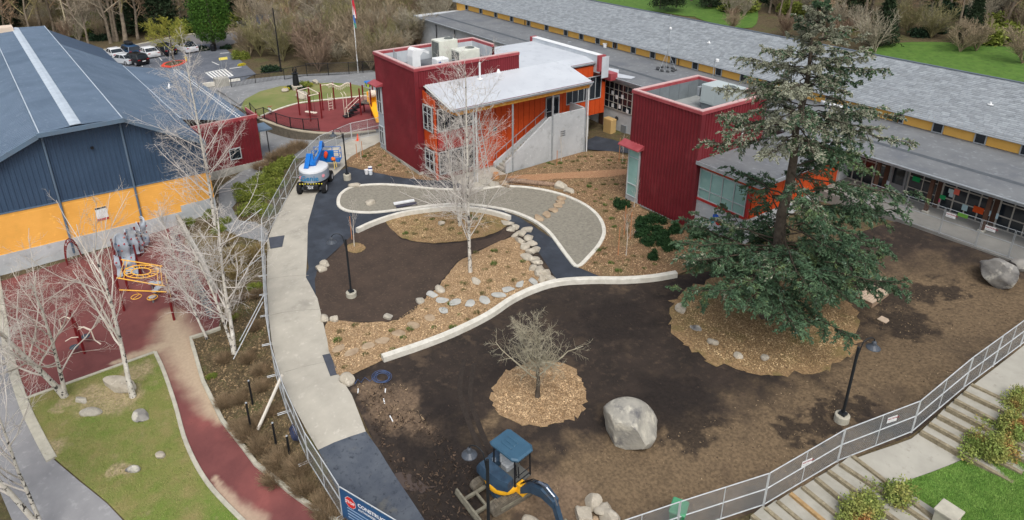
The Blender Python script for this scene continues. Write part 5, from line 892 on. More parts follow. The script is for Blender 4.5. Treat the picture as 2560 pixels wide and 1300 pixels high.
# ------------------------------------------------------------------ boom lift
def boom_lift():
    A, B_, Cc = G(756, 483), G(808, 484), G(822, 456); d = Cc-B_; d[2] = 0; d /= np.linalg.norm(d); rz = math.atan2(d[1], d[0]); t = thing('boom_lift', 'blue and grey articulated boom lift parked on the concrete path', 'boom lift', (A+B_)/2+d*1.25, rz)
    mb_, mg, mw_ = M('lift_blue', (16,112,196), .4, (14,98,178), 3), M('lift_grey', (146,157,170), .4), M('lift_white', (206,209,212), .45)
    MB().bbox(-1.55, 1.55, -.62, .62, .45, .85, .06).build('chassis', m_black, t)
    for x in (-1.2, 1.2):
        MB().box(x-.14, x+.14, -1.0, 1.0, .38, .56).build('axle', M('axle_grey', (70,74,78), .6), t)
        for sy in (-1, 1):
            w = MB().lathe([(.26,-.17),(.46,-.17),(.5,-.1),(.5,.1),(.46,.17),(.26,.17)], (x, sy*1.02, .5), 18, (0,1,0)).build('wheel', m_tyre, t); MB().lathe([(.26,0),(.24,.05),(.08,.06)], (x, sy*(1.02+.12), .5), 14, (0,sy,0)).build('rim', mw_, w)
            tr = MB()
            for k in range(18):
                a = k*6.2832/18; tr.obox((x+.5*math.cos(a), sy*1.02+(.08 if k % 2 else -.08), .5+.5*math.sin(a)), (math.cos(a),0,math.sin(a)), (0,1,0), (-math.sin(a),0,math.cos(a)), .05, .17, .07)
            o = tr.build('tread_lugs', m_tyre, w); o['kind'] = 'stuff'
    MB().lathe([(.6,.85),(.6,1.02)], n=16).build('turntable_ring', m_black, t)
    ov = lambda s, z: [(1.55*s*math.cos(a)*(1 if math.cos(a) < 0 else .8), 1.22*s*math.sin(a), z) for a in np.linspace(0, 6.2832, 25)[:-1]]
    MB().loft([ov(.92,1.0), ov(1,1.06), ov(1,1.85)]).build('counterweight', mg, t, smooth=True, sharp=40); MB().loft([ov(1,1.86), ov(.97,1.98), ov(.86,2.06)]).build('cowl', mw_, t, smooth=True, sharp=40); MB().loft([ov(.96,.88), ov(.96,1.0)]).build('skirt', m_black, t)
    # lettering wraps the counterweight end
    MB().text('Genie', .62, (-1.57,.78,1.28), (0,-1,0), Z3, bold=.012).build('logo', M('logo_blue', (20,120,170), .5), t)
    for y in (.8, -.98): MB().lathe([(.14,0),(.14,.01)], (-1.36 if y > 0 else -1.0, y, 1.5), 14, (-1, .5 if y > 0 else -.9, 0)).build('round_badge', M('badge', (226,150,160), .5), t)
    MB().text('4x4', .3, (-1.57,.28,.55), (0,-1,0), Z3, bold=.01).build('lettering', mw_, t); MB().text('Hi-Power', .14, (-1.57,.32,.76), (0,-1,0), Z3, bold=.004).build('lettering', mw_, t)
    for k in range(9): MB().obox((-1.5,-.9+k*.225,.98), (1,0,0), (0,1,0), Z3, .04, .1, .07).build('hazard_stripe', M('hazard_yellow', (230,214,60), .6), t)
    # arms
    MB().beam((-.75,.42,1.95), (.6,.42,2.75), .38, .4).build('riser_arm', mb_, t); MB().beam((.75,.3,2.7), (-.3,.05,2.1), .3, .3).build('lower_arm', mb_, t); MB().beam((-.2,-.1,2.2), (2.2,-.1,2.35), .3, .34).build('main_boom', mb_, t); MB().beam((2.2,-.1,2.35), (3.0,-.1,3.0), .26, .28).build('jib', mb_, t); MB().beam((2.95,-.1,3.0), (3.5,-.1,2.5), .26, .3).build('jib_head', mb_, t)
    MB().tube([(.9,.0,2.45),(2.0,.0,2.55)], .06, 8).build('cylinder', m_galv, t)
    bx = (3.35, 4.35); fl_ = MB().box(bx[0], bx[1], -1.45, .95, .95, 1.02).build('platform_floor', mb_, t); MB().box(bx[0]-.02, bx[0]+.04, -1.0, .6, 1.0, 2.1).build('platform_panel', mb_, t)
    for z in (1.5, 2.05): MB().tube([(bx[0],-1.45,z),(bx[1],-1.45,z),(bx[1],.95,z),(bx[0],.95,z),(bx[0],-1.45,z)], .03, 6).build('guard_rail', mb_, t)
    for x in bx:
        for y in (-1.45,-.65,.15,.95): MB().tube([(x,y,1.0),(x,y,2.06)], .03, 6).build('stanchion', mb_, t)
    for k, (y, z, c) in enumerate(((-.35,1.75,(232,78,40)),(-.95,1.3,(236,120,50)))):
        o = rock_mesh('hanging_harness', .35, .4, .8 if k == 0 else .5, 31+k, M('harness_%d' % k, c, .8), 2); q = bpy.data.objects.new('hanging_harness', o); COL.objects.link(q); q.parent = t; q.location = (bx[0]-.15, y, z)
    MB().tube([(bx[0]-.2,-1.0,1.1),(bx[0]-.22,-1.0,.4)], .05, 6).build('strap', M('strap_yellow', (226,200,120), .8), t); MB().tube([(bx[0]-.2,-1.15,1.1),(bx[0]-.22,-1.2,.55)], .04, 6).build('strap', M('strap_yellow', (226,200,120), .8), t)
    return t
boom_lift()
# ------------------------------------------------------------------ excavator
def excavator():
    c = G(1262, 1228); e = G(1345, 1185)-G(1225, 1255); ra = math.atan2(e[1], e[0]); t = thing('mini_excavator', 'small excavator with blue canopy and yellow skirt on the muddy ground', 'excavator', c, ra)
    md, my, mbl = M('exc_dark', (58,80,100), .4, (46,64,82), 3, layers=[((86,80,70), 2.5, .62, .76)]), M('exc_yellow', (236,176,40), .45), M('exc_canopy', (60,94,116), .45, (54,86,108), 2); mst = M('exc_steel', (132,128,112), .7, (104,100,88), 4)
    for sy in (-1, 1):
        pr = []
        for k in range(24):
            a = k*6.2832/24; x = .27*math.cos(a)+(.95 if math.cos(a) > 0 else -.95); pr.append((x, .29+.27*math.sin(a)))
        MB().loft([[(x, sy*.72-.17, z) for x, z in pr], [(x, sy*.72+.17, z) for x, z in pr]]).build('track', M('rubber_track', (112,105,92), .9, (82,76,67), 6), t)
        lg = MB()
        for k in range(30):
            u = k/30*2; x, z, nx, nz = (-.95+1.9*u, .56, 0, 1) if u < 1 else (.95-1.9*(u-1), .02, 0, -1)
            lg.cbox((x, sy*.72, z+.01*nz), (.05,.32,.03))
        o = lg.build('track_lugs', M('rubber_track', (84,80,72)), t); o['kind'] = 'stuff'
        MB().box(-.8, .8, sy*.72-.19, sy*.72+.19, .2, .36).build('track_frame', mst, t)
        MB().beam((-.6,sy*.42,.35), (-1.75,sy*.42,.28), .12, .12).build('blade_arm', mst, t)
    MB().box(-.7, .7, -.55, .55, .25, .5).build('undercarriage', md, t)
    MB().loft([[(-1.78,-.95,.02),(-1.78,.95,.02),(-1.86,.95,.02),(-1.86,-.95,.02)], [(-1.84,-.95,.25),(-1.84,.95,.25),(-1.92,.95,.25),(-1.92,-.95,.25)], [(-1.78,-.95,.46),(-1.78,.95,.46),(-1.86,.95,.46),(-1.86,-.95,.46)]]).build('blade', mst, t); MB().beam((-1.2,-.4,.32), (-1.2,.4,.32), .1, .1).build('blade_brace', mst, t)
    bd = G(1372, 1322)-c; h = math.atan2(bd[1], bd[0])-ra; u = lambda x, y, z: (x*math.cos(h)-y*math.sin(h), x*math.sin(h)+y*math.cos(h), z)
    def sh(mb): mb.v = [u(*p) for p in mb.v]; return mb
    rd = lambda s, z: [(s*.95*math.cos(a) if math.cos(a) < 0 else s*.8*math.cos(a), s*.82*math.sin(a), z) for a in np.linspace(0, 6.2832, 25)[:-1]]
    sh(MB().loft([rd(.5,.5), rd(.5,.62)])).build('slew_ring', md, t); sh(MB().loft([rd(.96,.62), rd(1,.68), rd(1,.92), rd(.97,.95)])).build('skirt', my, t, smooth=True, sharp=40)
    sh(MB().text('35G', .16, (-.3,-.84,.74), X3, Z3, bold=.004)).build('lettering', m_black, t)
    hd = lambda s, z: [(-.95*s,-.74*s,z),(-.55*s,-.80*s,z),(.35,-.78*s,z),(.75,-.55,z),(.72,-.22,z),(-.5,-.2,z),(-.95*s,-.2,z)]
    sh(MB().loft([hd(1,.95), hd(1,1.25), hd(.9,1.45)])).build('engine_hood', md, t, smooth=True, sharp=40); sh(MB().bbox(-.95, -.45, -.2, .78, .95, 1.5, .12)).build('rear_hood', md, t)
    sh(MB().box(-.45, .8, -.18, .78, .95, 1.02)).build('cab_floor', M('exc_floor', (96,96,92), .8), t); sh(MB().bbox(-.4, .05, .1, .55, 1.02, 1.3, .06).bbox(-.45, -.3, .1, .55, 1.3, 1.75, .05)).build('seat', M('seat_vinyl', (170,174,176), .6), t)
    for x in (.45, .6): sh(MB().tube([(x,.25,1.02),(x-.05,.25,1.6)], .025, 6)).build('lever', m_black, t)
    for x, y in ((.78,-.16),(.78,.74),(-.5,-.16),(-.5,.74)): sh(MB().tube([(x,y,1.0),(x*.95,y,2.42)], .035, 8)).build('canopy_post', m_black, t)
    for z in (1.15, 1.45): sh(MB().tube([(.79,-.16,z),(.79,.74,z)], .02, 6)).build('guard_bar', m_black, t)
    cp = lambda s, z, o_: [(-.62*s,-.3*s+o_,z),(-.5*s,-.36*s+o_,z),(.72*s,-.36*s+o_,z),(.95*s,-.2*s+o_,z),(.95*s,.62*s+o_,z),(.72*s,.8*s+o_,z),(-.5*s,.8*s+o_,z),(-.62*s,.7*s+o_,z)]
    sh(MB().loft([cp(1,2.42,.05), cp(1.02,2.5,.05), cp(.93,2.56,.06)])).build('canopy', mbl, t)
    for k in range(3): sh(MB().bbox(-.25, .35, .02+k*.2, .12+k*.2, 2.55, 2.6, .02)).build('canopy_rib', mbl, t)
    # boom
    sh(MB().cbox((.95,.1,.85), (.4,.36,.45))).build('swing_post', my, t); sh(MB().loft([[(1.0+dx,y,z) for y, z in ((-.08,.7),(.28,.7),(.28,1.06),(-.08,1.06))] for dx in (0,)]+[[(1.55,y,z) for y, z in ((-.1,1.2),(.3,1.2),(.3,1.62),(-.1,1.62))], [(2.15,y,z) for y, z in ((-.1,1.42),(.3,1.42),(.3,1.86),(-.1,1.86))], [(2.8,y,z) for y, z in ((-.06,1.28),(.26,1.28),(.26,1.62),(-.06,1.62))]])).build('boom', md, t, smooth=True, sharp=30)
    sh(MB().tube([(1.2,.1,1.15),(1.9,.1,1.9),(2.3,.1,1.95)], .06, 8)).build('boom_cylinder', M('chrome', (150,160,176), .2, metal=.8), t); sh(MB().beam((2.7,.1,1.5), (3.15,.1,.45), .2, .24)).build('arm', md, t); sh(MB().tube([(2.2,.1,1.95),(2.7,.1,1.75),(2.85,.1,1.4)], .05, 8)).build('arm_cylinder', M('chrome', (150,160,176)), t)
    for k in range(3): sh(MB().tube([(.9,.02+k*.08,1.1),(1.5,.02+k*.08,1.72),(2.1,.02+k*.08,1.93),(2.6,.02+k*.08,1.7)], .016, 5)).build('hose', m_black, t)
    bk = [(3.0,.5),(3.4,.42),(3.45,.12),(3.15,.0),(2.8,.12)]; sh(MB().loft([[(x,-.3,z) for x, z in bk], [(x,.5,z) for x, z in bk]])).build('bucket', mst, t)
    return t
excavator()
# ------------------------------------------------------------------ playground by the gym
m_pred, m_pyel, m_pgry, m_pcr = M('play_red', (112,26,30), .5), M('play_yellow', (238,182,74), .5), M('play_grey', (176,186,196), .6, (156,166,176), 3), M('play_cream', (226,214,196), .5)
def climber():
    b = [G(436, 801), G(311, 778), G(428, 748), G(322, 730)]; t = thing('overhead_climber', 'yellow overhead ring ladder on dark red posts in the gym playground', 'climbing frame', b[0]); top = [p+Z3*2.5 for p in b]
    for p in b: MB().tube([p-Z3*.1, p+Z3*2.7], .075, 8).build('post', m_pred, t, w=True)
    r, l, rb, lb = top
    for a, c in ((r, l), (rb, lb)): MB().tube([a, c], .04, 8).build('side_rail', m_pyel, t, w=True)
    m_ = (r+l+rb+lb)/4; ux = (r-l)/np.linalg.norm(r-l); uy = np.cross(Z3, ux); R_ = 1.0
    for rr in (R_, R_*.55): MB().tube([m_+ux*rr*1.15*math.cos(a)+uy*rr*.75*math.sin(a)+Z3*.06 for a in np.linspace(0, 6.2832, 25)], .035, 6, cap=False).build('ring_rail', m_pyel, t, w=True)
    for k in range(14): a = k*6.2832/14; q = lambda s: m_+ux*s*1.15*math.cos(a)+uy*s*.75*math.sin(a)+Z3*.06; MB().tube([q(.55), q(1)], .022, 5).build('rung', m_pyel, t, w=True)
    for f in (.08, .16, .84, .92): MB().tube([l+(r-l)*f, lb+(rb-lb)*f], .025, 6).build('rung', m_pyel, t, w=True)
    a, c = b[1]+Z3*1.6, b[0]+Z3*2.1; fo = -uy*(.0); MB().tube([a, c], .04, 8).build('front_bar', m_pyel, t, w=True)
    for f in (.33, .66):
        q = a+(c-a)*f-Z3*.45; MB().tube([q+ux*.3*math.cos(x)+uy*.3*math.sin(x) for x in np.linspace(0, 6.2832, 17)], .022, 6, cap=False).build('grab_ring', m_pyel, t, w=True); MB().tube([q+Z3*.45, q+uy*.3], .012, 5).build('hanger', m_pyel, t, w=True); MB().tube([q-uy*.3, q+uy*.3], .018, 5).build('cross_bar', m_pyel, t, w=True)
    for k in range(6): MB().tube([b[0]+(b[2]-b[0])*0+Z3*(.4+k*.32)+uy*.0, b[2]+Z3*(.4+k*.32)], .025, 6).build('side_rung', m_pyel, t, w=True)
climber()
def wall_board(t, pa, pb, h0, h1, seed):
    rng = random.Random(seed); n, m_ = 9, 8; front = []; d = pb-pa; L_ = np.linalg.norm(d[:2]); d = d/np.linalg.norm(d); nr = np.array([d[1], -d[0], 0.])
    f = lambda i, j: pa+d*L_*(i/n)+nr*(.22*math.sin(i/n*6.28*1.1+seed)+.08*math.sin(j*1.3+seed))+Z3*(h0+(h1-h0+.25*math.sin(i/n*3.14*2+seed*2))*j/m_)
    mb = MB(); V = [f(i, j)+nr*.05 for i in range(n+1) for j in range(m_+1)]+[f(i, j)-nr*.05 for i in range(n+1) for j in range(m_+1)]; k = (n+1)*(m_+1); fs = []
    ix = lambda i, j: i*(m_+1)+j
    for i in range(n):
        for j in range(m_): fs += [(ix(i,j), ix(i+1,j), ix(i+1,j+1), ix(i,j+1)), (k+ix(i,j), k+ix(i,j+1), k+ix(i+1,j+1), k+ix(i+1,j))]
    for i in range(n): fs += [(ix(i,m_), ix(i+1,m_), k+ix(i+1,m_), k+ix(i,m_)), (ix(i,0), k+ix(i,0), k+ix(i+1,0), ix(i+1,0))]
    for j in range(m_): fs += [(ix(0,j), ix(0,j+1), k+ix(0,j+1), k+ix(0,j)), (ix(n,j), k+ix(n,j), k+ix(n,j+1), ix(n,j+1))]
    mb.add(V, fs); o = mb.build('board', m_pgry, t, smooth=True, w=True, sharp=50); cols = [(170,50,56),(60,64,72),(86,120,150),(190,120,110)]
    for q in range(12):
        i, j = rng.randrange(1, n), rng.randrange(1, m_); p = f(i, j)
        for s in (1, -1): MB().lathe([(.07,0),(.055,.05),(.02,.07)], p+nr*s*.05, 7, nr*s).build('hold', M('hold_%d' % (q % 4), cols[q % 4], .6), o, w=True)
t = thing('climbing_wall', 'wavy grey climbing boards with coloured holds near the gym wall', 'climbing wall', G(335, 690))
for k, (a, b, h0, h1) in enumerate((((300,690),(352,688),.1,1.5),((296,672),(330,655),.3,2.3),((330,655),(352,640),.4,2.3),((345,640),(362,628),.1,2.2),((362,628),(374,610),.3,2.3))): wall_board(t, G(*a), G(*b), h0, h1, k+1)
for q in ((296,672),(330,655),(352,640),(362,628),(352,688)): p = G(*q); MB().tube([p, p+Z3*2.4], .06, 8).build('post', m_pred, t, w=True)
for k, (px, py) in enumerate([(382,722),(398,722),(398,734),(391,742),(384,757)]): t = thing('stepping_pod', 'small round grey stepping pod behind the yellow ladder, %s from the back' % ordn[k], 'stepping pod', G(px, py), 0, 'stepping pods'); MB().lathe([(.05,0),(.05,.4)], n=8).build('stem', m_dgrey, t); MB().lathe([(.12,.38),(.22,.45),(.22,.5),(.18,.52)], n=12).build('disc', m_pgry, t)
t = thing('spinner_climber', 'two dark red posts with bent white handles beside the lane', 'climbing frame', G(200, 872))
for k, p in enumerate((G(198, 858), G(212, 885))):
    MB().tube([p, p+Z3*2.3], .07, 8).build('post', m_pred, t, w=True); s = -1 if k == 0 else 1
    MB().tube([p+Z3*1.7, p+Z3*1.9+rt*s*.4, p+Z3*1.7+rt*s*.75, p+Z3*1.0+rt*s*.8, p+Z3*.7+rt*s*1.1], .035, 6).build('handle', m_pcr, t, w=True); MB().tube([p+Z3*1.2, p+Z3*1.15-rt*s*.5, p+Z3*.9-rt*s*.9], .03, 6).build('handle', m_pcr, t, w=True); MB().lathe([(.2,0),(.25,.05),(.2,.1)], p+Z3*.45-rt*s*.5, 12).build('foot_disc', M('pod_dark', (60,74,86), .6), t, w=True)
t = thing('arch_ladder', 'curved dark red arch ladder against the gym wall', 'climbing frame', G(180, 655)); a, c = G(168, 660), G(205, 645)
for off in (-.3, .3): MB().tube([a+(c-a)*(.5-.5*math.cos(x))+gn*off+Z3*1.7*math.sin(x) for x in np.linspace(0, math.pi, 13)], .04, 6).build('arch', m_pred, t, w=True)
for x in np.linspace(.25, math.pi-.25, 9): q = a+(c-a)*(.5-.5*math.cos(x))+Z3*1.7*math.sin(x); MB().tube([q-gn*.3, q+gn*.3], .025, 6).build('rung', m_pred, t, w=True)
# ------------------------------------------------------------------ far playground
Q = lambda x, y: az(x, y, ZP)
t = thing('disc_swing_frame', 'dark red post frame with hanging white discs in the far playground', 'climbing frame', Q(777, 290)); pp = [Q(750,288), Q(778,280), Q(777,303), Q(805,296)]
for p in pp: MB().tube([p, p+Z3*2.9], .08, 8).build('post', m_pred, t, w=True)
for a, c in ((0, 1), (2, 3), (0, 2), (1, 3)): MB().tube([pp[a]+Z3*2.75, pp[c]+Z3*2.75], .05, 6).build('beam', m_pcr, t, w=True)
for k in range(4): q = pp[0]+(pp[3]-pp[0])*(.35+.12*k); MB().tube([q+Z3*.55, q+Z3*2.75], .015, 5).build('chain', m_black, t, w=True); MB().lathe([(.22,.5),(.24,.54),(.2,.58)], q, 12).build('disc', m_pcr, t, w=True)
t = thing('wave_ladder', 'wavy cream overhead ladder on dark red posts in the far playground', 'climbing frame', Q(820, 275)); pp = [Q(808,276), Q(838,272), Q(882,272)]
for p in pp: MB().tube([p, p+Z3*3.0], .08, 8).build('post', m_pred, t, w=True)
MB().tube([pp[0]+Z3*2.85, pp[1]+Z3*2.85], .04, 6).build('cross_bar', m_pcr, t, w=True); a, c = (pp[0]+pp[1])/2+Z3*2.75, pp[2]+Z3*2.8; wv = [a+(c-a)*f+Z3*.18*math.sin(f*9) for f in np.linspace(0, 1, 14)]; MB().tube(wv, .055, 8).build('wave_beam', m_pcr, t, w=True)
for q in wv[1:-1]: MB().tube([q, q+np.array([.25,0,-.25]), q+np.array([0,.05,-.42]), q+np.array([-.25,0,-.25]), q], .02, 5).build('loop', m_pcr, t, w=True)
q = Q(862, 292); 
for s in (0, 1): MB().tube([q+Y3*s*.35, q+Y3*s*.35+Z3*2.4, q+Y3*s*.35+Z3*2.6-X3*.5], .03, 6).build('pole', m_pcr, t, w=True)
q = Q(823, 276)
for s in (0, 1): MB().tube([q+Y3*s*.45, q+Y3*s*.45+Z3*1.9], .025, 6).build('ladder_side', m_pcr, t, w=True)
for k in range(5): MB().tube([q+Z3*(.2+k*.3), q+Y3*.45+Z3*(.2+k*.3)], .02, 6).build('rung', m_pcr, t, w=True)
t = thing('slide_tower', 'play platform with black stairs, railing and yellow slide beside the red building', 'play structure', Q(915, 288)); pp = [Q(903,288), Q(911,279), Q(930,290), Q(936,280)]
for p in pp: MB().tube([p, p+Z3*3.0], .085, 8).build('post', m_pred, t, w=True)
MB().loft([[p+Z3*1.25 for p in (pp[0], pp[2], pp[3], pp[1])], [p+Z3*1.35 for p in (pp[0], pp[2], pp[3], pp[1])]]).build('deck', m_black, t, w=True)
for a, c in ((pp[0], pp[2]), (pp[1], pp[3])):
    MB().tube([a+Z3*2.2, c+Z3*2.2], .03, 6).build('rail', m_pcr, t, w=True)
    for k in range(1, 9): q = a+(c-a)*k/9; MB().tube([q+Z3*1.35, q+Z3*2.2], .015, 5).build('baluster', m_pcr, t, w=True)
s0, s1 = Q(868, 293), pp[0]*.5+pp[1]*.5
for k in range(5): q = s0+(s1-s0)*(k/5); MB().cbox((q[0], q[1], ZP+.12+k*.24), (.7,.75,.12)).build('stair_tread', m_black, t, w=True)
for s in (-1, 1): MB().tube([s0+X3*.35*s+Z3*.1, s0+X3*.35*s+Z3*.9, s1+X3*.35*s+Z3*2.1], .03, 6).build('stair_rail', m_pcr, t, w=True)
a, c = (pp[2]+pp[3])/2+Z3*1.4, Q(950, 308)+Z3*.15; d = c-a; sd = np.cross(Z3, d/np.linalg.norm(d)); mb = MB(); rg = []
for f in np.linspace(0, 1, 9):
    q = a+d*f+Z3*(-.12*math.sin(f*3.14)); rg.append([q-sd*.4+Z3*.28, q-sd*.36+Z3*.0, q+sd*.36, q+sd*.4+Z3*.28, q+sd*.44+Z3*.28, q+sd*.42-Z3*.06, q-sd*.42-Z3*.06, q-sd*.44+Z3*.28])
mb.loft(rg); m_sl = M('slide_yellow', (246,180,40), .4); mb.build('slide', m_sl, t, w=True, smooth=True, sharp=40); MB().lathe([(.38,-.35),(.42,0),(.38,.35)], a+Z3*1.0+d*.06, 12, sd).build('slide_hood', m_pcr, t, w=True); MB().obox(a+Z3*.55-d*.02, sd, d/np.linalg.norm(d), Z3, 1.1, .08, 1.1).build('slide_panel', m_sl, t, w=True)
t = thing('spring_rider', 'small white spring toy with red handle in the far playground', 'play toy', Q(676, 286)); MB().tube([(.12*math.cos(k),.12*math.sin(k),.03*k) for k in np.arange(0, 14, .8)], .02, 5).build('spring', m_black, t); MB().bbox(-.35, .35, -.1, .1, .42, .72, .08).build('seat', m_white, t); MB().tube([(.2,-.25,.95),(.2,.25,.95)], .025, 6).build('handle', M('hold_0', (170,50,56)), t)
t = thing('picnic_toy', 'small blue and yellow plastic play table on the far lawn', 'play table', Q(922, 216)); MB().bbox(-.5, .5, -.4, .4, .5, .62, .05).build('top', M('toy_blue', (40,120,200), .5), t)
for x in (-.35, .35):
    for y in (-.25, .25): MB().bbox(x-.07, x+.07, y-.07, y+.07, 0, .5, .02).build('leg', M('toy_yellow', (190,210,60), .5), t)
t = thing('planter_sculpture', 'dark sculpture on a stone pedestal among shrubs on the far lawn', 'sculpture', Q(742, 222)); MB().bbox(-.6, .6, -.6, .6, 0, .45, .08).build('pedestal', m_stonel, t); MB().lathe([(.38,.45),(.4,.6),(.34,1.5),(.3,1.8),(.42,1.95),(.3,2.0)], n=14).build('vessel', m_black, t)
for k in range(6): MB().tube([(.1*math.cos(k),.1*math.sin(k),1.9),(.25*math.cos(k),.25*math.sin(k),2.3),(.2*math.cos(k+.5),.2*math.sin(k+.5),2.75)], .06, 6, r1=.015).build('blade', m_black, t)
# ------------------------------------------------------------------ rooftop equipment
def ac(P, rz, L, Wd, Hh, label, fan=True, mat=m_acl, skid=.15):
    t = thing('rooftop_unit', label, 'air conditioner', P, rz, 'rooftop air conditioning units'); MB().box(-L/2+.1, L/2-.1, -Wd/2+.1, Wd/2-.1, 0, skid).build('skid', m_dgrey, t); MB().bbox(-L/2, L/2, -Wd/2, Wd/2, skid, Hh, .03).build('casing', mat, t)
    if fan: MB().lathe([(.42,0),(.42,.06),(.36,.08),(.3,.02)], (L*.22,0,Hh), 16).build('fan', m_acd, t)
    for k in range(5): MB().box(-L/2-.012, -L/2, -Wd/2+.1+k*(Wd-.2)/5, -Wd/2+.06+(k+1)*(Wd-.2)/5, skid+.15, Hh-.15).build('grille', m_acd, t)
    for k in range(2): MB().box(-L/2+.15+k*(L/2), k*L/2-.1, -Wd/2-.015, -Wd/2, skid+.12, Hh-.12).build('access_panel', mat, t)
    return t
RZ = 8.62
ac(np.array([-53.2,32.6,RZ]), R(90), 2.2, 1.5, 1.45, 'pale air conditioner with black round fan nearest the right parapet of the red box'); ac(np.array([-55.6,31.8,RZ]), R(90), 2.0, 1.5, 2.0, 'tall pale air conditioner in the middle of the red box roof')
t = thing('duct_hood', 'tall white curved ventilation hood at the left of the red box roof', 'vent hood', (-54.4,27.9,RZ)); MB().loft([[(-.5,-.4,0),(.5,-.4,0),(.5,.4,0),(-.5,.4,0)], [(-.5,-.4,1.2),(.5,-.4,1.2),(.5,.4,1.2),(-.5,.4,1.2)], [(-.5,-.3,1.75),(.5,-.3,1.75),(.5,.8,1.65),(-.5,.8,1.65)], [(-.45,-.1,1.95),(.45,-.1,1.95),(.45,1.3,1.5),(-.45,1.3,1.5)], [(-.45,1.2,1.3),(.45,1.2,1.3),(.45,1.35,1.25),(-.45,1.35,1.25)]]).build('hood', m_white, t)
t = thing('inverter_cluster', 'small white box unit beside the white hood on the red box roof', 'equipment', (-52.6,29.6,RZ)); MB().bbox(-.5, .5, -.6, .6, .2, 1.1, .05).build('casing', m_white, t); MB().cbox((.51,-.35,.8), (.01,.25,.18)).build('logo_plate', M('plate_blue', (40,70,140), .5), t); MB().tube([(.4,.7,0),(.4,.7,.8),(.1,1.4,.8),(.1,2.0,.1)], .05, 6).build('pipe', m_galv, t)
t = thing('pipe_stand', 'grey pipe stand at the left parapet of the red box roof', 'pipes', (-56.6,27.0,RZ))
for k in range(3): MB().tube([(0,k*.12,0),(0,k*.12,1.5-.2*k)], .04, 6).build('pipe', m_galv, t)
t = ac(np.array([-30.9,41.3,8.32]), R(0), 2.6, 1.9, 1.9, 'bulky grey air conditioner in the roof well of the red tower', mat=M('unit_grey', (176,186,186), .5), skid=.5); MB().tube([(-1.6,-.5,0),(-1.6,-.5,1.6),(-1.6,.2,1.6),(-1.6,.2,.2),(-1.3,.2,.2)], .06, 6).build('pipe', m_galv, t); MB().cbox((-1.65,-.6,1.2), (.25,.4,.7)).build('control_box', m_galv, t)
t = thing('camera_mast', 'thin camera mast on a tripod weighted with sandbags on the long grey roof', 'mast', (-46.3,52.2,6.58)); MB().tube([(0,0,.1),(0,0,5.6)], .03, 6).build('mast', m_galv, t)
for k in range(3): a = k*2.1+.5; MB().tube([(1.0*math.cos(a),1.0*math.sin(a),.05),(0,0,2.0)], .02, 6).build('leg', m_galv, t)
for k in range(9): o = bpy.data.objects.new('sandbag', rock_mesh('sandbag', .6, .35, .22, 60+k, M('sandbag', (74,76,78), .9), 2)); COL.objects.link(o); o.parent = t; o.location = (.9*math.cos(k*.7), .8*math.sin(k*.7), .12)
MB().lathe([(.05,0),(.13,.05),(.13,.2),(.05,.25)], (.1,0,4.1), 10).build('camera_dome', m_white, t)
t = thing('dome_camera', 'white dome security camera on a short pole behind the red tower', 'camera', (-40.6,52.4,6.58)); MB().tube([(0,0,0),(0,0,2.0),(.2,0,2.3)], .035, 6).build('pole', m_galv, t); MB().lathe([(.05,.0),(.17,.08),(.17,.3),(.05,.34)], (.3,0,1.95), 12).build('dome', m_white, t)
P = az(1512, 119, 6.6); t = thing('roof_bucket', 'white plastic bucket left on the long grey roof', 'bucket', (P[0],P[1],6.62)); MB().lathe([(.2,0),(.25,.45),(.27,.46),(.24,.43)], n=14).build('pail', m_white, t)
P = az(1421, 107, 6.5); tag(MB().lathe([(.08,0),(.08,.4)], (P[0],P[1],6.6), 8, (1,.3,0)).build('roof_can', m_galv), 'small metal cylinder lying on the long grey roof', 'canister')
t = thing('roof_boat', 'long white and blue object lying on the roof behind the fir', 'kayak', tuple(az(2112, 278, 6.72))); MB().loft([[(x, w_*math.cos(a), .22+.2*math.sin(a)) for a in np.linspace(0, 6.2832, 11)[:-1]] for x, w_ in ((-2.2,.03),(-1.6,.2),(0,.28),(1.6,.2),(2.2,.03))]).build('hull', m_white, t, smooth=True); MB().cbox((.6,0,.42), (1.5,.34,.14)).build('deck', M('deck_blue', (40,110,150), .5), t)
# ------------------------------------------------------------------ small things on the site
def cone(P, label):
    t = thing('traffic_cone', label, 'traffic cone', P, .3, 'orange traffic cones'); MB().box(-.2, .2, -.2, .2, 0, .04).build('base', M('cone_orange', (240,76,34), .6), t); MB().lathe([(.15,.04),(.03,.72)], n=14).build('body', M('cone_orange', (240,76,34)), t)
cone(G(895,352), 'orange traffic cone standing by the fence near the red building'); cone(Q(641,291), 'orange traffic cone behind the red gym annex corner')
for k, (px, py, c, l) in enumerate(((917,436,(226,226,226),'left white bucket on the asphalt near the mulch'),(927,437,(214,222,228),'right white bucket with a pale label on the asphalt near the mulch'),(926,429,(40,70,160),'blue cooler behind the two white buckets'))): t = thing('bucket', l, 'bucket', G(px, py), 0, 'buckets by the path'); MB().lathe([(.15,0),(.18,.42),(.19,.43)], n=12).build('pail', M('pail_%d' % k, c, .5), t); MB().lathe([(.2,.43),(.2,.46)], n=12).build('lid', m_white, t)
t = thing('ladder', 'tall silver extension ladder leaning on the orange wall', 'ladder', G(1213, 428)); a = G(1212, 430); top = np.array([-47.45, 29.9, 5.3]); sd = Y3*.22
a = np.array([-46.4, a[1], .52])
for s in (-1, 1): MB().beam(a+sd*s, np.array([top[0], a[1]-.3, top[2]])+sd*s, .05, .08).build('rail', m_rail, t, w=True)
for k in range(14): q = a+(np.array([top[0], a[1]-.3, top[2]])-a)*(k+.7)/14.5; MB().tube([q-sd, q+sd], .02, 6).build('rung', m_rail, t, w=True)
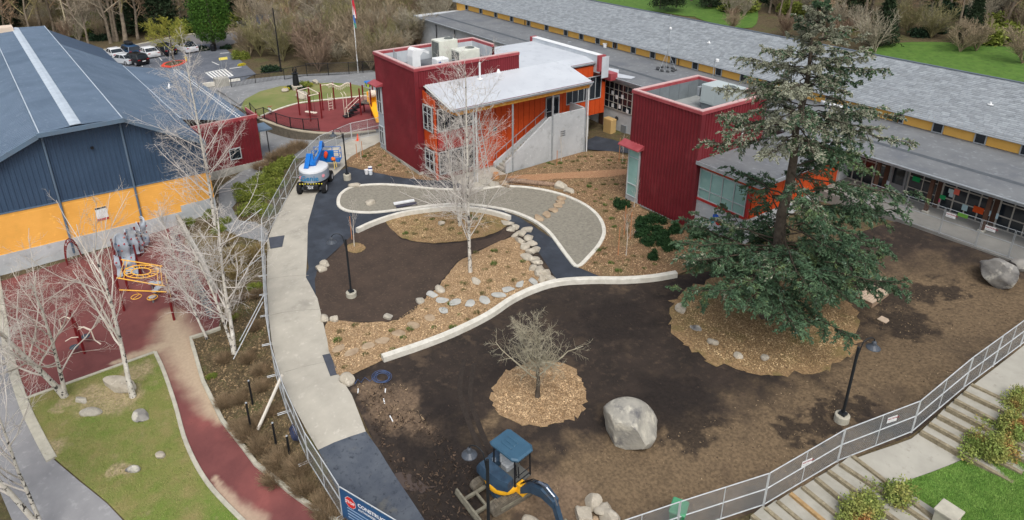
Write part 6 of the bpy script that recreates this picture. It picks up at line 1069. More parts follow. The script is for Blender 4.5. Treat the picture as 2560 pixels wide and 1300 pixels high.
t = thing('utility_cabinet', 'tan utility cabinet beside the passage under the orange bridge', 'cabinet', az(1523, 336, .4), 0); MB().bbox(-.6, .6, -.35, .35, 0, 1.75, .05).build('body', M('cabinet_tan', (196,166,112), .6), t); MB().box(-.55, .55, -.37, -.35, .1, 1.65).build('door', M('cabinet_tan', (196,166,112)), t); MB().lathe([(.12,0),(.12,.5)], (-.9,.1,1.0), 8).build('meter', m_galv, t)
t = thing('green_bin', 'green wheeled bin behind the right-hand fence', 'bin', G(1692, 1312), .5); mgb = M('bin_green', (40,124,76), .5); MB().loft([[(-.24,-.28,.06),(.24,-.28,.06),(.24,.28,.06),(-.24,.28,.06)], [(-.3,-.36,.95),(.3,-.36,.95),(.3,.36,.95),(-.3,.36,.95)]]).build('body', mgb, t); MB().bbox(-.33, .33, -.4, .4, .95, 1.05, .06).build('lid', M('bin_lid', (78,150,110), .5), t)
for y in (-.25, .25): MB().lathe([(.1,-.04),(.1,.04)], (-.26,y,.1), 10, (0,1,0)).build('wheel', m_tyre, t)
P = G(955, 945); mb = MB()
for k in range(6): mb.tube([(P[0]+(.36+.03*k)*math.cos(a)+.05*math.sin(k*2), P[1]+(.32+.03*k)*math.sin(a)+.05*math.cos(k*3), P[2]+.05+.012*k) for a in np.linspace(0, 6.2832, 22)], .013, 5, cap=False)
mb.tube([G(x, y)+Z3*.05 for x, y in ((935,945),(925,955),(912,945),(903,958),(895,950),(887,962))], .02, 5); o = mb.build('hose_coil', M('hose_blue', (72,90,126), .5)); tag(o, 'coiled blue hose lying on the soil beside the pale boulder', 'hose')
for k, (px, py, px2, py2) in enumerate(((895,985,896,975),(963,985,964,975),(962,1012,959,1000),(982,1056,975,1043))): tag(MB().beam(G(px, py)+Z3*.06, G(px2, py2)+Z3*.08, .05, .05).build('marker_stake', m_white), 'small white marker stake on the muddy bank, %s from the hose' % ordn[k], 'stake', 'white marker stakes')
for k, (px, py, h, l) in enumerate(((880,600,1.9,'orange-tipped stake beside the young tree in the raked soil'),(1545,640,2.2,'thin wooden stake low in the mulch left of the dark shrubs'),(1560,590,2.4,'thin wooden stake in the mulch in front of the red tower'),(1392,415,1.5,'wooden stake in the mulch by the concrete stair wall'),(1547,405,2.3,'orange wooden stake near the passage mouth'),(907,393,1.6,'wooden stake right of the sapling near the cone'),(893,395,1.4,'wooden stake left of the sapling near the cone'),(1575,600,2.2,'second thin stake in front of the red tower'),(1572,440,2.0,'wooden stake beside the green glass bay'))): P = G(px, py); tag(MB().beam(P, P+Z3*h, .045, .045).build('wooden_stake', M('stake_wood', (196,136,96), .9)), l, 'stake', 'planting stakes')
# bench planks on the basin kerb
t = thing('plank_stack', 'pair of pale planks lying on the basin kerb', 'planks', G(1005, 520)); a, c = G(985, 518), G(1036, 509)
MB().beam(a+Z3*.3, c+Z3*.3, .3, .12).build('plank', m_white, t, w=True); MB().beam(a+Z3*.2+X3*.4, c+Z3*.2+X3*.4, .25, .1).build('plank', M('plank_dark', (70,70,84), .7), t, w=True)
t = thing('wooden_deck', 'small pale wooden step platform at the right of the fir', 'deck', G(2190, 738)); a = G(2180, 745); 
for k in range(7): MB().obox(a+np.array([-.5+k*.16, -.1, .32]), X3, Y3, Z3, .14, 1.9, .05).build('plank', M('deck_wood', (200,180,158), .8, (180,160,138), 4), t, w=True)
MB().obox(a+np.array([0,-.1,.14]), X3, Y3, Z3, 1.05, 1.8, .3).build('frame', M('deck_frame', (150,128,106), .8), t, w=True)
tag(MB().obox(G(2209, 801)+Z3*.05, X3, Y3, Z3, .5, .5, .04).build('loose_board', M('deck_wood', (200,180,158))), 'square pale board lying on the dry soil', 'board')
for k, (px, py) in enumerate([(628,1075),(632,1010),(690,1110),(724,1135)]):
    P = G(px, py); t = thing('slope_post', 'short dark metal post on the planted slope, %s from the left' % ordn[k], 'post', P, 0, 'dark posts on the slope'); MB().tube([(0,0,-.2),(0,0,1.7-.2*k)], .05, 8).build('shaft', m_black, t); MB().lathe([(.06,0),(.02,.05)], (0,0,1.7-.2*k), 8).build('cap', m_galv, t)
mb = MB(); P = G(735, 1120)
for k in range(4): mb.tube([(P[0]+(.3+.03*k)*math.cos(a), P[1]+.05*k, P[2]+.85+(.3+.03*k)*math.sin(a)) for a in np.linspace(0, 6.2832, 16)], .02, 5, cap=False)
tag(mb.build('cable_coil', M('cable_blue', (50,60,90), .6)), 'dark cable coil hung on the slope post nearest the fence', 'cable')
t = thing('fence_brace', 'long white timber brace propping the left fence', 'brace', G(645, 1075)); MB().beam(G(645, 1078)+Z3*.1, G(716, 1000)+Z3*1.6, .12, .09).build('brace', M('brace_white', (214,208,196), .8), t, w=True)
for k, (a, c) in enumerate((((590,700),(662,680)), ((575,590),(660,560)), ((600,860),(668,780)), ((585,905),(665,800)))): tag(MB().tube([G(*a)+Z3*.2, G(*c)+Z3*1.3], .03, 6).build('fence_strut', m_rail), 'thin metal strut bracing the left fence, %s from the top' % ordn[k], 'brace', 'struts of the left fence')
# road sign board, bins and island things in the car park
t = thing('road_sign', 'blue sign board with a red and white emblem beside the road', 'sign', G(668, 92)); MB().box(-.1, .1, -1.3, 1.3, 1.6, 3.7).build('board', M('board_blue', (70,100,140), .6), t)
MB().add([(.11, .6*math.cos(k*6.2832/10)*(1 if k % 2 else .45), 2.65+.6*math.sin(k*6.2832/10)*(1 if k % 2 else .45)) for k in range(10)], [tuple(range(10))]).build('emblem', M('emblem_pink', (230,170,176), .6), t)
for y in (-1.2, 1.2): MB().tube([(0,y,0),(0,y,1.9)], .07, 6).build('post', m_galv, t)
t = thing('litter_bin', 'black litter bin under the green conifer at the car park', 'bin', G(534, 128)); MB().lathe([(.35,0),(.38,.9),(.3,1.05)], n=12).build('body', m_black, t)
t = thing('kerb_island', 'red painted kerb island with a tree in the car park', 'traffic island', G(440, 158)); q = [G(x, y)[:2] for x, y in ((402,168),(410,160),(432,154),(462,152),(468,156),(450,164),(425,170))]; z = G(440, 160)[2]; MB().prism([tuple(p) for p in q], z-.1, z+.16).build('kerb', M('kerb_red', (214,78,58), .8), t, w=True); c0 = np.mean(q, 0); MB().prism([tuple(c0+(p-c0)*.72) for p in q], z, z+.19).build('planting', m_ground, t, w=True)
t = thing('hydrant', 'yellow hydrant on the red kerb island', 'hydrant', G(466, 154)+Z3*.15); MB().lathe([(.14,0),(.12,.5),(.17,.55),(.1,.75),(.02,.8)], n=10).build('barrel', M('hydrant_yellow', (236,206,70), .5), t); MB().lathe([(.05,-.22),(.05,.22)], (0,0,.45), 8, (0,1,0)).build('outlet', M('hydrant_yellow', (236,206,70)), t)
t = thing('hoop_sign', 'yellow sign on a thin post by the striped bay', 'sign', G(556, 176)); MB().tube([(0,0,0),(0,0,1.7)], .03, 6).build('post', m_galv, t); MB().obox((0,.35,1.6), (0,1,0), (1,0,0), Z3, 1.1, .03, .35).build('plate', M('sign_yellow', (240,222,110), .6), t)
t = thing('entry_wall', 'low pale concrete wall at the edge of the parking lot', 'wall', G(520, 215)); a, c = G(460, 226), G(572, 212); MB().beam(a+Z3*.35, c+Z3*.35, .5, .5).build('wall_section', m_kerb, t, w=True); MB().obox(c+Z3*.4-np.array([0,.8,0]), X3, Y3, Z3, 1.2, 1.6, 1.3).build('pier', m_cwb, t, w=True)

tag(MB().box(-.35, .35, -.35, .35, 0, 1.0).bbox(-.4, .4, -.4, .4, 1.0, 1.08, .02).build('concrete_pier', m_kerbo), 'grey concrete pier top at the bottom edge of the lush lawn', 'pier').location = tuple(G(2357, 1325))
def gull(P, label):
    V, Fc = ICO[2]; mb = MB(); mb.add(V*np.array([.2,.08,.08])+np.array([0,0,.1]), Fc.tolist()); mb.add(V*np.array([.06,.05,.05])+np.array([.2,0,.17]), Fc.tolist())
    for s_ in (-1, 1): mb.add([(.1,s_*.05,.13),(-.08,s_*.05,.13),(-.05,s_*.3,.38),(.1,s_*.3,.4),(-.1,s_*.55,.5)], [(0,1,2,3),(2,4,3)])
    o = mb.build('gull', m_white); o.location = tuple(P); o.rotation_euler = (0, 0, 1.0); tag(o, label, 'bird')
gull(gy(8.9, 17.5, 5.35), 'white gull with raised wings over the low blue-grey gym roof')
# ------------------------------------------------------------------ vegetation: branching built level by level
def tubes(Pl, Rd, n):
    Pl = np.asarray(Pl, float); Rd = np.asarray(Rd, float)
    N_, m_, _ = Pl.shape; T = np.empty_like(Pl); T[:, 1:-1] = Pl[:, 2:]-Pl[:, :-2]; T[:, 0] = Pl[:, 1]-Pl[:, 0]; T[:, -1] = Pl[:, -1]-Pl[:, -2]
    T /= np.linalg.norm(T, axis=2, keepdims=True)+1e-9; a = np.where(np.abs(T[..., 2:]) < .9, np.array([0, 0, 1.]), np.array([1., 0, 0])); U = np.cross(a, T); U /= np.linalg.norm(U, axis=2, keepdims=True)+1e-9; V = np.cross(T, U)
    an = np.arange(n)*6.2832/n; ring = Pl[:, :, None]+Rd[:, :, None, None]*(U[:, :, None]*np.cos(an)[None, None, :, None]+V[:, :, None]*np.sin(an)[None, None, :, None])
    ix = np.arange(N_*m_*n).reshape(N_, m_, n); nx = np.roll(ix, -1, 2)
    Fq = np.stack([ix[:, :-1], nx[:, :-1], nx[:, 1:], ix[:, 1:]], -1).reshape(-1, 4)
    return ring.reshape(-1, 3), Fq
def unit(a): return a/(np.linalg.norm(a, axis=-1, keepdims=True)+1e-9)
def children(rng, Pl, Rd, k, t0, t1, ang, ln, m_, up_, wig, rf, rmin, droop=0, even=False, flat=0):
    N_, mp, _ = Pl.shape; M_ = N_*k; par = np.repeat(np.arange(N_), k)
    t = (np.tile((np.arange(k)+.5)/k, N_)+rng.uniform(-.4, .4, M_)/k if even else rng.uniform(0, 1, M_))*(t1-t0)+t0; f = np.clip(t, 0, .999)*(mp-1); i = f.astype(int); w = (f-i)[:, None]
    S = Pl[par, i]*(1-w)+Pl[par, i+1]*w; T = unit(Pl[par, i+1]-Pl[par, i]); r0 = Rd[par, i]*(1-w[:, 0])+Rd[par, i+1]*w[:, 0]
    rv = unit(rng.normal(size=(M_, 3))) if not flat else unit(np.array([0, 0, 1.])*rng.choice([-1, 1], (M_, 1))+rng.normal(size=(M_, 3))*flat); side = unit(np.cross(T, rv)); a = np.radians(rng.uniform(*ang, M_))[:, None]; d = T*np.cos(a)+side*np.sin(a)
    pl = np.linalg.norm(np.diff(Pl, axis=1), axis=2).sum(1)[par]; L_ = pl*rng.uniform(*ln, M_)*(1.15-.6*t)
    out = np.empty((M_, m_, 3)); out[:, 0] = S; st = (L_/(m_-1))[:, None]
    for j in range(1, m_):
        d = unit(d+np.array([0, 0, up_-droop*j/(m_-1)])+rng.normal(size=(M_, 3))*wig); out[:, j] = out[:, j-1]+d*st
    R_ = np.maximum(r0*rf, rmin)[:, None]*np.linspace(1, .35, m_)[None]; return out, np.maximum(R_, rmin*.6)
def bare_tree(seed, H_, r, lv, lean=(0, 0), stems=1, wob=.03, m0=9, spread=.0, top=.25):
    rng = np.random.default_rng(seed); tr = []
    for s in range(stems):
        p = np.zeros((m0, 3)); a = rng.uniform(0, 6.28); d = np.array([lean[0]+spread*math.cos(a), lean[1]+spread*math.sin(a), 1.]); hh = H_*(1 if s == 0 else rng.uniform(.7, .95))
        for j in range(1, m0): d = d+np.array([*(rng.normal(size=2)*wob), 0]); p[j] = p[j-1]+d/np.linalg.norm(d)*hh/(m0-1)
        tr.append(p)
    Pl = np.array(tr); Rd = np.linspace(1, top, m0)[None]*r*np.array([1]+[.7]*(stems-1))[:, None]; Rd[:, 0] *= 1.25
    V0, F0 = tubes(Pl, Rd, 8); Vs, Fs, off = [], [], 0; cur = (Pl, Rd); pool = [cur]
    for l in lv:
        l = dict(l); n = l.pop('n'); cur = children(rng, *cur, **l); v, f = tubes(*cur, n); Vs.append(v); Fs.append(f+off); off += len(v)
    return (V0, F0), (np.concatenate(Vs), np.concatenate(Fs))
def place_tree(name, label, cat, P, data, mt, mc, group=None, rz=0, sc=1):
    t = thing(name, label, cat, P, rz, group); (V0, F0), (V1, F1) = data; raw('trunk', V0, F0, mt, t, smooth=True); raw('crown', V1, F1, mc, t, smooth=True); t.scale = (sc,)*3; return t
m_birch = M('birch_bark', (208,204,194), .8, (188,182,170), 3, layers=[((56,52,50), 5, .565, .585), ((232,229,220), 2, .55, .7)])
m_twig = M('birch_twig', (218,213,206), .85, (188,181,173), 1.5, island=.12)
m_twig2 = M('alder_twig', (214,208,198), .85, (184,175,164), 1.5, island=.12)
m_oliv = M('lichen_twig', (182,176,154), .9, (154,146,124), 2, island=.2); m_bark = M('dark_bark', (96,87,76), .95, (70,62,54), 4, bump=.02, bscale=10)
BIRCH = [dict(k=46, t0=.16, t1=1, ang=(30, 66), ln=(.22, .4), m_=7, up_=.07, wig=.08, rf=.34, rmin=.012, n=4, even=True), dict(k=10, t0=.12, t1=1, ang=(25, 60), ln=(.28, .5), m_=5, up_=.02, wig=.14, rf=.5, rmin=.008, n=3), dict(k=5, t0=.1, t1=1, ang=(25, 65), ln=(.3, .6), m_=4, up_=.0, wig=.2, rf=.6, rmin=.006, n=3)]
WIDE = [dict(k=18, t0=.2, t1=1, ang=(38, 72), ln=(.34, .66), m_=8, up_=.08, wig=.13, rf=.45, rmin=.02, n=5, even=True), dict(k=11, t0=.12, t1=1, ang=(25, 65), ln=(.25, .52), m_=6, up_=.04, wig=.16, rf=.45, rmin=.009, n=3), dict(k=6, t0=.15, t1=1, ang=(25, 65), ln=(.3, .6), m_=4, up_=.02, wig=.2, rf=.55, rmin=.006, n=3)]
BIRCHW = [dict(k=40, t0=.14, t1=1, ang=(32, 62), ln=(.3, .5), m_=8, up_=.05, wig=.08, rf=.36, rmin=.013, n=4, even=True), dict(k=12, t0=.12, t1=1, ang=(22, 58), ln=(.26, .48), m_=5, up_=.02, wig=.13, rf=.5, rmin=.008, n=3), dict(k=5, t0=.1, t1=1, ang=(25, 65), ln=(.3, .6), m_=4, up_=.0, wig=.2, rf=.6, rmin=.006, n=3)]
FAN = [dict(k=12, t0=.3, t1=1, ang=(22, 45), ln=(.45, .8), m_=8, up_=.10, wig=.06, rf=.6, rmin=.02, n=5, even=True), dict(k=9, t0=.15, t1=1, ang=(18, 45), ln=(.3, .55), m_=6, up_=.06, wig=.09, rf=.45, rmin=.009, n=3), dict(k=6, t0=.15, t1=1, ang=(20, 55), ln=(.25, .5), m_=4, up_=.02, wig=.16, rf=.55, rmin=.006, n=3)]
place_tree('birch_tree', 'tall white birch at the corner between gym and red annex', 'tree', G(538, 562), bare_tree(3, 12.6, .14, BIRCHW, (.025, .035), wob=.012), m_birch, m_twig)
place_tree('birch_tree', 'forked white birch on the planted slope beside the left fence', 'tree', G(585, 884), bare_tree(8, 9.0, .13, WIDE, (0, .02), stems=2, spread=.16), m_birch, m_twig)
place_tree('birch_tree', 'white birch rising from the mulch in the courtyard centre', 'tree', G(1176, 682), bare_tree(5, 13.6, .12, BIRCH, wob=.015), m_birch, m_twig)
place_tree('birch_tree', 'slim multi-stemmed birch behind the courtyard birch near the orange building', 'tree', G(1150, 566), bare_tree(15, 9.5, .1, BIRCH, stems=2, spread=.08), m_birch, m_twig)
place_tree('birch_tree', 'forked pale tree with wide crown at the left corner of the lawn', 'tree', G(163, 992), bare_tree(21, 8.6, .16, WIDE, (0, -.05), stems=2, spread=.12, wob=.06), m_birch, m_twig2)
place_tree('birch_tree', 'fan-shaped white birch standing before the lawn boulder', 'tree', G(333, 993), bare_tree(12, 8.8, .14, FAN, (-.10, -.02)), m_birch, m_twig2)
place_tree('birch_tree', 'leaning slim birch at the edge of the gym playground', 'tree', G(518, 848), bare_tree(31, 8.0, .07, BIRCH[:2]+[BIRCH[2]], (-.28, -.2)), m_birch, m_twig)
place_tree('birch_tree', 'big pale bare tree overhanging the lane at the bottom left corner', 'tree', G(118, 1345), bare_tree(41, 9.0, .13, FAN, (-.16, -.1), stems=2, spread=.2), m_birch, m_twig)
place_tree('birch_tree', 'low pale bare tree at the bottom left edge beside the lane', 'tree', G(-10, 1400), bare_tree(47, 8.0, .12, FAN, (.05, .02)), m_birch, m_twig)
place_tree('birch_tree', 'bare pale tree beyond the left edge reaching over the gym playground', 'tree', G(-60, 1050), bare_tree(43, 8.5, .15, WIDE, (.02, .06)), m_birch, m_twig2)
place_tree('fruit_tree', 'small lichen-grey bare tree in its own round mulch ring', 'tree', G(1344, 994), bare_tree(51, 4.2, .12, [dict(k=22, t0=.28, t1=1, ang=(30, 72), ln=(.5, .8), m_=8, up_=.04, wig=.17, rf=.5, rmin=.016, n=5, even=True), dict(k=11, t0=.1, t1=1, ang=(30, 75), ln=(.28, .55), m_=5, up_=.03, wig=.18, rf=.5, rmin=.010, n=3), dict(k=10, t0=.1, t1=1, ang=(30, 75), ln=(.25, .6), m_=4, up_=.04, wig=.2, rf=.6, rmin=.006, n=3)], (.04, .0), wob=.08), m_bark, m_oliv)
SAP = [dict(k=12, t0=.35, t1=1, ang=(18, 40), ln=(.25, .4), m_=5, up_=.1, wig=.06, rf=.5, rmin=.007, n=3, even=True), dict(k=4, t0=.2, t1=1, ang=(20, 45), ln=(.3, .5), m_=4, up_=.05, wig=.1, rf=.6, rmin=.005, n=3)]
for k, (px, py, h, l) in enumerate(((886,618,3.3,'thin young tree in the small mulch ring of the raked soil'),(903,398,3.0,'thin young tree between two stakes near the cone'),(1403,404,2.7,'thin young tree in front of the concrete stair wall'),(1565,640,3.2,'thin young tree in the mulch left of the dark shrubs'),(1556,408,2.4,'thin young tree at the mouth of the passage'),(1585,520,2.4,'thin young tree at the base of the green glass bay'),(1210,442,3.4,'thin young tree beside the stair apron'))): place_tree('sapling', l, 'sapling', G(px, py), bare_tree(70+k, h, .03, SAP), m_twig2, m_twig2, 'young planted trees')
# ------------------------------------------------------------------ leaf clumps
def leaves(rng, C_, size, up_=0.0, asp=.5, along=None):
    N_ = len(C_); d = unit(rng.normal(size=(N_, 3))+np.array([0, 0, up_])) if along is None else along; s = unit(np.cross(d, unit(rng.normal(size=(N_, 3))))); sz = size*rng.uniform(.6, 1.3, N_)[:, None]
    a = C_; b = C_+d*sz*.5+s*sz*asp*.5; c = C_+d*sz; e = C_+d*sz*.5-s*sz*asp*.5
    V = np.stack([a, b, c, e], 1).reshape(-1, 3); return V, np.arange(4*N_).reshape(-1, 4)
def clump(seed, N_, rx, ry, rz_, size, up_=.4, lumps=7, shell=.75, asp=.5):
    rng = np.random.default_rng(seed); c = unit(rng.normal(size=(lumps, 3)))*rng.uniform(.25, .6, (lumps, 1)); c[:, 2] = np.abs(c[:, 2]); w = rng.integers(0, lumps, N_); d = unit(rng.normal(size=(N_, 3))); P = c[w]+d*(shell+(1-shell)*rng.uniform(-1, 1, (N_, 1)))*rng.uniform(.35, .55, (lumps, 1))[w]
    P[:, 2] = np.abs(P[:, 2]); return leaves(rng, P*np.array([rx, ry, rz_])*1.05, size, up_, asp)
def brush(seed, N_, r, h, w=.02, flare=.5, tuft=6):
    rng = np.random.default_rng(seed); a = rng.uniform(0, 6.28, N_); q = np.sqrt(rng.uniform(0, 1, N_))*r*.6; S = np.c_[q*np.cos(a), q*np.sin(a), np.zeros(N_)]; d = unit(np.c_[np.cos(a)*flare*q/r+rng.normal(size=N_)*.25, np.sin(a)*flare*q/r+rng.normal(size=N_)*.25, np.ones(N_)])
    L_ = h*rng.uniform(.55, 1, N_)*(1-.25*q/r); P = np.empty((N_, 3, 3)); P[:, 0] = S; P[:, 1] = S+d*L_[:, None]*.5; d2 = unit(d+rng.normal(size=(N_, 3))*.25); P[:, 2] = P[:, 1]+d2*L_[:, None]*.5
    return tubes(P, np.array([[1, .8, .4]])*w*np.ones((N_, 1)), 3)
def join(*vf):
    V, Fq, o = [], [], 0
    for v, f in vf: V.append(v); Fq.append(f+o); o += len(v)
    return np.concatenate(V), np.concatenate(Fq)
LEAF = lambda n, c, c2, isl=.3: M(n, c, .8, c2, 2.5, island=isl, spec=.2)
m_laur, m_hedge, m_dark, m_straw, m_brush, m_nand, m_pine, m_gold = LEAF('laurel_leaf', (52,82,46), (36,62,38)), LEAF('hedge_leaf', (132,140,62), (98,112,48)), LEAF('dark_leaf', (44,66,44), (30,48,34)), LEAF('straw_grass', (164,146,100), (132,116,78)), LEAF('brown_brush', (158,136,108), (124,108,84)), M('nandina_leaf', (128,150,78), .8, (150,150,84), 1.2, island=.3, spec=.2, layers=[((188,120,80), 1.1, .54, .68), ((190,70,60), 6, .7, .74)]), LEAF('conifer_leaf', (78,112,42), (52,84,30)), LEAF('gold_twig', (170,168,78), (140,138,60))
PROTO = {}
def shrub(kind, px, py, sc, label, group=None, name='shrub', cat='shrub', z=None, rz=None, pos=None):
    P = (G(px, py) if z is None else az(px, py, z)) if pos is None else np.asarray(pos); rng = random.Random(px*13+py)
    if kind not in PROTO:
        gen = {'laurel': lambda: (clump(1, 1500, .75, .75, .75, .16), m_laur), 'hedge': lambda: (clump(2, 2600, 1.0, 1.0, 1.0, .13), m_hedge), 'dark': lambda: (clump(3, 1600, .7, .7, .55, .14), m_dark), 'straw': lambda: (join(brush(4, 650, .75, .75, .009, 1.8), clump(56, 400, .7, .7, .4, .12, asp=.2)), m_straw), 'brush': lambda: (join(brush(5, 700, .85, .8, .008, 1.9), clump(55, 500, .7, .7, .45, .10, asp=.3)), m_brush),
            'nandina': lambda: (clump(6, 3200, 1.0, 1.0, 1.05, .11, lumps=11), m_nand), 'tuft': lambda: (brush(7, 130, .22, .42, .012, 2.2), M('sedge', (98,124,54), .8, (76,104,46), 4, island=.25)), 'tuftd': lambda: (brush(8, 110, .2, .34, .012, 2.4), M('sedge_dark', (100,104,62), .8, (120,110,72), 4, island=.25)), 'yellow': lambda: (clump(9, 900, .6, .6, .5, .12), LEAF('gold_leaf', (214,196,50), (180,170,40)))}[kind]
        (V, Fq), mt = gen(); o = bpy.data.objects.new(name, None); PROTO[kind] = (V, Fq, mt, None)
    V, Fq, mt, me = PROTO[kind]
    if me is None: ob = raw('foliage', V, Fq, mt); me = ob.data; bpy.data.objects.remove(ob); PROTO[kind] = (V, Fq, mt, me)
    o = bpy.data.objects.new(name, me); COL.objects.link(o); o.location = tuple(float(c) for c in P); o.rotation_euler = (0, 0, rng.uniform(0, 6.28)); k = rng.uniform(.9, 1.1)
    o.scale = (sc*k, sc/k, sc*rng.uniform(.9, 1.1)); return tag(o, label, cat, group)
for px, py in ((1600,575),(1612,560),(1630,552),(1650,558),(1625,580),(1640,598),(1618,612),(1655,585),(1690,578),(1600,590),(1680,625),(1635,645),(1740,592),(1560,520),(1548,515),(1655,610)): shrub('laurel', px, py, .95 if py < 640 else .8, 'dark glossy evergreen shrub in the mulch before the red tower', 'evergreen shrubs before the red tower')
for px, py in ((640,470),(660,455),(620,500),(650,500),(680,440),(700,425),(628,530),(655,530),(690,465),(610,480),(720,410),(672,490)): shrub('hedge', px, py, 1.15, 'yellow-green hedge bush between side walk and left fence', 'hedge bushes by the left fence')
for px, py in ((690,400),(720,385),(745,372),(660,420),(705,395)): shrub('brush', px, py, 1.3, 'brown leafless bush above the hedge beside the driveway', 'brown bushes by the driveway')
for px, py in ((470,560),(520,540),(560,560),(545,580)): shrub('hedge', px, py, .7, 'small green bush around the tall birch foot', 'bushes around the birch foot')
for px, py in ((500,610),(530,625),(560,610),(590,640),(620,650),(520,660),(550,680),(600,690),(640,640),(570,650)): shrub('straw', px, py, 1.25, 'straw-coloured grass clump on the bank above the planter wall', 'straw grasses on the bank')
for px, py in ((600,750),(640,740),(580,800),(640,820),(560,900),(620,900),(650,930),(600,1000),(560,1010),(655,970),(640,1060),(600,1070),(680,1030)): shrub('brush', px, py, .72, 'dry brown grass clump on the slope beside the rubber path', 'dry grasses on the slope')
for k, (px, py) in enumerate([(655,1120),(700,1150),(750,1170),(760,1222),(812,1265),(690,1200),(830,1300),(620,1090)]): shrub('brush', px, py, .95, 'rounded brown shrub low on the slope, %s from the left' % ordn[k], 'rounded brown shrubs on the slope')
shrub('hedge', 530, 942, .35, 'small bright green tuft beside the rubber path kerb'); shrub('hedge', 585, 800, .5, 'green weed clump at the foot of the forked birch'); shrub('hedge', 640, 720, .6, 'low green bush under the left fence')
for k, (px, py, s, l) in enumerate(((2460,1150,1.1,'yellow-green bush at the foot of the upper steps'),(2500,1090,1.1,'reddish bush beside the upper steps'),(2540,1040,1.0,'reddish bush near the top of the upper steps'),(2150,1290,1.2,'orange-tinged bush beside the lower steps'),(2220,1255,1.1,'tall brownish bush at the landing corner'),(2555,1000,.8,'small twiggy bush at the top landing'),(2105,1310,.9,'small bush at the bottom edge by the lower steps'),(2432,1128,.8,'low green-yellow bush nearest the landing corner of the upper steps'),(2495,1125,1.0,'broad bush between lawn and upper steps'),(2540,1075,1.1,'tall reddish bush at the right edge above the lawn'),(2180,1268,.9,'loose bush left of the tall brownish one at the lower steps'))): shrub('nandina', px, py, s, l, name='flowering_bush')
for px, py, s, k, l in ((752,222,1.2,'dark','dark shrub right of the sculpture'),(728,222,1.1,'dark','dark shrub left of the sculpture'),(764,217,1.1,'hedge','light green shrub right of the sculpture'),(716,226,.9,'yellow','yellow shrub left of the sculpture'),(776,213,.7,'yellow','small yellow shrub right of the sculpture')): shrub(k, px, py, s, l, z=ZP)
for px, py, s, l in ((480,117,1.3,'round clipped bush left of the litter bin'),(510,125,1.6,'dark clipped bush beside the white hatchback'),(567,122,1.5,'brown clipped bush right of the conifer'),(462,108,1.3,'clipped bush behind the white hatchback')): shrub('dark', px, py, s, l)
shrub('hedge', 600, 148, 1.6, 'yellow-green bush at the parking lot wall'); shrub('dark', 675, 178, 2.2, 'dark green bush beside the tall black pole'); shrub('yellow', 605, 165, .9, 'yellow plants along the parking lot wall')
def loose(poly, n, seed, dmin):
    r_ = random.Random(seed); poly = np.array(poly, float); mn, mx = poly.min(0), poly.max(0); out = []; tries = 0
    while len(out) < n and tries < 4000:
        q = (r_.uniform(mn[0], mx[0]), r_.uniform(mn[1], mx[1])); tries += 1
        if inside(np.array([q]), poly)[0] and all(math.hypot(q[0]-p[0], (q[1]-p[1])*1.6) > dmin for p in out): out.append(q)
    return out
TUFT = {'small sedge tuft in the mulch bed before the stair wall': (loose([(1330,420),(1400,402),(1460,385),(1530,388),(1562,400),(1562,422),(1440,428)], 34, 1, 11)+loose([(1440,455),(1560,445),(1566,520),(1530,560),(1510,530),(1470,500),(1430,480)], 30, 2, 13), .6), 'small sedge tuft in the mulch bed by the red building': (loose([(880,405),(930,378),(960,365),(1010,410),(1040,435),(950,428)], 26, 3, 10), .6),
    'small sedge tuft in the mulch bed around the courtyard birch': ([(1155,710),(1160,728),(1190,634),(1225,644),(1235,630),(1270,625),(1205,735),(1110,780),(1085,822)]+loose([(830,815),(980,810),(1060,760),(1120,700),(1200,640),(1280,605),(1330,690),(1280,740),(1140,825),(960,895),(850,930)], 44, 4, 26), .62),
    'small sedge tuft in the dry mulch bed below the kerb': (loose([(985,555),(1060,540),(1190,540),(1250,555),(1200,585),(1080,602),(1010,590)], 24, 5, 15), .65), 'small sedge tuft on the mulch slope right of the basin': (loose([(1530,560),(1590,540),(1640,620),(1680,660),(1620,690),(1520,690),(1470,665)], 26, 6, 16), .6)}
for lab, (pts, s_) in TUFT.items():
    for i, (px, py) in enumerate(pts): shrub('tuft' if i % 4 == 0 else 'tuftd', px, py, s_*(.8+.7*((i*7) % 5)/5), lab, lab.replace('small sedge tuft', 'sedge tufts'), name='sedge_tuft', cat='plant')
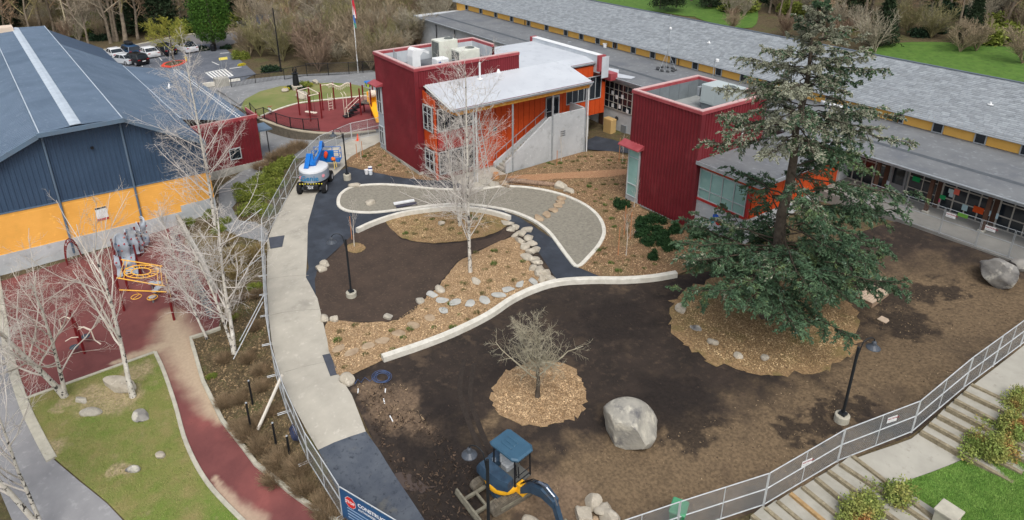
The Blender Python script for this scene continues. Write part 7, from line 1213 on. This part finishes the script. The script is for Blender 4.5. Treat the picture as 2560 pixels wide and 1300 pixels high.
# ------------------------------------------------------------------ the fir
def fir():
    P = G(1915, 792); t = thing('fir_tree', 'tall shaggy lichen-grey and blue-green fir dominating the right side', 'tree', P); rng = np.random.default_rng(77); H_ = 17.8
    tp = np.array([[0, 0, H_*i/11] for i in range(12)])+np.c_[rng.normal(size=(12, 2))*.05, np.zeros(12)]; V, Fq = tubes(tp[None], (np.linspace(.42, .03, 12))[None], 10); raw('trunk', V, Fq, m_bark, t, smooth=True)
    hs = []; h = 2.2
    while h < H_-.2: hs.append(h); h += .075 if h < 5.5 else (.17 if h < 11 else .105)
    hs = np.array(hs); N_ = len(hs); az_ = np.arange(N_)*2.39996+rng.uniform(-.5, .5, N_); Rr = np.interp(hs, [0, 1, 3, 6, 9, 12, 15, 16.8, 17.8], [3.6, 4.8, 5.8, 5.8, 5.8, 5.0, 3.0, 1.2, .1])*rng.uniform(.6, 1.12, N_)
    left = np.cos(az_)*(-.58)+np.sin(az_)*(-.815); keep = ~((hs > 5.2) & (hs < 10.5) & (rng.uniform(0, 1, N_) < .34+.3*left)); hs, az_, Rr, left = hs[keep], az_[keep], Rr[keep], left[keep]; N_ = len(hs)
    m_ = 9; f = np.linspace(0, 1, m_); out = np.stack([np.cos(az_), np.sin(az_), 0*az_], 1); rise = np.interp(hs, [0, 4, 10, 16, 18.6], [.05, .1, .12, .35, .9]); dr = np.interp(hs, [0, 4, 10, 18], [.04, .12, .34, .24])
    Pl = np.array([0, 0, 1.])*(hs[:, None, None]) + out[:, None]*(Rr[:, None]*f)[..., None]; Pl[:, :, 2] += Rr[:, None]*(rise[:, None]*f-dr[:, None]*f**1.5+.10*f**4); Pl[:, 1:] += rng.normal(size=(N_, m_-1, 3))*.05
    Vb, Fb = tubes(Pl, np.interp(hs, [0, 10, 18], [.06, .05, .02])[:, None]*np.linspace(1, .25, m_)[None], 5)
    A, Ar = children(rng, Pl, np.full((N_, m_), .03), 20, .26, 1.0, (38, 68), (.15, .32), 6, -.05, .08, .6, .012, .2, True, .3)
    # laterals spread sideways: flatten
    V2, F2 = tubes(A, Ar, 3); raw('limbs', *join((Vb, Fb), (V2, F2)), M('limb', (80,70,58), .95, (60,54,46), 4), t, smooth=True)
    B_, Br = children(rng, A, Ar, 13, .05, 1.0, (28, 60), (.22, .42), 3, -.02, .12, .6, .008, .2, True, .45)
    hp = A.mean(1)[:, 2].repeat(13); 
    ori = np.repeat(np.repeat(np.arange(N_), 20), 13); lf = left[ori]; hz = B_[:, 0, 2]
    T = unit(B_[:, -1]-B_[:, 0]); Lb = np.linalg.norm(B_[:, -1]-B_[:, 0], axis=1)
    Vs, Fs, Ms, o = [], [], [], 0; pl = np.clip(.10+.06*(hz-4.2)+.2*lf*(hz > 4), .03, .7)*(hz < 17.5)+.2*(hz >= 17.5); big = rng.uniform(0, 1, N_)[ori]; lich = (.55*rng.uniform(0, 1, len(B_))+.45*big) < pl
    for q in range(10):       # needle sprays fanned along every twig
        fr = rng.uniform(0, .9, len(B_))[:, None]; C_ = B_[:, 0]+(B_[:, -1]-B_[:, 0])*fr; side = unit(np.cross(T, unit(rng.normal(size=T.shape)))); al = unit(T*.9+side*(.75 if q else .0)+np.array([0, 0, -.04])); ln = np.where(q == 0, Lb*1.15, np.clip(Lb*.55, .08, .2))*np.where(lich, .8, 1); wv = np.where(lich, .022, .03)
        s2 = unit(np.cross(al, unit(rng.normal(size=T.shape)+np.array([0, 0, .0]))))
        if q == 0: C_ = B_[:, 0]
        a = C_; b = C_+al*(ln*.4)[:, None]+s2*wv[:, None]; c = C_+al*ln[:, None]; e = C_+al*(ln*.4)[:, None]-s2*wv[:, None]
        Vs.append(np.stack([a, b, c, e], 1).reshape(-1, 3)); Fs.append(np.arange(4*len(B_)).reshape(-1, 4)+o); o += 4*len(B_); Ms.append(lich.astype(np.int32))
    ob = raw('crown', np.concatenate(Vs), np.concatenate(Fs), [M('fir_needle', (88,112,82), .8, (64,90,68), 1.2, island=.3, spec=.2, layers=[((112,126,76), .7, .56, .7), ((140,162,144), 2.2, .58, .74)]), M('fir_lichen', (168,170,150), .9, (128,132,112), 1.6, island=.25, spec=.1)], t)
    ob.data.polygons.foreach_set('material_index', np.concatenate(Ms)); return t
fir()
# ------------------------------------------------------------------ conifer and yellow tree at the car park
t = thing('conifer', 'dense bright green conifer standing at the road beside the car park', 'tree', G(537, 124)); raw('trunk', *tubes(np.array([[[0, 0, 0], [0, 0, 2], [0, 0, 8]]]), np.array([[.3, .25, .1]]), 8), m_bark, t)
rng = np.random.default_rng(5); n = 9000; n = 16000; hh = rng.uniform(1.5, 12.5, n); rr = np.interp(hh, [1.5, 3, 7, 10, 12.5], [1.6, 2.6, 2.8, 2.1, .3])*(1+.12*np.sin(hh*3+rng.integers(0, 5, n)))*np.sqrt(rng.uniform(.45, 1.05, n)); an = rng.uniform(0, 6.28, n); raw('crown', *leaves(rng, np.c_[rr*np.cos(an), rr*np.sin(an), hh], .3, .5, .45), m_pine, t)
GOLD = [dict(k=9, t0=.3, t1=1, ang=(35, 65), ln=(.6, .9), m_=6, up_=.08, wig=.1, rf=.6, rmin=.04, n=5, even=True), dict(k=12, t0=.2, t1=1, ang=(25, 60), ln=(.35, .6), m_=5, up_=.05, wig=.15, rf=.5, rmin=.03, n=3), dict(k=14, t0=.15, t1=1, ang=(25, 65), ln=(.4, .7), m_=4, up_=.0, wig=.2, rf=.6, rmin=.022, n=3)]
place_tree('yellow_tree', 'yellow-green twiggy tree on the red kerb island', 'tree', G(435, 160), bare_tree(61, 5.2, .16, GOLD, spread=.1), m_bark, m_gold)
# ------------------------------------------------------------------ woods
def wood_proto(seed, H_, mt, k=12, n3=5):
    return bare_tree(seed, H_, H_*.017, [dict(k=k, t0=.22, t1=1, ang=(25, 60), ln=(.3, .55), m_=6, up_=.08, wig=.12, rf=.5, rmin=.04, n=4, even=True), dict(k=10, t0=.15, t1=1, ang=(25, 65), ln=(.3, .6), m_=4, up_=.04, wig=.16, rf=.5, rmin=.03, n=3), dict(k=n3+2, t0=.15, t1=1, ang=(25, 65), ln=(.3, .65), m_=3, up_=.02, wig=.2, rf=.6, rmin=.024, n=3)], wob=.05)
WM = [M('wood_twig_brown', (178,152,124), .9, (144,122,98), .5, island=.2), M('wood_twig_grey', (176,164,144), .9, (142,130,112), .5, island=.2), M('wood_twig_olive', (160,150,106), .9, (128,118,82), .5, island=.2)]; m_wbark = M('wood_bark', (138,126,110), .95, (100,90,78), 2)
WP = []
for k in range(6):
    (V0, F0), (V1, F1) = wood_proto(100+k, 11+k % 3*2, None); a = raw('trunk', V0, F0, m_wbark, smooth=True); c = raw('crown', V1, F1, WM[k % 3], smooth=True); WP.append((a.data, c.data)); bpy.data.objects.remove(a); bpy.data.objects.remove(c)
EV = []
for k in range(2):
    rng = np.random.default_rng(200+k); n = 5200; hh = rng.uniform(.6, 12, n); tier = (hh*1.4) % 1; rr = np.interp(hh, [.6, 2, 12], [3.2, 3.4, .2])*(.55+.5*tier)*np.sqrt(rng.uniform(.3, 1, n)); an = rng.uniform(0, 6.28, n); rr *= 1+.2*np.sin(an*5+hh)
    a = raw('trunk', *tubes(np.array([[[0, 0, 0], [0, 0, 6], [0, 0, 12]]]), np.array([[.25, .16, .03]]), 6), m_bark); c = raw('crown', *leaves(rng, np.c_[rr*np.cos(an), rr*np.sin(an), hh], .55, -.2, .4), LEAF('wood_evergreen', (50,66,42), (34,48,32))); EV.append((a.data, c.data)); bpy.data.objects.remove(a); bpy.data.objects.remove(c)
BU = []
TM = [M('thicket_tan', (172,156,130), .9, (136,122,100), .35, island=.25), M('thicket_grey', (178,170,150), .9, (140,132,114), .35, island=.25), M('thicket_olive', (152,146,104), .9, (118,112,78), .35, island=.25), M('thicket_red', (154,132,112), .9, (120,102,86), .35, island=.25)]
for k in range(6):
    sp = [dict(k=9, t0=.15, t1=1, ang=(15, 45), ln=(.3, .55), m_=4, up_=.12, wig=.12, rf=.55, rmin=.024, n=3, even=True), dict(k=7, t0=.1, t1=1, ang=(18, 55), ln=(.35, .65), m_=4, up_=.08, wig=.16, rf=.6, rmin=.018, n=3)]
    (V0, F0), (V1, F1) = bare_tree(400+k, 4.0+.6*(k % 3), .045, sp, stems=13, spread=.42, wob=.06, m0=6); c = raw('crown', *join((V0, F0), (V1, F1)), TM[k % 4]); BU.append(c.data); bpy.data.objects.remove(c)
def wood(protos, P, sc, label, group, rng, name='wood_tree'):
    t = thing(name, label, 'tree', P, rng.uniform(0, 6.28), group); t.scale = (sc, sc, sc*rng.uniform(.85, 1.15))
    for nm, me in zip(('trunk', 'crown'), rng.choice(protos)): o = bpy.data.objects.new(nm, me); COL.objects.link(o); o.parent = t
def bushw(P, sc, label, group, rng, i=None):
    o = bpy.data.objects.new('thicket_shrub', rng.choice(BU) if i is None else BU[i]); COL.objects.link(o); o.location = tuple(float(c) for c in P); o.rotation_euler = (0, 0, rng.uniform(0, 6.28)); o.scale = (sc*1.15, sc*1.15, sc*rng.uniform(.8, 1.1)); tag(o, label, 'shrub', group)
def scatter(poly, n, rng, dmin=0):
    poly = np.array(poly, float); mn, mx = poly.min(0), poly.max(0); out = []
    while len(out) < n:
        q = np.array([rng.uniform(mn[0], mx[0]), rng.uniform(mn[1], mx[1])])
        if inside(q[None], poly)[0]: out.append(q)
    return Gs(out)
rng = random.Random(9)
ZA = [(-60,92),(240,118),(330,108),(420,90),(480,80),(600,74),(640,66),(640,-70),(-60,-70)]
for P in scatter(ZA, 90, rng): wood(WP, P, rng.uniform(.8, 1.35), 'bare brown tree in the wood behind the parking lot', 'bare trees behind the parking lot', rng)
for P in scatter([(-60,90),(240,112),(420,84),(560,74),(600,40),(600,-60),(-60,-60)], 34, rng): wood(EV, P, rng.uniform(.8, 1.3), 'dark evergreen in the wood behind the parking lot', 'evergreens behind the parking lot', rng, 'wood_evergreen')
for P in scatter([(-60,96),(240,116),(420,88),(600,76),(640,60),(640,0),(-60,0)], 60, rng): bushw(P, rng.uniform(.6, 1.1), 'bare brush at the foot of the wood behind the parking lot', 'brush behind the parking lot', rng)
for k_, P in enumerate(scatter([(180,112),(330,104),(480,82),(600,72),(600,40),(180,60)], 16, rng)): shrub('dark' if k_ % 3 else 'hedge', int(P[0]*10), int(P[1]*10), rng.uniform(2.2, 3.6), 'dense green undergrowth bush at the edge of the wood behind the parking lot', 'green bushes at the wood edge', pos=P)
for k_, P in enumerate(scatter([(1760,20),(1860,68),(2200,132),(2330,98),(2640,110),(2640,-20),(1760,-40)], 26, rng)): shrub('dark' if k_ % 3 else 'hedge', int(P[0]*10), int(P[1]*10), rng.uniform(1.8, 3.4), 'green undergrowth bush on the bank behind the long roof', 'green bushes on the bank', pos=P)
ZB = [(612,128),(640,165),(700,172),(770,182),(940,178),(1010,140),(1125,70),(1130,-40),(980,-60),(720,-70),(660,60)]
for P in scatter(ZB, 210, rng): bushw(P, rng.uniform(.7, 1.35), 'bare brown thicket shrub behind the black fence', 'thicket behind the black fence', rng)
for P in scatter([(660,90),(1120,70),(1125,-60),(700,-70)], 62, rng): wood(WP, P, rng.uniform(.6, .95), 'slender bare tree in the thicket behind the flagpole', 'bare trees behind the flagpole', rng)
for P in scatter([(612,128),(640,160),(720,165),(720,60),(660,60)], 8, rng): wood(WP, P, rng.uniform(.45, .6), 'small bare tree in the thicket right of the car park', 'small bare trees right of the car park', rng)
ZC = [(1700,-10),(1780,48),(1860,72),(1980,95),(2110,122),(2200,138),(2240,112),(2330,104),(2450,108),(2640,120),(2640,-110),(1700,-110)]
for P in scatter(ZC, 60, rng): wood(WP, P, rng.uniform(.6, 1.05), 'bare grey-olive tree on the bank behind the long roof', 'bare trees behind the long roof', rng)
for P in scatter(ZC, 100, rng): bushw(P, rng.uniform(.6, 1.1), 'bare shrub on the bank behind the long roof', 'shrubs behind the long roof', rng)
for P in scatter([(1700,-5),(1800,40),(2000,90),(2200,125),(2640,110),(2640,-80),(1700,-80)], 10, rng): wood(EV, P, rng.uniform(.4, .75), 'dark evergreen on the bank behind the long roof', 'evergreens behind the long roof', rng, 'wood_evergreen')
for px, py in ((1650,20),(1670,12),(1690,18)): P = az(px, py, 6); wood(EV, P, .5, 'round evergreen on the small lawn above the long roof', 'evergreens above the long roof', rng, 'wood_evergreen')
for px, py, s in ((2400,130,1.0),(2440,128,.9),(2555,160,1.0),(1830,75,.7)): bushw(G(px, py), s, 'bare brown bush on the lawn behind the long roof', 'bushes on the far lawn', rng, 0)
patch('lawn', [(2150,150),(2225,112),(2330,106),(2450,112),(2560,122),(2720,140),(2720,300),(2450,230)], M('grass_bank', (76,110,40), .95, (92,122,50), 1, layers=[((60,90,34), 2, .45, .7)]), .06, step=2); patch('lawn', [(1480,10),(1500,-12),(1730,-14),(1745,40),(1640,30)], M('grass_bank', (84,140,36)), .06, step=2); patch('lawn', [(1740,45),(1770,5),(1880,0),(1880,70)], M('grass_bank', (84,140,36)), .06, step=2)
# ------------------------------------------------------------------ grass blades on the near lawns
def grass(poly, n, mat, label, hgt, seed, off=.03):
    P = world_poly(poly, False); mn, mx = P.min(0), P.max(0); rng = np.random.default_rng(seed); q = rng.uniform(mn, mx, (n, 2)); q = q[inside(q, P)]; z = Zs(q)+off; C_ = np.c_[q, z]; d = unit(np.c_[rng.normal(size=(len(q), 2))*.55, np.ones(len(q))]); s = unit(np.cross(d, rng.normal(size=(len(q), 3)))); L_ = hgt*rng.uniform(.5, 1.3, len(q))[:, None]
    V = np.stack([C_-s*.012, C_+s*.012, C_+d*L_], 1).reshape(-1, 3); o = raw('grass', V, np.arange(len(V)).reshape(-1, 3), mat, org=C_.mean(0)); tag(o, label, 'grass', kind='stuff')
grass([(72,996),(384,884),(410,940),(436,1018),(464,1116),(516,1212),(598,1298),(400,1340),(330,1318),(270,1256),(205,1203),(140,1148),(100,1078)], 60000, M('blade_worn', (136,144,80), .9, (156,146,100), 1.0, island=.3), 'short worn grass of the lawn with rocks', .07, 1)
grass([(2257,1210),(2412,1151),(2440,1132),(2500,1102),(2640,1010),(2700,1200),(2600,1400),(2160,1400),(2200,1282)], 110000, M('blade_lush', (112,152,68), .9, (140,172,88), 1.5, island=.3), 'lush green grass of the lawn below the stairs', .075, 2, .05)

# ------------------------------------------------------------------ loose chips, clods and litter lying on the beds
def litter(name, poly, n, mat, label, size, seed, off, flat=.35):
    P = world_poly(poly, False); mn, mx = P.min(0), P.max(0); rng = np.random.default_rng(seed); q = rng.uniform(mn, mx, (n*2, 2)); q = q[inside(q, P)][:n]; C_ = np.c_[q, Zs(q)+off+.01]; N_ = len(q)
    d = unit(np.c_[rng.normal(size=(N_, 2)), rng.normal(size=N_)*flat]); s_ = unit(np.cross(d, np.array([0, 0, 1.])+rng.normal(size=(N_, 3))*flat)); L_ = size*rng.uniform(.5, 1.5, N_)[:, None]; w_ = L_*rng.uniform(.25, .5, N_)[:, None]
    V = np.stack([C_-d*L_-s_*w_, C_+d*L_-s_*w_, C_+d*L_+s_*w_, C_-d*L_+s_*w_], 1).reshape(-1, 3); o = raw(name, V, np.arange(len(V)).reshape(-1, 4), mat, org=C_.mean(0)); tag(o, label, 'litter', kind='stuff')
mc1, mc2 = M('chips', (208,180,142), .9, (160,132,98), 2, island=.5), M('chips_tan', (206,180,138), .9, (150,126,90), 2, island=.5)
BEDS = [([(1440,668),(1475,643),(1500,610),(1512,580),(1497,545),(1462,512),(1400,484),(1330,467),(1268,445),(1380,406),(1460,384),(1530,382),(1575,397),(1598,520),(1722,583),(1760,610),(1690,686),(1600,694),(1510,693)], 16000, mc1), ([(822,812),(985,808),(1062,752),(1117,696),(1202,631),(1290,600),(1335,690),(1385,702),(1280,746),(1140,828),(965,896),(850,936),(828,880)], 14000, mc1), ([(970,552),(1060,535),(1200,534),(1262,550),(1165,600),(1085,606),(1000,590)], 5000, mc2), ([(866,412),(925,373),(965,360),(1050,436),(950,432)], 4000, mc1), ([(1680,790),(1740,718),(1960,694),(2070,724),(2140,800),(2070,915),(1900,933),(1740,876)], 14000, mc2), ([(1460,985),(1438,1040),(1340,1062),(1244,1026),(1234,990),(1280,924),(1390,910),(1455,955)], 7000, mc1)]
for k, (pl, n, mt) in enumerate(BEDS): litter('bark_chips', pl, n, mt, 'loose bark chips on the mulch bed, patch %s' % ordn[k], .033, 20+k, .075)
YARD = [(1000,900),(1400,730),(1690,700),(2230,570),(2560,670),(2540,860),(2278,1080),(1908,1262),(1560,1340),(1100,1340),(900,1000)]
litter('soil_crumbs', YARD, 2600, M('crumb_dark', (84,70,58), .95, (58,48,41), 3, island=.4), 'dark soil crumbs over the construction yard', .032, 40, .03, .9)
litter('pale_debris', [(1300,1130),(1700,1080),(2000,950),(2200,700),(2500,720),(2540,840),(2278,1070),(1908,1250),(1560,1330),(1300,1330)], 2600, M('crumb_pale', (150,130,104), .95, (112,96,76), 3, island=.5), 'pale grit and chips scattered over the dry soil', .03, 41, .03, .9)
litter('pale_debris', [(880,960),(1010,960),(1080,1080),(1040,1140),(950,1080)], 500, M('crumb_pale', (150,130,104)), 'pale grit along the torn edge of the concrete path', .05, 42, .03, .9)
litter('mud_clods', [(890,985),(960,965),(1080,1060),(1190,1180),(1180,1290),(1080,1320),(960,1130)], 900, M('clod', (92,76,62), .95, (54,45,39), 2, island=.5), 'broken clods in the churned mud beside the asphalt', .06, 44, .08, 1.0)
litter('leaf_litter', [(482,850),(560,830),(660,700),(680,900),(720,1040),(800,1200),(850,1300),(720,1220),(640,1150),(560,1050),(510,960)], 7000, M('litter_leaf', (150,128,98), .95, (98,84,62), 2, island=.5), 'fallen leaves and twigs on the planted slope', .05, 43, 0, .8)
# ------------------------------------------------------------------ single out look-alikes by their place from the left
_ones = ['', 'first', 'second', 'third', 'fourth', 'fifth', 'sixth', 'seventh', 'eighth', 'ninth', 'tenth', 'eleventh', 'twelfth', 'thirteenth', 'fourteenth', 'fifteenth', 'sixteenth', 'seventeenth', 'eighteenth', 'nineteenth']
_tens = {2: 'twenty', 3: 'thirty', 4: 'forty', 5: 'fifty', 6: 'sixty', 7: 'seventy'}
def ordinal(n): return _ones[n] if n < 20 else (_tens[n//10][:-1]+'ieth' if n % 10 == 0 else _tens[n//10]+'-'+_ones[n % 10])
_by = {}
for o in COL.objects:
    if o.parent is None and 'group' in o and 'label' in o: _by.setdefault(o['label'], []).append(o)
for lab, os_ in _by.items():
    if 1 < len(os_) <= 64:
        for i, o in enumerate(sorted(os_, key=lambda o: proj(o.location)[0])):
            w_ = lab.split(); o['label'] = ' '.join(w_[:11])+', %s from the left' % ordinal(i+1)
